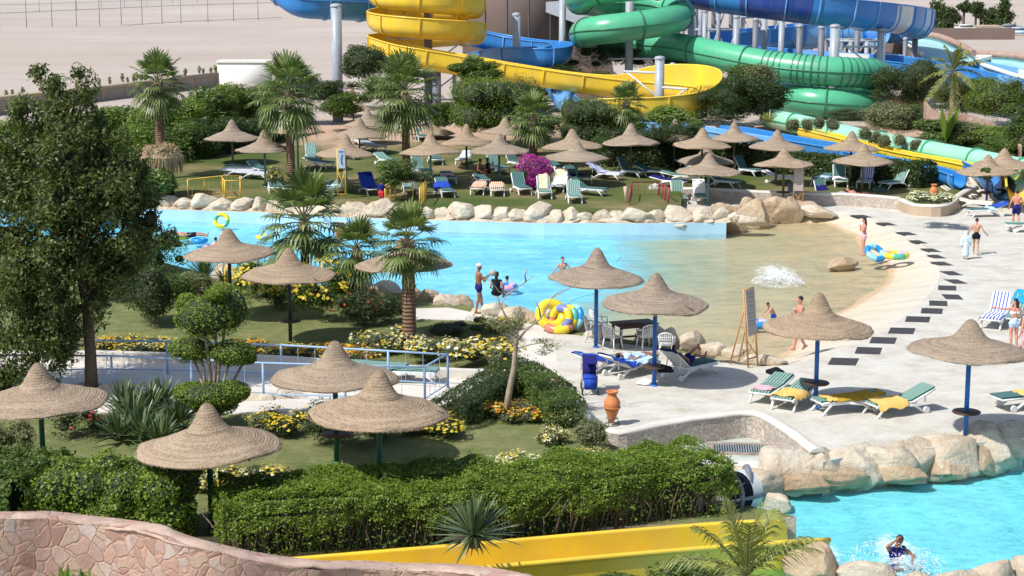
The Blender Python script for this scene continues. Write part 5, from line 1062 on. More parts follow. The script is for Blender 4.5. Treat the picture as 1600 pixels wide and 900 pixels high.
for (x, y, r_) in [(205, 670, 1.1), (232, 655, 1.0), (255, 640, .95), (222, 690, 1.05), (280, 668, .9), (195, 645, .9), (250, 700, .9), (185, 690, .8)]:
    rosette(P(x, y) + Vector((0, 0, .15)), r_, 90, 'yucca', {205: 'agave at the centre left of the clump', 232: 'tall agave in the middle of the clump', 255: 'agave at the back of the clump by the topiary', 222: 'agave at the front of the clump', 280: 'agave touching the topiary foot', 195: 'rear agave nearest the big tree trunk', 250: 'front agave nearest the low umbrella', 185: 'leftmost small agave of the clump'}[x], (0, 80), .085, False, 'agave').__setitem__('group', 'agave clump')
rosette(P(1245, 232, 1) , 1.0, 60, 'yucca', 'small spiky plant on the lawn behind the hedge at right', (0, 85), .06)
rosette(PY(1200, 190, 117), .9, 60, 'palmy', 'straw coloured tuft beside the bright blue chute', (-5, 70), .1)
# ---- palms
def fan_frond(mb, base, az, el, plen, fr, nb=18, droop=.3, m=0):
    d = Vector((math.cos(az) * math.cos(el), math.sin(az) * math.cos(el), math.sin(el))); s_ = Vector((-math.sin(az), math.cos(az), 0)); nrm = s_.cross(d)
    tip = base + d * plen + Vector((0, 0, -plen * droop * .3))
    mb.tube([base, base + d * plen * .5, tip], [.03, .02, .015], 4, 1, False)
    for i in range(nb):
        t = (i + .5) / nb * 2 - 1; a = t * R(105); q = d * math.cos(a) + s_ * math.sin(a) + nrm * (.10 * math.cos(a * 2) * (1 if i % 2 else .6)); q.normalize(); l = fr * (1 - .25 * abs(t)) * rnd.uniform(.88, 1.08)
        w0 = q.cross(nrm).normalized(); wv = l * .062
        a1 = tip + q * l * .5; a2 = tip + q * l * .82 + Vector((0, 0, -l * droop * .35)); a3 = tip + q * l * .98 + Vector((0, 0, -l * droop * rnd.uniform(.8, 1.3)))
        mb.add([tip, a1 - w0 * wv, a1 + w0 * wv, a2 + w0 * wv * .6, a2 - w0 * wv * .6, a3 - w0 * .004, a3 + w0 * .004], [(0, 1, 2), (1, 4, 3, 2), (4, 5, 6, 3)], m)
def fan_crown(n, plen, fr, seed, lo=-45):
    rs = random.getstate(); rnd.seed(seed); mb = MB()
    for i in range(n):
        f = i / n; el = R(85 - (85 - lo) * f ** .8); az = i * 2.39996 + rnd.uniform(-.2, .2); fan_frond(mb, Vector((0, 0, .1 - .35 * f)), az, el, plen * rnd.uniform(.8, 1.15), fr * rnd.uniform(.9, 1.1), droop=.10 + .34 * f)
    return mb.mesh('crown', [M['palm'], M['leafo']])
FC = [fan_crown(34, 1.0, 1.05, 5), fan_crown(30, .9, 1.0, 9), fan_crown(40, 1.05, 1.05, 13, -55)]
def palm_trunk(h, r0, r1, lean=(0, 0), boots=True):
    mb = MB(); n = 14; k = 12
    pts = [(lean[0] * (i / n) ** 1.5, lean[1] * (i / n) ** 1.5, h * i / n) for i in range(n + 1)]
    rr = [(r0 + (r1 - r0) * (i / n) ** .7) * (1.25 if i == 0 else 1) * (1 + .06 * (i % 2)) for i in range(n + 1)]
    mb.tube(pts, rr, k)
    if boots:
        for i in range(int(h * 26)):
            z = rnd.uniform(h * .55, h * 1.0); a = rnd.uniform(0, 6.28); f = z / h; c = Vector((lean[0] * f ** 1.5, lean[1] * f ** 1.5, z)); r = r0 + (r1 - r0) * f ** .7; d = Vector((math.cos(a), math.sin(a), 0)); s_ = Vector((-d.y, d.x, 0)) * .05
            mb.add([c + d * r * .9 - s_, c + d * r * .9 + s_, c + d * (r + .10) + s_ * .4 + Vector((0, 0, .16)), c + d * (r + .10) - s_ * .4 + Vector((0, 0, .16))], [(0, 1, 2, 3)], 1)
    return mb
def palm_bark():
    g = NG('ringed_palm_trunk'); o = g.obj(); sp = g.n('ShaderNodeSeparateXYZ'); g.l(o, sp.inputs[0])
    z = g.math('ADD', sp.outputs[2], g.math('MULTIPLY', g.noise(4, o), .1)); s_ = g.math('MULTIPLY', g.math('ADD', g.math('SINE', g.math('MULTIPLY', z, 50)), 1), .5)
    k = g.mix(s_, (.15, .085, .055), (.30, .19, .13)); k = g.mix(g.math('MULTIPLY', g.noise(12, o, 5), .5), k, (.12, .08, .06)); g.col(k); g.rough(.9, .1); g.bump(s_, .8, .04); return g.mat
M['ptrunk'] = palm_bark()
def fanpalm(p, ztop, cr, label, var=0, lean=(0, 0), r0=.26, zb=None):
    """ztop: height of crown centre; cr: crown radius in m"""
    root = empty('fan_palm', label, 'palm tree', p, rnd.uniform(0, .4)); h = ztop - p.z
    palm_trunk(h, r0, r0 * .72, lean).build('trunk', [M['ptrunk'], M['pbark']], root)
    c = link('crown', FC[var], root, (lean[0], lean[1], h)); c.scale = (cr / 1.78,) * 3; c.rotation_euler = (0, 0, rnd.uniform(0, 6))
    db = MB()
    for i in range(26):
        a = rnd.uniform(0, 6.28); l = rnd.uniform(.5, 1.0) * cr * .38; d = Vector((math.cos(a), math.sin(a), 0)); s_ = Vector((-d.y, d.x, 0)); c0 = Vector((lean[0], lean[1], h - .05)); 
        db.add([c0, c0 + d * .4 * l - s_ * .04 - Vector((0, 0, .3 * l)), c0 + d * .55 * l - Vector((0, 0, l * 1.1)), c0 + d * .4 * l + s_ * .1 - Vector((0, 0, .4 * l))], [(0, 1, 2, 3)])
    db.build('dead_leaves', M['dry'], root)
    return root
def palm_px(x, yf, yc, rpx, label, var=0, lv='0', lean=(0, 0), r0=.26, Y=None):
    p = P(x, yf) if lv == '0' else PT(x, yf)
    if Y: q = PY(x, yf, Y); p = Vector((q.x, Y, T(Y)))
    return fanpalm(p, PY(x, yc, p.y).z, rpx / scl(p), label, var, lean, r0)
palm_px(455, 296, 145, 58, 'tall fan palm at left behind the pool with a thick green head', 2, 'l')
palm_px(635, 284, 142, 58, 'tall fan palm at centre left behind the pool beside the leafy shrub', 2, 'l', r0=.27)
palm_px(640, 548, 376, 58, 'fan palm with a brown ringed trunk in the garden in front of the wave pool', 0, r0=.25)
palm_px(563, 480, 388, 58, 'slimmer fan palm just left of the ringed trunk one', 1, lean=(-.1, 0), r0=.18)
palm_px(478, 470, 343, 74, 'broad fan palm behind the lawn umbrella against the blue water', 0, r0=.2)
palm_px(833, 262, 184, 48, 'fan palm rising behind the magenta bougainvillea', 1, 'l', r0=.28)
palm_px(978, 230, 160, 38, 'small fan palm in front of the yellow hairpin chute', 1, 'l', Y=108, r0=.25)
palm_px(252, 270, 128, 46, 'fan palm behind the thatched lookout hut before the boundary wall', 2, 'l', Y=98, r0=.3)
palm_px(740, 170, 112, 32, 'small fan palm crown in front of the yellow chute at centre', 1, 'l', Y=122, r0=.2)
# feather palms
def feather(mb, base, az, el, l, droop, m=0, lf=.45, wd=.035, n=34, curl=0):
    d = Vector((math.cos(az), math.sin(az), 0)); s_ = Vector((-d.y, d.x, 0)); pts = []
    for i in range(n + 1):
        t = i / n; pts.append(base + d * (l * math.cos(el) * t) + Vector((0, 0, l * math.sin(el) * t - droop * l * t * t)))
    mb.tube(pts[::4], [.03 * (1 - .8 * i / (len(pts[::4]) - 1)) for i in range(len(pts[::4]))], 4, 1, False)
    for i in range(3, n):
        t = i / n; tg = (pts[i + 1] - pts[i]).normalized(); ll = lf * l * .5 * math.sin(math.pi * min(1, t * .85 + .15)) + .05
        for sg in (-1, 1):
            q = (s_ * sg * .9 + tg * .8 + Vector((0, 0, rnd.uniform(-.35, .25)))).normalized(); e = pts[i] + q * ll * rnd.uniform(.85, 1.1); mid = pts[i] + q * ll * .55 + Vector((0, 0, ll * .06)); w0 = tg * wd * .5; e.z -= ll * .25
            mb.add([pts[i] - w0, mid - w0, e, mid + w0, pts[i] + w0], [(0, 1, 2, 3, 4)], m)
def feather_palm(p, h, l, n, label, lo=-20, wd=.035, r0=.16, mat='palmy', droop=.45, dryn=0):
    root = empty('feather_palm', label, 'palm tree', p); mb = MB()
    for i in range(n):
        f = i / n; feather(mb, Vector((0, 0, h)), i * 2.4 + rnd.uniform(-.2, .2), R(82 - (82 - lo) * f), l * rnd.uniform(.85, 1.1), droop * (.5 + f * .8), 0, wd=wd)
    mb.build('crown', [M[mat], M['leafo']], root)
    if h > .1: t_ = MB(); t_.tube([(0, 0, -.3), (0, 0, h * .5), (0, 0, h)], [r0 * 1.2, r0, r0 * .8], 10); t_.build('trunk', M['pbark'], root)
    return root
p = PY(1488, 170, 122); p.z = 1.2; feather_palm(Vector((p.x, p.y, 1.2)), PY(1488, 112, 122).z - 1.2, 2.9, 17, 'yellowish feather palm leaning up over the shrubs at right', -60, .07, .2, droop=.55)
p = PY(1165, 905, 30.5); feather_palm(Vector((p.x, p.y, p.z - .2)), .25, 2.0, 14, 'yellow-green feather palm fronds in front of the yellow slide end', 0, .032, .12, droop=.5)
p = PY(925, 905, 31); bush(Vector((p.x + .3, p.y + .2, p.z - .75)), .9, .3, 'wild', 'leaf', 5200, .11, 4, 'green undergrowth below the lip of the yellow slide')
p = PY(1080, 900, 31); bush(Vector((p.x + .1, p.y + .4, p.z - .7)), .9, .34, 'wild', 'leaf', 5200, .11, 5, 'green shrubs at the foot of the feather palm fronds')
p = PY(105, 925, 24); rosette(p, .42, 40, 'leafb', 'green shoots sticking up before the pink wall at lower left', (20, 85), .05, False, 'shoots'); p = PY(140, 925, 24); rosette(p, .38, 34, 'leafb', 'second smaller tuft of green shoots before the pink wall', (20, 85), .05, False, 'shoots')
# banana-like plant by the pink parapet
p = PY(1478, 222, 108); root = empty('banana_plant', 'upright broad leaved plant by the mint tube', 'plant', p); mb = MB()
for i in range(7):
    az = rnd.uniform(0, 6.28); el = R(rnd.uniform(55, 85)); l = rnd.uniform(1.6, 2.4); d = Vector((math.cos(az) * math.cos(el), math.sin(az) * math.cos(el), math.sin(el))); s_ = Vector((-math.sin(az), math.cos(az), 0))
    mb.add([Vector((0, 0, 0)), d * l * .3 - s_ * .18, d * l * .7 - s_ * .22, d * l, d * l * .7 + s_ * .22, d * l * .3 + s_ * .18], [(0, 1, 2, 3, 4, 5)])
mb.build('leaves', M['leafb'], root)
# ---- topiary with cloud pads
tp = P(330, 668); root = empty('topiary_tree', 'clipped cloud topiary with round and flat leafy pads beside the walkway', 'tree', tp)
pads = [((318, 496), (45, 36)), ((356, 482), (38, 40)), ((316, 492), (30, 26)), ((298, 545), (36, 21)), ((362, 552), (36, 21)), ((385, 558), (16, 12)), ((328, 616), (50, 20)), ((300, 612), (30, 17)), ((365, 612), (26, 19)), ((335, 632), (40, 16)), ((338, 460), (20, 12)), ((295, 478), (20, 20))]
s_ = scl(tp); mbt = MB(); base = Vector((0, 0, 0))
for i, ((x, y), (rx, ry)) in enumerate(pads):
    q = PY(x, y, tp.y + (.25 if i % 2 else -.2)) - tp; cl = [(0, 0, 0, rx / s_, rx / s_ * .85, ry / s_)] + [(rnd.uniform(-.5, .5) * rx / s_, rnd.uniform(-.4, .4) * rx / s_, rnd.uniform(-.3, .3) * ry / s_, rx / s_ * .55, rx / s_ * .55, ry / s_ * .6) for _ in range(3)]
    cl = [(a + q.x, b + q.y, c + q.z, *r_) for a, b, c, *r_ in cl]; o = link('leaf_pad', bush_mesh(cl, 4200, .06, 'leafh', core=.82, lump=.1, depth=.08, seed=i), root)
    mbt.tube([Vector((q.x * .15, 0, .1)), Vector((q.x * .4 + .05, .05, q.z * .5)), q], [.06, .045, .03], 6)
mbt.build('trunk', M['pbark'], root)
# ---- the big drooping tree on the left
tb = P(143, 612); root = empty('big_tree', 'large dark drooping tree filling the left side above the walkway', 'tree', tb)
S_ = scl(tb); cl = []
for (x, y, rx, ry, dy) in [(60, 112, 16, 16, 0), (82, 132, 20, 22, 0), (125, 118, 12, 20, .3), (132, 145, 22, 26, .2), (95, 165, 34, 28, 0), (60, 190, 34, 34, .4), (110, 205, 46, 38, -.4), (150, 190, 24, 30, .5), (35, 235, 46, 40, .6), (90, 250, 52, 44, -.5), (150, 245, 40, 44, .3), (190, 270, 34, 40, 0), (20, 300, 50, 46, 0), (80, 320, 60, 50, -.9), (145, 320, 50, 46, -.3), (200, 330, 34, 40, .3), (232, 345, 24, 30, 0), (10, 380, 50, 50, -.4), (70, 400, 56, 50, -1.0), (130, 400, 46, 44, -.5), (180, 395, 34, 44, .2), (215, 385, 22, 34, 0), (25, 460, 46, 46, -.4), (85, 470, 40, 42, -.8), (20, 530, 34, 34, -.2), (75, 530, 34, 34, -.6), (100, 545, 26, 24, -.4), (150, 470, 26, 34, 0), (-50, 250, 60, 60, 0), (-50, 350, 60, 70, 0), (-50, 450, 50, 60, 0), (115, 500, 20, 30, -.3), (175, 440, 22, 34, .2), (55, 565, 18, 20, -.3), (262, 372, 14, 14, 0), (-60, 180, 50, 40, 0), (182, 210, 18, 20, .2), (228, 300, 26, 34, .3), (205, 365, 34, 40, -.3), (190, 430, 26, 30, 0), (60, 500, 44, 44, -.5), (10, 580, 30, 24, -.3), (-40, 540, 50, 50, 0), (112, 520, 22, 40, -.2), (85, 562, 20, 26, -.4), (40, 420, 50, 44, -.9), (165, 290, 44, 44, -.5), (30, 170, 24, 20, 0), (215, 262, 22, 26, 0)]:
    q = PY(x, y, tb.y + dy) - tb; cl.append((q.x, q.y, q.z, rx / S_ * 1.0, rx / S_ * 1.15 + .35, ry / S_ * 1.05))
Pp, Nn = cloud(cl, 125000, .1, lump=.5, depth=.42, seed=3, gaps=.78); k_ = np.ones(len(Pp), bool)
Pp[:, 2] -= np.abs(NR.normal(0, .12, len(Pp))) * (NR.random(len(Pp)) < .4)
link('crown', leafmesh('crown', [(leafquads(Pp, Nn, .135, .42, .8, .1), 0)], [M['leafs']]), root)
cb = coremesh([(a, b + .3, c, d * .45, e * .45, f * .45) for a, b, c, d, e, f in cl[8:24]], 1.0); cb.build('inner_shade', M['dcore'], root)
mb = MB(); tr = [Vector((0, 0, -.1)), Vector((.02, 0, 1.2)), Vector((-.05, .1, 2.6)), Vector((-.3, .1, 4.2)), Vector((-.6, 0, 6))]; mb.tube(tr, [.21, .17, .16, .12, .08], 10)
for c_ in cl: a = tr[rnd.choice((2, 3, 3, 4))]; e = Vector(c_[:3]); mb.tube([a, a.lerp(e, .5) + Vector((0, 0, .25)), e], [.07, .045, .015], 5)
mb.build('trunk', M['bark'], root)
# ---- the nearly bare tree on the deck edge
bt = P(790, 652); root = empty('bare_tree', 'thin nearly leafless tree with a leaning pale trunk between lawn and deck', 'tree', bt); mb = MB(); tips = []
def q_(x, y, dy=0): return PY(x, y, bt.y + dy) - bt
tk = [Vector((0, 0, 0)), q_(796, 610), q_(803, 575), q_(806, 540), q_(807, 520)]; mb.tube(tk, [.11, .09, .075, .06, .05], 8)
br = [[(807, 522), (793, 500), (782, 478), (790, 462)], [(790, 462), (805, 452), (822, 440), (834, 430)], [(790, 462), (779, 455), (768, 440), (758, 436)], [(782, 478), (778, 466), (770, 462)], [(806, 535), (822, 515), (845, 498), (862, 466), (880, 458)], [(862, 466), (868, 460), (890, 450), (900, 444)], [(806, 545), (830, 538), (850, 535), (866, 530)], [(806, 548), (795, 530), (778, 515), (765, 505)], [(845, 498), (842, 480), (836, 470)], [(793, 500), (782, 506), (770, 500)], [(822, 440), (820, 430), (824, 420)], [(805, 525), (812, 505), (812, 492), (818, 480)], [(850, 535), (856, 545), (864, 550)]]
for i, b in enumerate(br):
    L_ = [q_(x, y, (.25 if i % 2 else -.2) * k_ / 3) for k_, (x, y) in enumerate(b)]; mb.tube(L_, [max(.006, (.05 if i in (0, 4) else .026) * (1 - .27 * k_)) for k_ in range(len(b))], 6); tips.append(L_[-1]); tips.append(L_[-2])
mb.build('trunk', M['pbark'], root)
cl = [(*q_(x, y)[:], r1 / 52, .35, r2 / 52) for x, y, r1, r2 in [(862, 540, 16, 7), (845, 532, 14, 5), (780, 510, 22, 10), (765, 500, 16, 9), (812, 500, 18, 14), (800, 520, 20, 10), (850, 550, 12, 6)]]
Pp, Nn = cloud(cl, 2600, .05, depth=.5, lump=.5, gaps=.6); link('crown', leafmesh('crown', [(leafquads(Pp, Nn, .055, .4), 0)], [M['leafo']]), root)
# ---- far trees top right
def ftree(x, yb, yt, w_, Y, label, mat='leafd', palm=False):
    p = PT(x, max(yb, 40)); w_ *= 1.5; s_ = scl(p); h = (yb - yt) / s_; r_ = w_ / s_ / 2; root = empty('tree', label, 'tree', p)
    if palm: cl = [(0, 0, h * .92, r_, r_, r_ * .9)]
    else: cl = [(rnd.uniform(-.4, .4) * r_, 0, h * f, r_ * (.5 + .5 * math.sin(math.pi * min(1, f + .1))), r_, h * .17) for f in (.25, .4, .55, .7, .85)] 
    Pp, Nn = cloud(cl, 1800, .5, lump=.5, depth=.4, gaps=.4, seed=int(x)); link('crown', leafmesh('crown', [(leafquads(Pp, Nn, .55, .5), 0)], [M[mat]]), root)
    m = MB(); m.tube([(0, 0, -1), (0, 0, h * .9)], .25, 5); m.build('trunk', M['bark'], root)
for a in [(1460, 58, 0, 26, 345, 'tall dark tree right of the giant trough, leftmost of the far row'), (1478, 60, 30, 22, 340, 'rounded dark tree at the foot of the far row near the giant trough'), (1472, 26, -4, 26, 480, 'greyish tree high behind the far dark tree'), (1488, 22, -4, 16, 480, 'slim greyish tree beside the greyish one'), (1546, 42, 12, 18, 400, 'dark tree left of the tallest one at far right'), (1562, 42, 14, 18, 400, 'dark tree between two others at far right'), (1572, 46, -6, 18, 400, 'tallest dark tree at far right above the white house')]: ftree(*a)
for a in [(1505, 46, 8, 12, 380, 'thin far palm at top right, left one'), (1524, 42, 10, 14, 380, 'far palm right of the thin one'), (1532, 36, 16, 10, 400, 'small far palm behind another')]: ftree(*a, palm=True)
# ================================================================ UMBRELLAS
def canopy_mesh(seed, hk=1.0):
    """unit radius thatched hat, height about .6; bell cap flowing into a nearly flat brim"""
    random_state = rnd.getstate(); rnd.seed(seed)
    prof = [(0.0, .60), (.035, .595), (.075, .565), (.12, .50), (.17, .41), (.22, .325), (.275, .255), (.30, .240), (.305, .228), (.40, .192), (.52, .150), (.66, .106), (.80, .060), (.92, .020), (.985, -.010), (1.0, -.03), (.99, -.045), (.8, .0), (.5, .085), (.2, .24), (.0, .3)]
    n = 72; mb = MB(); vs = []; ph = [rnd.uniform(0, 6.28) for _ in range(6)]
    for i, (r, z) in enumerate(prof):
        for j in range(n):
            t = 2 * math.pi * j / n; wav = .012 * math.sin(t * 3 + ph[0]) + .008 * math.sin(t * 5 + ph[1]); q = r; zz = z * hk + wav * r * r * 1.4
            if 13 <= i <= 16: q = r * (1 + .008 * math.sin(t * 7 + ph[2]) + rnd.uniform(-.009, .009)); zz += rnd.uniform(-.006, .006)
            q *= 1 + .006 * math.sin(i * 2.3 + t * 2); nz_ = noise.noise(Vector((q * math.cos(t) * 2.2, q * math.sin(t) * 2.2, seed * 5))); zz += .03 * nz_ * r; q *= 1 + .025 * nz_ * (1 - .4 * r)
            vs.append((q * math.cos(t), q * math.sin(t), zz))
    k = len(prof); mb.add(vs, [(i * n + j, i * n + (j + 1) % n, (i + 1) * n + (j + 1) % n, (i + 1) * n + j) for i in range(k - 1) for j in range(n)], 0, True)
    # loose straw ends along the rim and cap seam
    for _ in range(1500):
        a = rnd.uniform(0, 6.28); r, z = (1.0, -.03) if rnd.random() < .8 else (.30, .232 * hk); c = Vector((math.cos(a) * r, math.sin(a) * r, z)); d = Vector((math.cos(a + rnd.uniform(-.6, .6)), math.sin(a + rnd.uniform(-.6, .6)), rnd.uniform(-.9, .1))) * rnd.uniform(.012, .042); s_ = Vector((-d.y, d.x, 0)).normalized() * .003
        mb.add([c - s_, c + s_, c + d], [(0, 1, 2)])
    rnd.setstate(random_state); return mb.mesh('canopy', [M['straw']])
CM = [canopy_mesh(s) for s in (1, 2, 3, 4, 5, 6, 7)]
def pole_mesh():
    mb = MB(); mb.tube([(0, 0, 0), (0, 0, 1)], 1, 14); return mb
UG = 'straw hat umbrellas'
def umbrella(x, yt, w_, ya, foot, pole, label, lv='l', disc=False, prad=.065, Y=None, shelfc='dwood', fy=None):
    if foot: b = P(foot[0], foot[1]) if lv == '0' else PT(foot[0], foot[1])
    else:
        Yd = Y or F * 3.2 / w_ - 2; c = PY(x, yt, Yd); b = Vector((c.x, c.y, 0 if lv == '0' else T(Yd)))
    c = PY(x, yt, b.y); s_ = scl(c); rad = w_ / s_ / 2; top = PY(x, ya, b.y).z; hk = (top - c.z) / (.6 * rad); rim = c.z
    root = empty('thatched_umbrella', label, 'umbrella', (b.x, b.y, b.z), 0, UG)
    o = link('canopy', CM[rnd.randrange(7)], root, (0, 0, rim - b.z + .02), rnd.uniform(0, 6.28)); o.scale = (rad, rad, rad * hk); o.rotation_euler = (rnd.uniform(-.03, .03), rnd.uniform(-.03, .03), rnd.uniform(0, 6))
    q = MB(); hh = rim - b.z + rad * hk * .3; q.tube([(0, 0, 0), (0, 0, hh)], prad, 14); q.lathe([(prad * 1.7, 0), (prad * 1.7, .03), (prad, .05)], 12); q.build('pole', M['p_' + pole], root)
    r_ = MB()
    for i in range(8):
        a = i * math.pi / 4; r_.tube([(0, 0, rim - b.z + rad * hk * .27), (math.cos(a) * rad * .93, math.sin(a) * rad * .93, rim - b.z - .015)], .022, 5)
    r_.build('ribs', M['p_brown'], root)
    if disc: d = MB(); d.lathe([(prad, .72), (.36, .72), (.38, .745), (.36, .77), (prad, .77)], 24); d.build('round_shelf', M[shelfc], root)
    return root
U0 = [
 (68, 627, 208, 568, (70, 765), 'green', 'leftmost foreground straw umbrella on a green pole over the lower lawn', False), (334, 698, 226, 631, (331, 826), 'green', 'lowest foreground straw umbrella, just behind the bright hedge at left', False),
 (588, 645, 220, 579, (594, 808), 'green', 'front straw umbrella of the overlapping pair at centre left', False), (523, 590, 199, 534, (526, 723), 'green', 'rear straw umbrella of the overlapping pair, its green pole carrying a round shelf', True),
 (452, 429, 148, 388, (454, 535), 'dark', 'straw umbrella on the garden lawn with a shelf low on its dark pole', True), (360, 396, 140, 357, (361, 497), 'dark', 'straw umbrella by the yellow rail at the left pool shore', False), (632, 413, 152, 372, (566, 530), 'dark', 'straw umbrella half hidden behind the garden fan palms', False),
 (931, 434, 150, 388, (931, 543), 'blue', 'straw umbrella on a blue pole left of the dark table', False), (1025, 474, 165, 427, (1022, 603), 'blue', 'straw umbrella on a blue pole over the stroller and sunbathers', False), (1281, 512, 170, 458, (1274, 638), 'blue', 'straw umbrella on a blue pole in front of the beach, over the yellow towels', True), (1514, 547, 192, 500, (1508, 686), 'blue', 'straw umbrella on a blue pole nearest the landing pool at right', True),
 (1540, 268, 96, 242, (1541, 322), 'purple', 'umbrella on a violet blue pole over the cream loungers at far right', True), (1577, 258, 92, 232, (1565, 318), 'yellow', 'umbrella on a yellow pole at the far right edge', True), (1224, 257, 94, 232, (1223, 322), 'olive', 'umbrella on an olive pole left of the tall pale sign', True), (1107, 268, 101, 240, (1106, 321), 'teal', 'lowest umbrella of the stack of three right of the red gate', False)]
for i, (x, yt, w_, ya, ft, pc, lb, dc) in enumerate(U0):
    b = umbrella(x, yt, w_, ya, ft if i != 6 else (632, 530), pc, lb, '0', dc)
U1 = [
 (1347, 252, 94, 225, (1347, 300), 'olive', 'umbrella in front of the clipped dark hedge at right, between two green loungers'), (1328, 232, 85, 205, (1328, 292), 'brown', 'umbrella behind the hedge-side one at right, by the bright blue chute end'), (1212, 230, 86, 203, (1210, 290), 'brown', 'umbrella directly behind the olive poled one'),
 (1146, 217, 76, 190, (1144, 272), 'brown', 'umbrella overlapping the bright blue chute at its left end'), (1103, 252, 88, 225, None, 'brown', 'middle umbrella of the stack of three right of the red gate'), (1097, 227, 90, 200, None, 'brown', 'top umbrella of the stack of three right of the red gate'), (1053, 214, 72, 186, (1053, 265), 'brown', 'umbrella in front of the small round shrub by the blue chute'),
 (985, 223, 90, 193, (987, 276), 'brown', 'umbrella under the small fan palm, standing clear with a brownish pole'), (901, 246, 100, 220, (901, 290), 'teal', 'nearer umbrella of the pair right of the bougainvillea, teal pole'), (894, 229, 94, 202, (897, 274), 'green', 'farther umbrella of the pair right of the bougainvillea'), (883, 199, 74, 174, None, 'grey', 'umbrella tucked against the square clipped tree'),
 (780, 236, 94, 208, (779, 285), 'teal', 'umbrella left of the bougainvillea above two seated guests'), (729, 224, 80, 194, (727, 264), 'green', 'umbrella on a green pole between two teal poled ones'), (673, 238, 96, 208, (671, 293), 'teal', 'umbrella on a teal pole right of the centre palm trunk'), (789, 207, 78, 184, None, 'brown', 'rear umbrella below the big bright clipped tree'),
 (675, 207, 72, 185, None, 'brown', 'umbrella half behind the fronds right of the centre palm'), (690, 189, 60, 172, None, 'brown', 'small rear umbrella on the bare soil right of the centre palm'), (562, 212, 86, 184, (590, 240), 'grey', 'wide umbrella between the two tall palms, second row'), (541, 241, 92, 210, (541, 303), 'teal', 'umbrella beside the blue pictogram sign'),
 (574, 195, 74, 170, None, 'grey', 'umbrella left of the centre palm, third row'), (552, 170, 66, 146, None, 'brown', 'umbrella of the rear rank between the palms'), (549, 157, 64, 137, None, 'brown', 'rearmost umbrella below the dark round tree'), (520, 165, 54, 150, None, 'brown', 'small dim umbrella right of the left palm head'), (500, 175, 50, 158, None, 'brown', 'small shaded umbrella behind the fronds of the left palm'),
 (466, 205, 86, 180, (466, 268), 'teal', 'umbrella crossed by the trunk of the left palm'), (415, 234, 92, 203, (418, 292), 'teal', 'umbrella left of the left palm trunk, teal pole'), (364, 216, 88, 187, (366, 256), 'grey', 'leftmost umbrella of the far lawn, its hat with a pale patch'), (397, 196, 64, 174, None, 'brown', 'umbrella behind the leftmost two on the far lawn'), (706, 176, 44, 161, None, 'brown', 'tiny rear umbrella on bare soil left of the farthest one'), (640, 180, 50, 163, None, 'brown', 'small rear umbrella behind the centre palm trunk'), (601, 176, 46, 160, None, 'brown', 'small rear umbrella left of the centre palm head'), (610, 196, 60, 178, None, 'brown', 'rear umbrella just left of the centre palm trunk'),
 (725, 180, 50, 160, None, 'brown', 'tiny farthest umbrella before the bright clipped tree'),
]
for (x, yt, w_, ya, ft, pc, lb) in U1:
    if ft: ft = (x, ft[1])
    umbrella(x, yt, w_, ya, ft, pc, lb, 'l', prad=.06)

# ================================================================ LOUNGERS
LG = 'plastic sun loungers'
def cushion(pts, w_, th, mat, root, name='cushion', off=0.0):
    mb = MB(); vs = []; n = len(pts)
    for (y_, z_) in pts: vs += [(y_, -w_ / 2, z_), (y_, w_ / 2, z_)]
    up = [(a, b, c + th) for a, b, c in vs]; mb.add(vs + up, [(2 * i + 2 * n, 2 * i + 2 + 2 * n, 2 * i + 3 + 2 * n, 2 * i + 1 + 2 * n) for i in range(n - 1)] + [(2 * i, 2 * i + 2, 2 * i + 2 + 2 * n, 2 * i + 2 * n) for i in range(n - 1)] + [(2 * i + 1, 2 * i + 1 + 2 * n, 2 * i + 3 + 2 * n, 2 * i + 3) for i in range(n - 1)] + [(0, 2 * n, 2 * n + 1, 1), (2 * n - 2, 2 * n - 1, 4 * n - 1, 4 * n - 2)], 0, False)
    return mb.build(name, M[mat], root)
def drape(root, x0, x1, mat, prof, w_=.8, seed=0, th=.05, name=None):
    """a crumpled towel following the lounger profile between x0 and x1"""
    def z(x): 
        for (a, b), (c, d) in zip(prof, prof[1:]):
            if a <= x <= c: return b + (d - b) * (x - a) / (c - a)
        return prof[-1][1] if x > prof[-1][0] else prof[0][1]
    mb = MB(); nx_, ny = 12, 10; V = []
    for i in range(nx_ + 1):
        for j in range(ny + 1):
            x = x0 + (x1 - x0) * i / nx_ + .05 * noise.noise(Vector((j * .5, seed, 3))); y = (j / ny - .5) * w_ * (1 + .12 * noise.noise(Vector((i * .4, seed, 1)))); zz = z(x) + th + .03 + .045 * noise.noise(Vector((x * 5, y * 5, seed * 3.1)))
            if abs(y) > .33: zz -= (abs(y) - .33) * 1.6
            V.append((x, y, zz))
    mb.add(V, [(i * (ny + 1) + j, (i + 1) * (ny + 1) + j, (i + 1) * (ny + 1) + j + 1, i * (ny + 1) + j + 1) for i in range(nx_) for j in range(ny)], 0, True)
    V2 = [(a, b, c - .012) for a, b, c in V]; mb.add(V2, [(i * (ny + 1) + j, i * (ny + 1) + j + 1, (i + 1) * (ny + 1) + j + 1, (i + 1) * (ny + 1) + j) for i in range(nx_) for j in range(ny)], 0, True)
    return mb.build('towel', M[mat], root) if name is None else mb
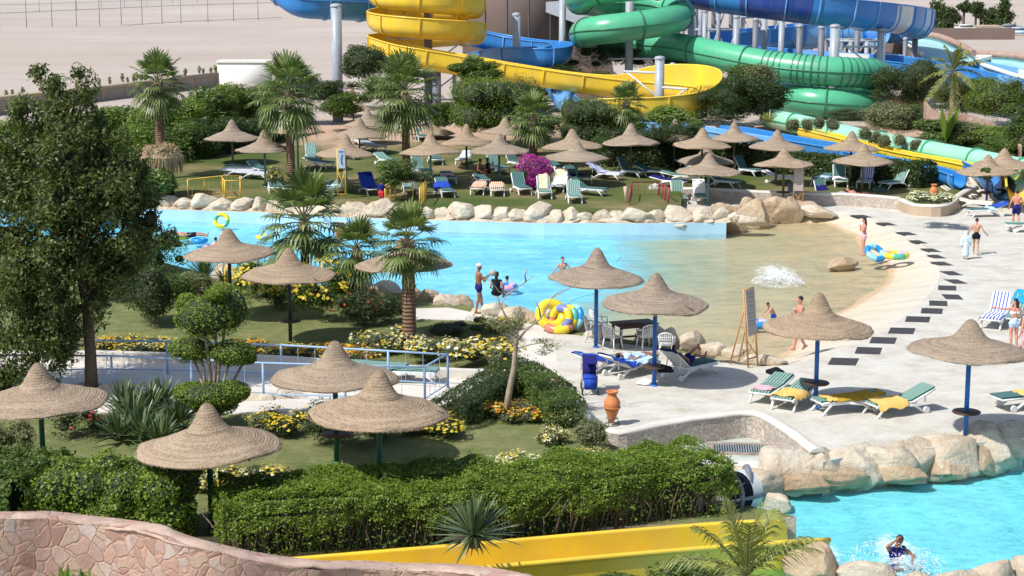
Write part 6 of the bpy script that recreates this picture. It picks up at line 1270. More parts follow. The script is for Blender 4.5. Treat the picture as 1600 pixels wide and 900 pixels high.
def lounger(p, az, back=40, cush='green_st', frame='white', label='', towel=None, group=LG, L=1.95, scale=1.0):
    """x axis of the lounger points from the foot end to the head; back = backrest angle"""
    root = empty('sun_lounger', label, 'sun lounger', p, R(az), group); root.scale = (scale,) * 3; b = R(back); xh = 1.18; hs = .34; bl = L - xh
    ex, ez = xh + bl * math.cos(b), hs + bl * math.sin(b)
    f = MB()
    for s_ in (-1, 1):
        y = s_ * .31
        f.tube([(0, y, hs - .05), (.08, y, hs), (xh, y, hs), (xh + .1, y, hs)], .032, 6)
        f.box(((xh + .02) / 2, y, hs - .03), (xh, .045, .08))
    f.box((.02, 0, hs - .02), (.06, .62, .05), bev=.01); f.box((xh, 0, hs - .03), (.05, .62, .05))
    for i in range(9): f.box((.12 + i * .12, 0, hs - .005), (.075, .6, .018))
    f.build('frame', M[frame], root)
    for s_ in (-1, 1):
        g = MB(); y = s_ * .32; g.tube([(.30, y, hs - .05), (.16, y, .16), (.02, y, 0)], [.04, .035, .032], 6); g.build('leg', M[frame], root)
        g = MB(); g.tube([(xh - .35, y, hs - .03), (xh + .05, y, .24), (xh + .38, y, 0.03)], [.05, .04, .035], 6); g.build('leg', M[frame], root)
    g = MB()
    for s_ in (-1, 1): g.tube([(xh, s_ * .3, hs), (ex, s_ * .3, ez)], .03, 6)
    g.tube([(ex, -.3, ez), (ex, .3, ez)], .03, 6)
    for i in range(7):
        t = (i + .6) / 7; g.box((0, 0, 0), (.07, .6, .016), M=Matrix.Translation((xh + bl * t * math.cos(b), 0, hs + bl * t * math.sin(b))) @ Matrix.Rotation(-b, 4, 'Y'))
    if back > 15: g.tube([(xh + bl * .6 * math.cos(b), -.26, hs + bl * .6 * math.sin(b)), (xh + bl * .55, -.26, hs - .05)], .02, 5); g.tube([(xh + bl * .6 * math.cos(b), .26, hs + bl * .6 * math.sin(b)), (xh + bl * .55, .26, hs - .05)], .02, 5)
    g.build('backrest', M[frame], root)
    g = MB()
    for s_ in (-1, 1): g.tube([(xh + .42, s_ * .30, .09), (xh + .42, s_ * .37, .09)], .09, 12)
    g.build('wheels', M[frame], root)
    prof = [(.0, hs + .01), (.3, hs + .012), (.7, hs + .01), (xh - .03, hs + .012), (ex, ez)]
    if cush: cushion([(a, b2) for a, b2 in prof[:-1]] + [(xh + .06 * math.cos(b), hs + .03 + .06 * math.sin(b)), (ex, ez + .02)], .56, .05, cush, root)
    if towel:
        for t in (towel if isinstance(towel, list) else [towel]): drape(root, t[1], t[2], t[0], prof, t[3] if len(t) > 3 else .74, rnd.uniform(0, 9))
    return root
def lp(x, y, az, back, cush, label, towel=None, lv='0', frame='white', sc=1.05):
    p = P(x, y) if lv == '0' else PT(x, y); c = Vector((math.cos(R(az)), math.sin(R(az)), 0)) * .95; return lounger(p - c, az, back, cush, frame, label, towel, scale=sc)
lp(1205, 622, 62, 8, 'green_st', 'striped lounger with a dark bag and pink cloth left of the blue pole', [('t_pink', .1, .55, .5)])
lp(1242, 632, 58, 8, 'green_st', 'striped lounger with a bright yellow towel left of the blue pole', [('t_yellow', .05, .95, .8)])
lp(1322, 642, 18, 6, 'green_st', 'striped lounger under ochre and yellow towels right of the blue pole', [('t_ochre', .45, 1.9, .74), ('t_yellow', .2, .5, .7)])
lp(1402, 645, 24, 22, 'green_st', 'striped lounger with a yellow towel and raised green head end in the sun', [('t_yellow', .0, .95, .85)])
lp(950, 578, 205, 14, 'green_st', 'striped lounger with royal blue towel behind the stroller', [('t_blue', .9, 1.95, .75)])
lp(985, 585, 218, 26, None, 'lounger under a royal blue towel with a sleeping guest', [('t_blue', .9, 1.9, .78), ('t_lblue', .1, 1.0, .7)])
lp(1076, 588, 222, 42, 'dgreen_st', 'lounger seen from behind its head, navy towel over the backrest', [('t_navy', 1.55, 1.96, .72)])
lp(1556, 508, 62, 52, 'blue_st', 'lounger draped in a blue and white striped towel at right', [('blue_st', .0, 1.0, .8)]); lp(1590, 506, 58, 50, 'green_st', 'lounger at right edge with a bright blue cloth over its back', [('t_cyan', 1.35, 1.96, .8)])
lp(1606, 636, 200, 0, 'dgreen_st', 'dark cushioned lounger cut by the right edge', [('t_yellow', .9, 1.3, .6)])
lp(1500, 314, 150, 30, None, 'cream lounger with its back up, left under the violet poled umbrella', frame='cream'); lp(1530, 307, 130, 40, None, 'cream lounger behind, tilted up left of the violet blue pole', frame='cream')
lp(1522, 326, 155, 12, 'cream', 'low cream lounger between two others under the violet poled umbrella', frame='cream'); lp(1540, 338, 12, 22, 'dgreen_st', 'white lounger with a purple towel and green strap near the walking woman', [('t_lblue', .9, 1.2), ('t_blue', 1.3, 1.9)])
lp(1606, 362, 180, 0, 'green_st', 'lounger cut by the right edge near the walking man')
lp(1341, 318, 150, 10, 'blue_st', 'white lounger with a sunbather before the pebble wall', [('blue_st', .1, 1.5, .7)]); lp(1382, 316, 95, 20, 'dgreen_st', 'lounger seen from its foot with a white pillow and blue towel', [('t_white', .7, 1.3, .7), ('t_blue', .0, .5, .7)]); lp(1288, 314, 105, 55, 'dgreen_st', 'upright lounger with a dark blue towel on the deck right of the tall sign', [('t_navy', .7, 1.4, .6), ('t_white', .0, .5, .6)])
lp(1060, 316, 95, 62, 'green_st', 'upright green striped lounger beside the red gate', None); lp(1094, 316, 92, 58, 'green_st', 'lounger with a white towel over its upright back beside the teal pole', [('t_white', 1.1, 1.96, .62)])
far = [
 (1285, 288, 60, 6, 'dgreen_st', 'lounger with a folded pale towel at the left end of the hedge row', [('t_lblue', .3, 1.2)]), (1312, 290, 85, 58, 'dgreen_st', 'lounger with a white and blue towel in the hedge row', [('t_white', .3, 1.1)]), (1352, 292, 70, 56, 'blue_st', 'lounger with a blue striped towel in front of the hedge', [('blue_st', 1.0, 1.5)]), (1398, 294, 35, 56, 'green_st', 'bright green lounger with its back upright at the right end of the hedge row', None),
 (464, 302, 35, 8, 'dgreen_st', 'lounger with clothes beside the blue striped one at left', [('t_navy', .8, 1.3), ('t_pink', 1.3, 1.6)]), (482, 304, 35, 18, 'blue_st', 'lounger under a blue and white striped towel left of the pictogram sign', [('blue_st', .0, 1.9)]), (522, 303, 70, 22, 'green_st', 'green lounger with a towel behind the pictogram sign', [('t_lblue', .6, 1.2)]), (578, 303, 110, 48, 't_navy', 'lounger covered in navy cloth left of the child', [('t_blue', .3, 1.9)]),
 (640, 301, 97, 60, 'green_st', 'green striped lounger with its back up behind the yellow gate', None), (695, 306, 105, 34, 'dgreen_st', 'lounger with a royal blue towel on its left side', [('t_blue', .9, 1.5, .9)]), (748, 302, 85, 6, 'orange_st', 'lounger with an orange striped towel, left one of two', [('orange_st', .0, 1.6)]), (777, 304, 92, 8, 'orange_st', 'lounger with an orange striped towel, right one of two', [('orange_st', .2, 1.7)]), (814, 302, 105, 50, 'dgreen_st', 'lounger with its dark back up below the bougainvillea', None),
 (850, 308, 93, 52, 'green_st', 'green striped lounger with a peach towel', [('t_peach', .9, 1.9, .4)]), (874, 298, 80, 50, 'greywhite', 'lounger wrapped in a white towel beside the teal pole', [('t_white', .0, 1.4), ('t_peach', 1.4, 1.9, .4)]), (897, 315, 92, 46, 'green_st', 'nearest green striped lounger on the grass below the teal pole', None), (922, 305, 150, 34, 'dgreen_st', 'dark shaded lounger right of the nearest green striped one', None), (903, 285, 120, 30, 'dgreen_st', 'shaded lounger with clothes behind the teal pole', [('t_navy', .6, 1.2)]),
 (948, 280, 150, 36, 'blue_st', 'lounger with a blue and white striped towel over its raised back', [('blue_st', .8, 1.95)]), (985, 276, 140, 60, 'dgreen_st', 'dark lounger at the brownish umbrella pole', None), (658, 274, 115, 60, 'green_st', 'pale green lounger just right of the centre palm trunk', None), (778, 270, 120, 55, 'green_st', 'pale green lounger behind the two seated guests', None), (500, 262, 140, 12, 'dgreen_st', 'lounger in bluish shade left of the pictogram sign', None), (487, 250, 100, 40, 'green_st', 'pale green lounger with its back up right of the left palm trunk', None), (375, 276, 160, 0, 'greywhite', 'flat bluish lounger left of the yellow fence gate', None), (400, 280, 155, 0, 'greywhite', 'flat stacked lounger beside the yellow fence gate', None), (383, 270, 168, 0, 'dgreen_st', 'flat lounger behind the other two near the yellow gate', None),
 (604, 258, 120, 18, 'green_st', 'greenish lounger half hidden behind the leafy shrub', None), (585, 236, 130, 8, 'greywhite', 'far lounger in the second umbrella row', None), (700, 285, 100, 6, 'dgreen_st', 'lounger with clothes in deep shade near the seated guests', [('t_pink', .4, 1.2)]), (752, 288, 100, 4, 'dgreen_st', 'shaded lounger the two guests sit on', None), (1064, 284, 168, 12, 'green_st', 'white framed lounger turned up behind the upright one by the red gate', None), (1130, 292, 140, 30, 'dgreen_st', 'dark green lounger on the lawn right of the stacked umbrellas', None), (1168, 274, 130, 55, 'dgreen_st', 'dark lounger with its back up before the shaded hedge', None), (1048, 292, 150, 10, 't_navy', 'lounger with dark cloth left of the upright green one', None), (1222, 286, 150, 20, None, 'white lounger frame behind the olive umbrella pole', None), (560, 226, 120, 20, 'dgreen_st', 'shaded far lounger below the wide second row umbrella', None), (540, 248, 150, 10, 'dgreen_st', 'dark lounger in the shade behind the pictogram sign', None), (680, 256, 100, 30, 'dgreen_st', 'shaded lounger beyond the centre palm teal pole', None), (725, 256, 80, 20, 'greywhite', 'pale far lounger below the green poled umbrella', None), (806, 262, 120, 50, 'dgreen_st', 'dark lounger at the left of the bougainvillea', None), (868, 268, 110, 30, 'dgreen_st', 'dark lounger right behind the bougainvillea', None), (660, 220, 100, 20, 'dgreen_st', 'far dark lounger in the third umbrella row', None), (1020, 276, 150, 20, 'dgreen_st', 'dark lounger between the brownish pole and the stacked umbrellas', None), (1085, 268, 150, 20, 'dgreen_st', 'dark lounger behind the stacked umbrellas', None),
 (430, 300, 100, 40, 'dgreen_st', 'dark lounger at the foot of the left palm', None), (405, 272, 120, 20, 'dgreen_st', 'shaded lounger under the left umbrellas', None)]
for (x, y, az, bk, cu, lb, tw_) in far:
    lp(x, y, az, bk, cu, lb, tw_, 'l', 'white' if rnd.random() < .6 else 'greywhite', 1.08)
lp(588, 588, 168, 0, 'green_st', 'green striped lounger lying flat behind the blue rail'); lp(636, 596, 172, 0, 'green_st', 'second green striped lounger behind the blue rail, nearer its corner', lv='0')

# ================================================================ PEOPLE
def capsule(mb, a, b, r0, r1, n=12):
    a, b = Vector(a), Vector(b); d = b - a; L = d.length
    if L < 1e-5: mb.ell(a, (r0, r0, r0), 0, n); return
    q = d.to_track_quat('Z', 'Y').to_matrix().to_4x4(); MM = Matrix.Translation(a) @ q; prof = []
    for i in range(6): t = math.pi / 2 * i / 5; prof.append((max(r0 * math.sin(t), .0005), -r0 * math.cos(t)))
    for i in range(6): t = math.pi / 2 * i / 5; prof.append((max(r1 * math.cos(t), .0005), L + r1 * math.sin(t)))
    k = len(prof); vs = [(r * math.cos(2 * math.pi * j / n), r * math.sin(2 * math.pi * j / n), z) for r, z in prof for j in range(n)]
    mb.add(vs, [(i * n + j, i * n + (j + 1) % n, (i + 1) * n + (j + 1) % n, (i + 1) * n + j) for i in range(k - 1) for j in range(n)] + [tuple(range(n))[::-1], tuple((k - 1) * n + j for j in range(n))], 0, True, MM)
def remeshed(mb, name, vox, mat, smooth_it=2):
    me = mb.mesh(name, M[mat]); o = bpy.data.objects.new('tmp', me); COL.objects.link(o)
    m = o.modifiers.new('r', 'REMESH'); m.mode = 'VOXEL'; m.voxel_size = vox; m.use_smooth_shade = True
    s_ = o.modifiers.new('s', 'SMOOTH'); s_.factor = .5; s_.iterations = smooth_it
    dg = bpy.context.evaluated_depsgraph_get(); out = bpy.data.meshes.new_from_object(o.evaluated_get(dg)); out.name = name
    bpy.data.objects.remove(o); out.materials.clear(); out.materials.append(M[mat]); 
    for p in out.polygons: p.material_index = 0; p.use_smooth = True
    return out
BASE = dict(pel=(0, 0, .93), wai=(0, 0, 1.10), che=(0, .0, 1.30), nec=(0, 0, 1.46), hed=(0, .02, 1.63), shL=(-.17, 0, 1.41), shR=(.17, 0, 1.41), elL=(-.24, -.02, 1.13), elR=(.24, -.02, 1.13), wrL=(-.26, .05, .89), wrR=(.26, .05, .89), hiL=(-.09, 0, .90), hiR=(.09, 0, .90), knL=(-.10, .03, .50), knR=(.10, .03, .50), anL=(-.11, -.02, .08), anR=(.11, -.02, .08))
def fingers(mb, w_, e_, curl=.4):
    w_, e_ = Vector(w_), Vector(e_); d = (w_ - e_).normalized(); s_ = d.cross(Vector((0, 1, 0))); s_ = s_.normalized() if s_.length > .2 else Vector((1, 0, 0)); n_ = s_.cross(d).normalized()
    pc = w_ + d * .075; capsule(mb, w_, pc, .024, .030); capsule(mb, pc - s_ * .018, pc + s_ * .018, .02, .02)
    for i, l in enumerate((.062, .072, .068, .052)):
        b0 = pc + s_ * (.030 - i * .020) + d * .008; b1 = b0 + d * l * .55 + n_ * l * .2 * curl; capsule(mb, b0, b1, .0095, .009, 8); capsule(mb, b1, b1 + (d * .8 + n_ * curl).normalized() * l * .5, .009, .0075, 8)
    t0 = w_ + d * .03 + s_ * .028; capsule(mb, t0, t0 + (d + s_ * .9).normalized() * .05, .012, .010, 8); 
def person(p, face, label, pose={}, h=1.75, skin='skin', wear=(), hair='hair', female=False, vox=.011, hairlen=0, cap=None, group=None):
    """p: world point of the ground between the feet (or the seat reference); face: heading in degrees of the direction looked at"""
    J = {k: Vector(v) for k, v in {**BASE, **pose}.items()}; root = empty('person', label, 'person', p, R(face - 90)); root.scale = (h / 1.75,) * 3
    g = .9 if female else 1.0
    def body(x, extra=0, only=None):
        c = lambda a, b, r0, r1: capsule(x, a, b, r0 + extra, r1 + extra)
        P_ = J; def_w = (P_['shR'] - P_['shL']); 
        if only is None or 'torso' in only:
            lh, rh = P_['hiL'], P_['hiR']
            c(P_['che'].lerp(P_['shL'], .45), P_['wai'].lerp(lh, .35), .105 * g, .088 * g); c(P_['che'].lerp(P_['shR'], .45), P_['wai'].lerp(rh, .35), .105 * g, .088 * g); c(P_['che'], P_['wai'], .115 * g, .10 * g); c(P_['shL'], P_['shR'], .055 * g, .055 * g)
            if female:
                fw = (P_['shR'] - P_['shL']).cross(P_['che'] - P_['wai']).normalized() * -1
                for s_ in (.22, -.22): x.ell(P_['che'] + fw * -.085 * -1 + (P_['shR'] - P_['shL']) * s_ - (P_['che'] - P_['wai']) * .15, (.06 + extra,) * 3)
        if only is None or 'hips' in only:
            c(P_['hiL'], P_['hiR'], .105, .105); c(P_['pel'], P_['wai'].lerp(P_['pel'], .4), .115, .105); c(P_['hiL'], P_['hiL'].lerp(P_['knL'], .22), .095, .085); c(P_['hiR'], P_['hiR'].lerp(P_['knR'], .22), .095, .085)
        if only and 'thighs' in only: c(P_['hiL'], P_['hiL'].lerp(P_['knL'], .6), .1, .085); c(P_['hiR'], P_['hiR'].lerp(P_['knR'], .6), .1, .085)
        if only and 'chest' in only: c(P_['che'].lerp(P_['shL'], .5) - Vector((0, 0, .08)), P_['che'].lerp(P_['shR'], .5) - Vector((0, 0, .08)), .107 * g, .107 * g)
        if only and 'sleeves' in only: c(P_['shL'], P_['shL'].lerp(P_['elL'], .9), .055, .05); c(P_['shR'], P_['shR'].lerp(P_['elR'], .9), .055, .05)
        if only and 'robe' in only:
            c(P_['pel'], P_['anL'].lerp(P_['anR'], .5) + Vector((0, 0, .22)), .15, .19); c(P_['shL'], P_['elL'], .07, .07); c(P_['shR'], P_['elR'], .07, .07); c(P_['elL'], P_['wrL'], .065, .07); c(P_['elR'], P_['wrR'], .065, .07); x.ell(P_['hed'] - Vector((0, .015, 0)), (.105, .12, .135)); c(P_['nec'], P_['hed'], .1, .09)
    mb = MB(); body(mb)
    c = lambda a, b, r0, r1: capsule(mb, J[a] if isinstance(a, str) else a, J[b] if isinstance(b, str) else b, r0, r1)
    c('nec', 'hed', .052 * g, .05 * g)
    for s_ in 'LR':
        c('sh' + s_, 'el' + s_, .052 * g, .040 * g); c('el' + s_, 'wr' + s_, .041 * g, .025 * g); c('hi' + s_, 'kn' + s_, .092, .056)
        kn, an = J['kn' + s_], J['an' + s_]; bk = (an - kn); side_v = Vector((0, -1, 0)); cf = kn.lerp(an, .3) + side_v * .018; c(kn, cf, .056, .058); c(cf, an, .056, .034)
        fd = (Vector((0, 1, 0)) - (an - kn).normalized() * Vector((0, 1, 0)).dot((an - kn).normalized())); fd = fd.normalized() if fd.length > .1 else Vector((0, 1, 0)); dn = (an - kn).normalized(); heel = an + dn * .045 - fd * .04; c(an, heel, .036, .034); c(heel, an + fd * .13 + dn * .055, .034, .026); c(an, an + fd * .10 + dn * .04, .034, .028); c(an + fd * .12 + dn * .055 + Vector((-.02, 0, 0)), an + fd * .16 + dn * .06 + Vector((.02, 0, 0)), .022, .018)
        fingers(mb, J['wr' + s_], J['el' + s_])
    hd = J['hed']; up = (hd - J['nec']).normalized(); fw = (Vector((0, 1, 0)) - up * up.y); fw = fw.normalized() if fw.length > .2 else Vector((0, 0, 1)); sd_ = up.cross(fw)
    if 'look' in pose: fw = Vector(pose['look']).normalized(); sd_ = up.cross(fw)
    HM = Matrix((sd_, fw, up)).transposed().to_4x4(); HM.translation = hd
    mb.ell((0, 0, .015), (.074, .092, .108), 0, 16, HM); mb.ell((0, .025, -.045), (.055, .062, .07), 0, 12, HM); mb.ell((0, .098, -.012), (.014, .018, .024), 0, 8, HM); mb.ell((-.077, 0, -.005), (.012, .022, .032), 0, 8, HM); mb.ell((.077, 0, -.005), (.012, .022, .032), 0, 8, HM); mb.ell((0, .083, -.052), (.024, .01, .008), 0, 8, HM)
    link('body', remeshed(mb, 'body', vox, skin), root)
    eb_ = MB()
    for s_ in (-1, 1): eb_.ell((s_ * .03, .087, .012), (.011, .006, .006), 0, 8, HM)
    eb_.build('eyes', M['hair'], root)
    if hair:
        hb = MB(); hb.ell((0, -.016, .04), (.083, .096, .098), 0, 16, HM)
        if hairlen: capsule(hb, HM @ Vector((0, -.05, 0)), HM @ Vector((0, -.07, -.12 - hairlen)), .075, .05)
        link('hair', remeshed(hb, 'hair', .014, hair), root)
    if cap: cb_ = MB(); cb_.ell((0, -.01, .065), (.088, .104, .075), 0, 16, HM); capsule(cb_, HM @ Vector((-.05, .09, .055)), HM @ Vector((.05, .09, .055)), .02, .02); link('cap', remeshed(cb_, 'cap', .013, cap), root)
    for nm, what, mat_, ex_ in wear: wb = MB(); body(wb, ex_, what); link(nm, remeshed(wb, nm, .013, mat_), root)
    return root
walk = dict(knL=(-.09, .16, .52), anL=(-.09, .22, .10), knR=(.09, .02, .50), anR=(.10, -.22, .12), wrL=(-.25, -.10, .92), wrR=(.27, .16, .93))
# man with the white cap
person(P(748, 489), 15, 'tanned man in dark trunks and white cap standing on the shore holding up a ball', dict(elR=(.20, .16, 1.16), wrR=(.16, .34, 1.36), elL=(-.2, .12, 1.15), wrL=(-.1, .30, 1.25), knL=(-.12, .12, .50), anL=(-.13, .18, .08), knR=(.09, -.02, .5), anR=(.10, -.12, .08)), 1.82, 'skin2', [('trunks', ['hips'], 't_navy', .012)], 'hair2', cap='t_white', vox=.009)
q = MB(); q.ell((0, 0, 0), (.11, .11, .11), 0, 16); bp_ = P(748, 489) + Matrix.Rotation(R(-75), 3, 'Z') @ Vector((.17, .47, 1.43)) * 1.04; tag(q.build('ball', M['cork'], None, tuple(bp_)), 'small brownish ball held up by the man with the white cap', 'ball')
sit = dict(pel=(0, 0, .12), wai=(0, .02, .29), che=(0, .05, .49), nec=(0, .07, .65), hed=(0, .10, .82), shL=(-.17, .06, .60), shR=(.17, .06, .60), elL=(-.25, .02, .34), elR=(.25, .02, .34), wrL=(-.22, .22, .22), wrR=(.22, .22, .22), hiL=(-.1, .03, .12), hiR=(.1, .03, .12), knL=(-.14, .42, .34), knR=(.14, .42, .34), anL=(-.13, .46, -.06), anR=(.13, .46, -.06))
person(P(775, 478, .0) + Vector((0, .3, .32)), 70, 'woman with long dark hair sitting on the shore rocks facing the water', sit, 1.68, 'skin', [('swimsuit', ['torso', 'hips'], 'black', .008)], 'hair', True, hairlen=.12)
wade = {}
def inwater(x, y, sink, face, label, **k): p = P(x, y, WL); return person(Vector((p.x, p.y, WL - sink)), face, label, **k)
inwater(792, 447, 1.18, 60, 'child with dark hair in a pink and blue swim ring in the wave pool', pose=dict(elL=(-.34, .05, 1.22), elR=(.34, .05, 1.22), wrL=(-.3, .25, 1.2), wrR=(.3, .25, 1.2)), h=1.6, wear=[('shirt', ['torso'], 't_pink', .01)])
def ring(p, R0, r0, mats, label, fn=None, tilt=None, group=None, valve=True):
    R0 *= .88; r0 *= .88
    root = empty('swim_ring', label, 'swim ring', p, rnd.uniform(0, 6) if tilt is None else 0, group); mb = MB(); Mx = Matrix.Identity(4) if tilt is None else (Matrix.Rotation(R(tilt[1]), 4, 'Z') @ Matrix.Rotation(R(tilt[0]), 4, 'X'))
    mb.torus((0, 0, 0), R0, r0, 0, 36, 14, Mx, fn or (lambda i: (i // 6) % len(mats))); mb.build('tube', [M[m] for m in mats], root)
    v_ = MB(); v_.tube([Mx @ Vector((R0, 0, r0 * .9)), Mx @ Vector((R0, 0, r0 * 1.2))], .02, 6); v_.build('valve', M['white'], root); return root
for nm, c_ in dict(r_yel=(.80, .62, .04), r_grn=(.10, .42, .30), r_blu=(.02, .25, .60), r_sky=(.30, .68, .80), r_red=(.55, .20, .12), r_pur=(.18, .22, .5), r_pnk=(.75, .35, .5)).items():
    g_ = NG(nm + '_vinyl'); g_.col(c_); g_.rough(.25, .5); M[nm] = g_.mat
ring(P(792, 450, WL) + Vector((0, 0, .06)), .40, .13, ['r_blu', 'r_pnk'], 'pink and blue swim ring round the child in the pool')
inwater(879, 419, 1.2, -75, 'dark haired man standing chest deep in the blue water', pose=dict(elL=(-.36, .04, 1.22), elR=(.36, .04, 1.2), wrL=(-.48, .2, 1.1), wrR=(.5, .2, 1.08)), h=1.7, skin='skin')
# people with rings at the left of the pool
ring(P(283, 372, WL) + Vector((0, 0, .08)), .40, .13, ['r_yel', 'r_grn', 'r_yel'], 'yellow and green swim ring at the left with a swimmer lying across'); ring(P(312, 378, WL) + Vector((0, 0, .08)), .34, .12, ['r_blu', 'r_blu'], 'blue swim ring at the left of the pool'); ring(P(346, 352, WL) + Vector((0, 0, .25)), .36, .13, ['r_yel', 'r_yel', 'r_grn'], 'upright yellow and green swim ring behind the umbrella at left', tilt=(70, 0)); ring(P(413, 372, WL) + Vector((0, 0, .06)), .35, .12, ['r_yel', 'r_sky'], 'small yellow swim ring left of the broad palm'); ring(P(332, 388, WL) + Vector((0, 0, .06)), .34, .12, ['r_blu', 'r_pnk'], 'blue and pink swim ring above the left umbrella')
lie = dict(pel=(0, 0, .12), wai=(0, -.17, .13), che=(0, -.36, .17), nec=(0, -.53, .22), hed=(0, -.70, .28), shL=(-.17, -.48, .18), shR=(.17, -.48, .18), elL=(-.28, -.25, .14), elR=(.28, -.25, .14), wrL=(-.2, -.02, .16), wrR=(.2, -.02, .16), hiL=(-.09, .03, .11), hiR=(.09, .03, .11), knL=(-.11, .45, .18), knR=(.11, .43, .14), anL=(-.12, .85, .10), anR=(.12, .85, .08), look=(0, .55, 1))
p = P(296, 374, WL); person(Vector((p.x, p.y, WL + .1)), 8, 'swimmer lying on his back across two swim rings at the left', lie, 1.7, 'skin', [('trunks', ['hips', 'thighs'], 'black', .012)])
inwater(350, 372, 1.15, -90, 'swimmer in front of the upright yellow ring', h=1.6, skin='skin3'); inwater(337, 384, 1.2, 60, 'swimmer in a pink shirt beside the left umbrella top', h=1.6, wear=[('shirt', ['torso'], 't_pink', .01)]); inwater(262, 372, 1.3, 0, 'swimmer at the far left holding the yellow ring', h=1.7)
# beach people
person(P(1349, 399), 180, 'woman in a pink bikini standing on the beach with hands raised to her face', dict(elL=(-.2, .12, 1.15), elR=(.2, .12, 1.15), wrL=(-.07, .18, 1.36), wrR=(.07, .18, 1.36)), 1.66, 'skin3', [('bikini_bottom', ['hips'], 't_pink', .01), ('bikini_top', ['chest'], 't_pink', .008)], 'hair', True, hairlen=.1)
person(P(1524, 398), 75, 'woman in a black swimsuit walking away beside the robed child', {**walk, 'elL': (-.34, -.04, 1.14), 'elR': (.34, -.04, 1.14), 'wrL': (-.36, .04, .96), 'wrR': (.46, .05, 1.0)}, 1.62, 'skin', [('swimsuit', ['hips'], 'black', .012)], 'hair', True)
person(P(1508, 405), 80, 'small child in a pale blue hooded robe walking beside the woman', walk, 1.22, 'skin', [('robe', ['torso', 'hips', 'robe'], 'robe', .03)], None)
person(P(1587, 354), 88, 'sunburnt man in dark trunks walking away at right', {**walk, 'elL': (-.3, -.02, 1.14), 'wrL': (-.34, .05, .94), 'elR': (.32, -.02, 1.14)}, 1.78, 'skin3', [('trunks', ['hips', 'thighs'], 't_navy', .014)])
person(P(1583, 545), 100, 'woman in a pale blue bikini by the striped towel lounger, one arm stretched out', {'elL': (-.42, .05, 1.40), 'wrL': (-.66, .12, 1.44), 'look': (-1, .3, 0)}, 1.68, 'skin3', [('bikini_bottom', ['hips'], 't_lblue', .012), ('bikini_top', ['chest'], 't_white', .006)], 'hair', True, vox=.01, hairlen=.06)
person(P(1602, 560), 120, 'pink shouldered person cut by the right edge beside the bikini woman', {}, 1.6, 'skin3', [('shorts', ['hips', 'thighs'], 't_pink', .012)])
person(P(1249, 547), 190, 'man standing on the beach behind the umbrella holding a small child', {'elL': (-.22, .12, 1.16), 'elR': (.22, .12, 1.16), 'wrL': (-.02, .24, 1.1), 'wrR': (.02, .25, 1.2), **{k: walk[k] for k in ('knL', 'anL', 'knR', 'anR')}}, 1.8, 'skin3', [('trunks', ['hips', 'thighs'], 't_pink', .014)])
pc_ = P(1249, 547) + Vector((-.26, -.06, .95)); person(pc_, 10, 'small blond child carried on the man\'s arm', {**sit, 'knL': (-.1, .22, .05), 'knR': (.1, .22, .05), 'anL': (-.1, .25, -.2), 'anR': (.1, .25, -.2)}, .85, 'skin', [('trunks', ['hips'], 't_peach', .012)], 'hair2')
person(P(1208, 520, -.4), 200, 'child bending over the blue ring in the shallow water', {'che': (0, .16, 1.26), 'nec': (0, .26, 1.38), 'hed': (0, .34, 1.5), 'shL': (-.17, .22, 1.34), 'shR': (.17, .22, 1.34), 'wai': (0, .05, 1.09), 'elL': (-.2, .4, 1.12), 'elR': (.2, .4, 1.12), 'wrL': (-.16, .55, .95), 'wrR': (.16, .55, .95)}, 1.2, 'skin', [('trunks', ['hips'], 't_blue', .012)])
ring(P(1184, 512, -.4) + Vector((0, 0, .15)), .36, .15, ['r_blu', 'r_sky', 'r_pnk'], 'blue and pink swim ring beside the bending child')
person(P(596, 322, .45), 60, 'child in a navy shirt and red shorts at the yellow gate', {'elR': (.3, .1, 1.2), 'wrR': (.42, .2, 1.3)}, 1.35, 'skin2', [('shirt', ['torso', 'sleeves'], 't_navy', .014), ('shorts', ['hips', 'thighs'], 'red', .016)], 'hair')
person(PT(748, 284) + Vector((0, 0, .38)), -20, 'dark skinned guest leaning forward on the shaded lounger, left of two', sit, 1.7, 'skin2', [('shorts', ['hips', 'thighs'], 'black', .012)]); person(PT(764, 282) + Vector((0, 0, .38)), 200, 'guest sitting on the shaded lounger facing the other one', sit, 1.7, 'skin2', [('swimsuit', ['torso', 'hips'], 'black', .01)])
# sunbathers
p = P(1076, 588); person(Vector((p.x, p.y, .30)) + Vector((-.15, -.1, .05)), 42, 'sunbather on the navy towel lounger with one leg raised', {**lie, 'wai': (0, -.12, .2), 'che': (0, -.26, .34), 'nec': (0, -.38, .46), 'hed': (0, -.46, .60), 'shL': (-.17, -.34, .42), 'shR': (.17, -.34, .42), 'elL': (-.27, -.14, .26), 'elR': (.27, -.14, .26), 'knL': (-.10, .42, .36), 'anL': (-.12, .74, .48), 'knR': (.10, .40, .30), 'anR': (.1, .8, .2)}, 1.75, 'skin2', [('shorts', ['hips', 'thighs'], 't_navy', .014)])
p = P(992, 580); person(Vector((p.x, p.y, .34)), 38, 'sunbather in a pale patterned wrap asleep under the umbrella', lie, 1.65, 'skin', [('wrap', ['torso', 'hips', 'thighs'], 't_lblue', .02)], female=True)
p = P(1341, 316); person(Vector((p.x, p.y, .36)), -30, 'sunbather lying on the white lounger before the pebble wall', lie, 1.65, 'skin3', [('swimsuit', ['hips'], 'black', .01)], female=True)
p = P(1400, 872, W2); person(Vector((p.x, p.y, W2 - 1.22)), -70, 'splashing swimmer with arm bent over the head in the landing pool', {'elR': (.30, .10, 1.52), 'wrR': (.12, .14, 1.66), 'elL': (-.36, .12, 1.24), 'wrL': (-.22, .3, 1.2), 'hed': (-.03, .06, 1.61), 'che': (0, .04, 1.3)}, 1.78, 'skin2', [('shirt', ['torso'], 't_navy', .008)], vox=.009)

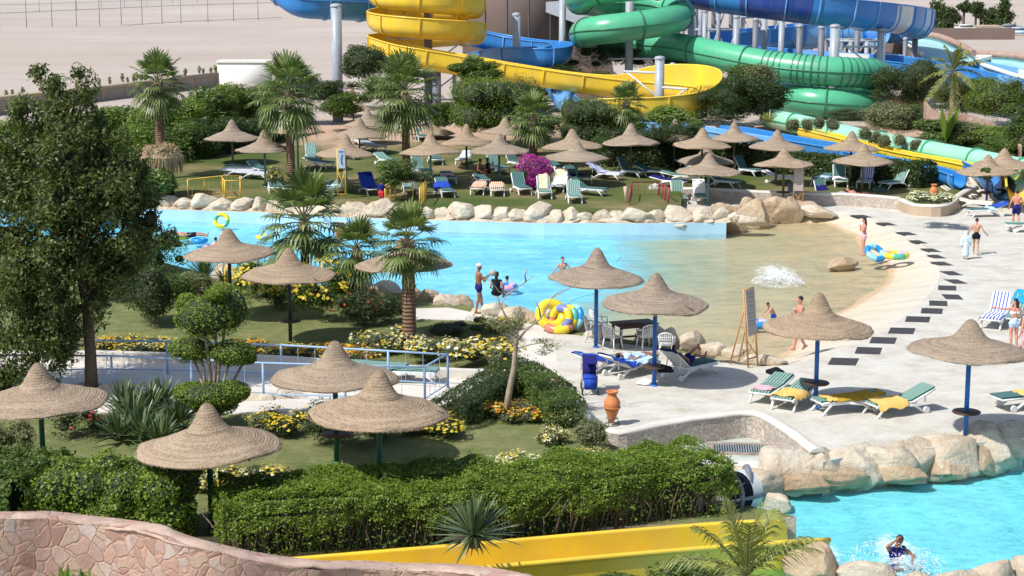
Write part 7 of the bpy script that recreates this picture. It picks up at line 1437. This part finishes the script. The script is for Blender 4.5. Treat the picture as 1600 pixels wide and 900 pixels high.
# ================================================================ OTHER OBJECTS
for (x, y, r_, lb, z) in [(1216, 430, 1.7, 'splash of white foam on the beach shallows', WL), (1405, 868, 1.0, 'white splash round the swimmer in the landing pool', W2), (1290, 872, .8, 'foam below the yellow slide mouth', W2)]:
    p = P(x, y, z); mb = MB(); n_ = 26; V = [((i / n_ * 2 - 1), (j / n_ * 2 - 1)) for i in range(n_ + 1) for j in range(n_ + 1)]
    V = [(a, b, .015 + (max(0, 1 - math.hypot(a, b)) ** 1.5) * .2 * abs(noise.noise(Vector((a * 5, b * 5, x)))) * 2.2 / r_) for a, b in V]
    mb.add(V, [(i * (n_ + 1) + j, (i + 1) * (n_ + 1) + j, (i + 1) * (n_ + 1) + j + 1, i * (n_ + 1) + j + 1) for i in range(n_) for j in range(n_) if math.hypot(i / n_ * 2 - 1, j / n_ * 2 - 1) < 1.02], 0, True); o = mb.build('foam', M['foam'], None, (p.x, p.y, z)); o.scale = (r_ * .7, r_ * 1.9, r_); tag(o, lb, 'foam', None, 'stuff')
def spray(p, n, r_, h, label):
    Pq = NR.normal(0, 1, (n, 3)); a = NR.uniform(0, 6.28, n); rr = r_ * np.sqrt(NR.random(n)); f = (1 - rr / r_) ** (1.6 + .8 * np.sin(a * 2)); z = h * f * NR.random(n) ** .8 * (1 + .5 * np.sin(a * 3 + rr * 4)); C = np.stack([np.cos(a) * rr, np.sin(a) * rr * 1.3, z], 1)
    V, Fq = leafquads(C, Pq / np.linalg.norm(Pq, axis=1, keepdims=True), .028, .8, .5, 0); o = link('spray', leafmesh('spray', [((V, Fq), 0)], [M['t_white']]), None, tuple(p)); return tag(o, label, 'spray', None, 'stuff')
spray(P(1216, 440, WL), 5000, 1.1, .9, 'white spray leaping from the shallow water'); spray(P(1402, 876, W2), 1500, 1.1, .5, 'droplets round the swimmer')
# table and chairs
def plastic_chair(p, az, label):
    root = empty('plastic_chair', label, 'chair', p, R(az), 'white plastic garden chairs'); s_ = MB(); s_.box((0, 0, .43), (.46, .44, .03), bev=.01); s_.build('seat', M['white'], root)
    for a in (-1, 1):
        for b in (-1, 1): l = MB(); l.tube([(a * .2, b * .19, .43), (a * .24, b * .24, 0)], [.026, .02], 6); l.build('leg', M['white'], root)
        ar = MB(); ar.tube([(.2, a * .24, .43), (.19, a * .26, .64), (-.05, a * .27, .66), (-.24, a * .22, .68)], .022, 6); ar.build('armrest', M['white'], root)
    b_ = MB(); n_ = 7; Lw = []
    for i in range(n_ + 1):
        t = i / n_ * 2 - 1; y = t * .22; x0 = -.20 - .06 * (1 - t * t); zt = .78 + .08 * (1 - t * t); Lw.append((x0 - .07, y, zt)); b_.tube([(x0, y, .43), (x0 - .07, y, zt)], .013 if abs(t) < .95 else .022, 5)
    b_.tube(Lw, .024, 6)
    for z_ in (.53, .62, .70): b_.tube([(-.20 - .06 * (1 - (i / 6 * 2 - 1) ** 2) - (z_ - .43) * .18, (i / 6 * 2 - 1) * .22, z_) for i in range(7)], .012, 5)
    b_.build('backrest', M['white'], root); return root
p = P(990, 538); root = empty('wooden_table', 'dark wooden table under the umbrella among white chairs', 'table', p, R(20)); q = MB()
q.box((0, 0, .73), (1.45, .85, .05), bev=.01); q.build('table_top', M['dwood'], root)
for a in (-1, 1):
    for b in (-1, 1): l = MB(); l.box((a * .6, b * .34, .35), (.08, .08, .70)); l.build('leg', M['dwood'], root)
l = MB(); l.box((0, .34, .2), (1.15, .05, .06)); l.box((0, -.34, .66), (1.15, .04, .08)); l.box((0, .34, .66), (1.15, .04, .08)); l.build('rail', M['dwood'], root)
plastic_chair(P(957, 546), 50, 'white lattice plastic chair facing the dark table, next to the blue pole'); plastic_chair(P(927, 534), -10, 'white plastic chair with a high lattice back at the left of the table'); plastic_chair(P(1009, 545), 110, 'white plastic chair at the right front of the dark table'); plastic_chair(P(1041, 558), 80, 'white ribbed plastic chair standing apart right of the blue pole'); plastic_chair(P(1021, 312), 85, 'white plastic chair inside the red gate'); plastic_chair(P(936, 522) , 20, 'white plastic chair half hidden behind the left one')
# stroller
p = P(921, 612); root = empty('stroller', 'dark blue baby stroller standing in front of the blue towel loungers', 'stroller', p, R(-90)); q = MB()
for s_ in (-1, 1): q.tube([(.42, s_ * .2, .12), (.05, s_ * .23, .5), (-.42, s_ * .23, 1.05), (-.5, s_ * .2, 1.06)], .014, 6); q.tube([(-.38, s_ * .23, .12), (.05, s_ * .23, .5)], .014, 6)
q.tube([(-.5, -.2, 1.06), (-.5, .2, 1.06)], .012, 6); q.build('frame', M['steel'], root); q = MB(); q.box((.1, 0, .42), (.5, .40, .1), bev=.03); q.box((-.12, 0, .62), (.12, .40, .46), bev=.03, M=None); q.build('seat', M['t_navy'], root)
q = MB(); 
for i in range(9):
    a0, a1 = R(20 + i * 12), R(20 + (i + 1) * 12); q.strip([(-.12 + .34 * math.cos(a0), y, .78 + .30 * math.sin(a0)) for y in (-.22, .22)], [(-.12 + .34 * math.cos(a1), y, .78 + .30 * math.sin(a1)) for y in (-.22, .22)])
q.build('hood', M['t_navy'], root); q = MB(); q.box((.2, 0, .50), (.52, .42, .08), bev=.03); q.box((.44, 0, .34), (.1, .36, .34), bev=.03); q.build('blanket', M['t_blue'], root)
for a, s_ in ((.42, 1), (.42, -1), (-.38, 1), (-.38, -1)): q = MB(); q.torus((0, 0, 0), .09, .025, 0, 16, 6, Matrix.Translation((a, s_ * .23, .115)) @ Matrix.Rotation(math.pi / 2, 4, 'X')); q.build('wheel', M['rubber'], root)
# terracotta jars
def jar(p, h, label, lug=True):
    root = empty('terracotta_jar', label, 'jar', p); s_ = h / .95; q = MB(); pr = [(.03, .0), (.06, .02), (.10, .12), (.16, .28), (.215, .44), (.225, .55), (.20, .65), (.14, .73), (.115, .78), (.135, .83), (.17, .87), (.17, .90), (.14, .90), (.10, .85), (.09, .78)]
    q.lathe([(r * s_, (z + .06) * s_) for r, z in pr], 28); q.build('jar_body', M['terra'], root); q = MB(); q.torus((0, 0, .50 * s_), .228 * s_, .014, 0, 28, 6); q.torus((0, 0, .62 * s_), .215 * s_, .012, 0, 28, 6); q.build('rope_band', M['terra'], root)
    q = MB(); q.torus((0, 0, .20 * s_), .15 * s_, .012, 0, 20, 5); 
    for i in range(3): a = i * 2.09; q.tube([(math.cos(a) * .15 * s_, math.sin(a) * .15 * s_, .2 * s_), (math.cos(a) * .2 * s_, math.sin(a) * .2 * s_, 0)], .012, 5)
    q.torus((0, 0, .02), .2 * s_, .012, 0, 20, 5); q.build('iron_stand', M['p_brown'], root)
jar(P(956, 664), .95, 'tall orange terracotta jar in an iron stand on the near corner of the deck'); jar(P(1456, 322) + Vector((0, -.3, .25)), .95, 'orange terracotta jar at the far flower bed'); jar(P(490, 402, 0) + Vector((.95, 2.2, .2)), 1.0, 'orange jar half hidden behind the fan palms at the left shore')
# pile of swim rings
pr = P(873, 516); tilt_ = lambda a, b: (a, b)
ring(pr + Vector((-.25, 0, .55)), .46, .20, ['r_yel'], 'big yellow swim ring leaning in the pile on the shore', tilt=(62, 15)); ring(pr + Vector((.05, -.12, .45)), .40, .15, ['r_yel', 'r_pur', 'r_yel', 'r_red'], 'patterned yellow ring leaning in the middle of the pile', tilt=(70, -35)); ring(pr + Vector((.32, .05, .42)), .40, .14, ['r_grn', 'r_yel'], 'green ring in the pile on the shore', tilt=(74, -50)); ring(pr + Vector((.52, .1, .42)), .42, .13, ['r_blu', 'r_sky'], 'blue and white ring at the right of the pile', tilt=(74, -52)); ring(pr + Vector((.0, -.2, .2)), .45, .17, ['r_yel', 'r_red'], 'yellow and red ring lying at the bottom of the pile', tilt=(12, 10))
ring(P(1367, 404) + Vector((0, 0, .25)), .42, .15, ['r_blu', 'r_sky'], 'blue swim ring on the beach beside the yellow one', tilt=(40, 30)); ring(P(1400, 404) + Vector((0, 0, .15)), .50, .16, ['r_yel', 'r_pnk', 'r_yel', 'r_grn'], 'yellow swim ring with pink panel lying on the beach')
ring(P(1480, 305) + Vector((0, 0, .3)), .62, .22, ['r_sky', 'r_blu'], 'sky blue swim ring at the bottom of the far stack'); ring(P(1503, 303) + Vector((0, 0, .25)), .55, .2, ['r_pur', 'r_blu'], 'violet swim ring beside the far stack'); ring(P(1489, 303) + Vector((0, 0, .85)), .75, .2, ['r_yel', 'r_grn', 'r_red', 'r_sky'], 'large multicoloured swim ring on top of the far stack')
for z_ in (.5,): ring(P(1474, 303) + Vector((0, 0, .62)), .5, .16, ['r_sky'], 'second sky blue ring under the multicoloured one')
# easel signs
def easel(p, az, h, wd, label, bz, bm='cork', pic=False, wood='wood'):
    root = empty('easel_sign', label, 'sign', p, R(az)); q = MB()
    for s_ in (-1, 1): q.tube([(s_ * wd / 2, -.25, 0), (s_ * wd / 2, 0, h)], .03, 6); q.tube([(s_ * wd * .45, .45, 0), (s_ * wd * .3, .0, h * .78)], .025, 6)
    q.tube([(-wd / 2, -.2, .25), (wd / 2, -.2, .25)], .025, 6); q.tube([(-wd / 2, -.2, .3), (wd / 2, -.1, bz - .05)], .018, 5); q.tube([(wd / 2, -.2, .3), (-wd / 2, -.1, bz - .05)], .018, 5); q.tube([(-wd / 2, -.02, h), (wd / 2, -.02, h)], .03, 6); q.build('stand', M[wood], root)
    al = math.atan2(.25, h); Mx = Matrix.Translation((0, -.02 - .25 * (1 - (bz + h) / 2 / h), (bz + h) / 2)) @ Matrix.Rotation(-al, 4, 'X'); q = MB(); q.box((0, -.03, 0), (wd * .94, .03, h - bz), M=Mx); q.build('board', M[bm], root)
    q = MB()
    if pic:
        q.box((0, -.047, (h - bz) * .36), (wd * .6, .006, .08), M=Mx); q.tube([Mx @ Vector((.1 * wd, -.05, .25 * (h - bz))), Mx @ Vector((-.05 * wd, -.05, -.02)), Mx @ Vector((.08 * wd, -.05, -.3 * (h - bz)))], .035, 5)
    else:
        for i in range(9): q.box((rnd.uniform(-.06, .0) * wd, -.047, (h - bz) * (.4 - i * .085)), (wd * rnd.uniform(.45, .7), .005, .018), M=Mx)
    q.build('lettering', M['ink'], root); return root
easel(P(1166, 570), 50, 2.45, .55, 'wooden easel sign with a tall faded board on the shore by the beach', .98)
easel(PT(534, 310) , 10, 2.6, .42, 'yellow framed pictogram board with a blue slide symbol on the far lawn', 1.6, 'board', True, 'raily')
easel(P(1246, 326), 0, 2.45, .50, 'tall pale sign board on a crossed wooden stand beside the olive umbrella', .95, 'cork'); p = P(1241, 318)
q = MB(); q.tube([(0, 0, 0), (0, 0, .95)], .2, 16); q.lathe([(.22, .95), (.22, 1.0), (.1, 1.12), (0, 1.13)], 16); tag(q.build('litter_bin', M['steel2'], None, (p.x - .15, p.y + .1, 0)), 'dark round litter bin behind the tall pale sign', 'bin')
# rails and gates
def railing(name, pts, h, mat, label, step=1.8, bars=.22, rr=.03, z=0, cat='railing', group=None, low=.12):
    L = [Vector((*p[:2], z)) for p in pts]; root = empty(name, label, cat, L[0], 0, group)
    def put(m_, nm): o = m_.build(nm, M[mat], root); o.location = -root.location
    q = MB(); q.tube([p + Vector((0, 0, h)) for p in L], rr, 8); put(q, 'top_rail'); q = MB(); q.tube([p + Vector((0, 0, low)) for p in L], rr * .7, 6); put(q, 'bottom_rail'); b_ = MB()
    for i, (a, b) in enumerate(zip(L, L[1:])):
        d = b - a; k = max(1, round(d.length / step))
        for j in range(k + (1 if i == len(L) - 2 else 0)): c_ = a + d * (j / k); q = MB(); q.tube([c_, c_ + Vector((0, 0, h))], rr * 1.15, 8); put(q, 'post')
        if bars:
            for j in range(1, int(d.length / bars)): c_ = a + d * (j * bars / d.length); b_.tube([c_ + Vector((0, 0, low)), c_ + Vector((0, 0, h))], .008, 4, 0, False)
    if b_.v: put(b_, 'bars')
    return root
def gp(x, y, z=0): return P(x, y, z)
railing('railing', [gp(140, 582), gp(262, 584), gp(440, 590), (gp(607, 600))[:], gp(700, 606)], 1.02, 'rail', 'pale blue far railing of the garden walkway', 2.6, .55)
railing('railing', [gp(-40, 607), gp(27, 609), gp(176, 610), gp(300, 616), gp(412, 622), gp(540, 626), gp(664, 629)], 1.05, 'rail', 'pale blue near railing of the garden walkway', 2.6, .55)
railing('railing', [gp(664, 629), gp(700, 606)], 1.05, 'rail', 'short sloping end railing joining the two pale blue rails', 1.5, .4)
railing('railing', [gp(-60, 588), gp(0, 586), gp(60, 586), gp(140, 582)], 1.02, 'rail', 'pale blue railing under the big tree at the left edge', 2.2, .5)
railing('railing', [gp(372, 446, 0), gp(434, 432, 0)], .95, 'railt', 'teal ladder railing at the left pool shore behind the umbrellas', 1.0, .55, .03, .0); railing('railing', [gp(352, 455), gp(376, 458)], .95, 'raily', 'yellow gate panel below the teal railing', .8, .3, .03)
def gate(pts, mat, label, h=1.0, lv=.45, bars=.28): return railing('gate', [P(x, y, lv) for x, y in pts], h, mat, label, 1.0, bars, .032, lv, 'gate')
gate([(294, 310), (346, 304), (376, 304)], 'raily', 'yellow barred enclosure on the grass by the lookout hut'); gate([(346, 304), (352, 312), (376, 312)], 'raily', 'nearer yellow barred panel of the enclosure by the lookout hut')
gate([(602, 320), (618, 312), (645, 313)], 'raily', 'left yellow barred gate at the pool steps by the child'); gate([(656, 324), (666, 312)], 'raily', 'right yellow barred panel of the pool steps')
gate([(984, 322), (987, 312), (1029, 312)], 'railr', 'dark red gate frame at the pool steps right of the loungers', .95, .3, .35); gate([(1029, 312), (1044, 322)], 'railr', 'red side panel of the pool steps with a towel on it', .95, .3, .25)
p = P(979, 322, .4); q = MB(); q.box((0, 0, .6), (.42, .06, .85), 0, R(60), bev=.02); q.v = [(a + .06 * math.sin(c * 5), b + .04 * math.sin(c * 9), c) for a, b, c in q.v]; tag(q.build('towel', M['t_peach'], None, tuple(p)), 'peach towel hanging over the left post of the red gate', 'towel')
# lookout hut
p = PT(254, 306); root = empty('lookout_hut', 'small lookout hut with a shaggy palm thatch roof at the left pool shore', 'hut', p); S_ = scl(p); hh = (306 - 248) / S_; r_ = 30 / S_; q = MB()
for a in (-1, 1):
    for b in (-1, 1): q.tube([(a * r_ * .45, b * r_ * .45, 0), (a * r_ * .42, b * r_ * .42, hh)], .07, 6)
q.build('posts', M['dwood'], root); q = MB(); 
for z_ in (.35, 1.0): q.box((0, -r_ * .46, z_), (r_ * .9, .06, .08)); q.box((0, r_ * .46, z_), (r_ * .9, .06, .08))
q.box((0, 0, .9), (r_ * .9, r_ * .9, .08)); q.box((0, 0, .3), (r_ * 1.1, r_ * 1.0, .06)); q.build('platform', M['dwood'], root)
Pp, Nn = cloud([(0, 0, hh + .35, r_ * 1.05, r_ * 1.05, .42)], 1500, .2, depth=.05); V1 = leafquads(Pp, Nn, .5, .14, .4, .2); mb = MB()
for i in range(420):
    a = rnd.uniform(0, 6.28); r0 = r_ * rnd.uniform(.85, 1.1); s_ = .04; c0 = Vector((math.cos(a) * r0 * .8, math.sin(a) * r0 * .8, hh + .45)); c1 = Vector((math.cos(a + .05) * r0 * 1.1, math.sin(a + .05) * r0 * 1.1, hh + .15)); c2 = c1 + Vector((rnd.uniform(-.1, .1), 0, -rnd.uniform(.25, .95))); t_ = Vector((-math.sin(a), math.cos(a), 0)) * s_
    mb.add([c0 - t_, c0 + t_, c1 + t_, c1 - t_], [(0, 1, 2, 3)]); mb.add([c1 - t_, c1 + t_, c2 + t_ * .3, c2 - t_ * .3], [(0, 1, 2, 3)])
mb.ell((0, 0, hh + .3), (r_ * .98, r_ * .98, .36), 0, 16); mb.build('palm_roof', [M['dry']], root); link('roof_fronds', leafmesh('roof_fronds', [(V1, 0)], [M['dry']]), root)
# bag, hat, things on the loungers
def blob(p, r_, mat, label, name, cat, seed): 
    bm = bmesh.new(); bmesh.ops.create_icosphere(bm, subdivisions=3, radius=1)
    for v in bm.verts: v.co = Vector((v.co.x * r_[0], v.co.y * r_[1], max(v.co.z, -.3) * r_[2])) * (1 + .25 * noise.noise(v.co * 2 + Vector((seed, 0, 0))))
    me = bpy.data.meshes.new(name); bm.to_mesh(me); bm.free(); me.materials.append(M[mat]); [setattr(f, 'use_smooth', True) for f in me.polygons]; return tag(link(name, me, None, tuple(p)), label, cat)
blob(P(1208, 606) + Vector((.05, 0, .48)), (.28, .2, .14), 'black', 'black bag lying on the striped lounger with the pink cloth', 'bag', 'bag', 1); blob(P(1042, 604) + Vector((-.05, 0, .50)), (.24, .18, .14), 'black', 'black bag beside the blue pole under the umbrella', 'bag', 'bag', 2)
blob(P(1008, 601) + Vector((0, 0, .06)), (.26, .18, .12), 't_white', 'white shoes and bottles bundle at the foot of the blue pole', 'shoes', 'shoes', 3); blob(P(868, 598) + Vector((0, 0, .06)), (.22, .12, .06), 't_pink', 'pink cloth lying on the paving by the bush strip', 'cloth', 'cloth', 4)
p = P(1022, 603); q = MB(); q.lathe([(.07, .58), (.36, .58), (.38, .60), (.36, .62), (.07, .62)], 20); tag(q.build('round_tray', M['dwood'], None, tuple(p)), 'round shelf ringed round the blue pole beside the sunbathers', 'shelf')
# yellow slide in the foreground
def fp(x, y, z): return tuple(P(x, y, z))
yl = [(a_, b_, c_ - h_, h_, h_) for (a_, b_, c_), h_ in ((fp(420, 897, .1), .55), (fp(560, 885, .08), .55), (fp(760, 868, .05), .55), (fp(960, 850, .03), .55), (fp(1120, 837, .0), .52), (fp(1215, 831, .0), .5), (fp(1262, 829, -.1), .32))]
flume('water_slide', 'long yellow open trough slide in the foreground ending at the landing pool', yl, .72, [M['yellow'], M['yellow2']], seam=40, wall=.5)
# banded tube mouth right of the hedge
a, b = P(1090, 800, -.1), P(1172, 778, -.1)
flume('water_slide', 'dark blue and white banded tube mouth at the right end of the hedge', [tuple(a + Vector((-1.6, .6, .35))), tuple(a + Vector((0, .2, .3))), tuple(a.lerp(b, .5) + Vector((0, 0, .25))), tuple(b + Vector((-.1, 0, .2)))], .5, [M['black'], M['steel2'], M['fwhite']], tube=True, seam=.9, bandfn=lambda q: 2 if int(q / .5) % 2 == 1 else 0)
q = MB(); q.torus((0, 0, 0), .54, .08, 0, 28, 8, Matrix.Translation(b + Vector((-.08, 0, .2))) @ Matrix.Rotation(R(90), 4, 'Y')); tag(q.build('tube_collar', M['steel2']), 'grey collar round the open end of the banded tube', 'collar')
# slides ending at far right by the rock
flume('water_slide', 'bright blue slide mouth beside the rock at far right', [q_ + (.35, .35) for q_ in ln((1520, 262, 97), (1548, 276, 94), (1568, 296, 90))], .6, [M['fblue'], M['fsky']], seam=5); flume('water_slide', 'yellow slide mouth behind the walking man at right edge', [q_ + (.3, .3) for q_ in ln((1572, 266, 95), (1588, 280, 91), (1592, 300, 88))], .6, [M['yellow'], M['yellow']], seam=5); flume('water_slide', 'green slide mouth at the right edge', [q_ + (.3, .3) for q_ in ln((1572, 258, 98), (1606, 264, 96), (1660, 270, 94))], .5, [M['fgreen'], M['mint']], seam=5)
for (x, y, w_, hr, lb) in [(1530, 305, 44, .95, 'tall pale rock behind the violet poled umbrella'), (1560, 310, 60, .4, 'long pale rock behind the cream loungers'), (1592, 300, 50, .6, 'rock by the yellow slide mouth at right edge')]: rock(x, y, 0, w_, hr, lb, None, False, dr=.6)
# far buildings, vehicles
def house(x, y, w_, hp, Y, label):
    p = PT(x, y); s_ = scl(p); W_, H_ = w_ / s_, hp / s_; root = empty('small_house', label, 'building', p); q = MB(); q.box((0, 2, H_ / 2), (W_, 5, H_)); q.build('wall', M['whitewall'], root); q = MB(); q.box((0, 2, H_ + .1), (W_ + .5, 5.5, .2)); q.build('roof', M['tanwall'], root)
    for i in range(3): q = MB(); q.box((-W_ * .3 + i * W_ * .3, -.52, H_ * .55), (W_ * .1, .06, H_ * .35)); q.build('window', M['steel2'], root)
house(1548, 52, 30, 10, 380, 'long low white house under the far trees at top right'); house(1532, 49, 12, 7, 384, 'small white annex left of the long low white house')
def car(x, y, Y, label, mat, az=0):
    p = PT(x, y); root = empty('parked_car', label, 'car', p, az); q = MB(); q.box((0, 0, .65), (4.4, 1.8, .7), bev=.15); q.box((-.2, 0, 1.2), (2.4, 1.6, .55), bev=.2); q.build('body', M[mat], root); q = MB(); q.box((-.2, 0, 1.22), (2.3, 1.64, .34), bev=.05); q.build('windows', M['steel2'], root)
    for a in (-1.4, 1.4):
        for b in (-.85, .85): q = MB(); q.tube([(a, b - .1, .34), (a, b + .1, .34)], .34, 12); q.build('wheel', M['rubber'], root)
car(1510, 51, 350, 'white car parked left of the white house', 'white'); car(1592, 56, 330, 'pale blue car at the top right corner', 't_lblue'); car(1578, 50, 360, 'dark car behind the pale blue one at the top right', 'steel2')
mb = MB(); wl_ = [PT(1440, 62), PT(1520, 62), PT(1585, 62)]; mb.box(((wl_[0].x + wl_[2].x) / 2, wl_[0].y, wl_[0].z + .9), (wl_[2].x - wl_[0].x, .3, 2.0)); tag(mb.build('garden_wall', M['brownwall']), 'low brown wall in front of the far white house', 'wall')
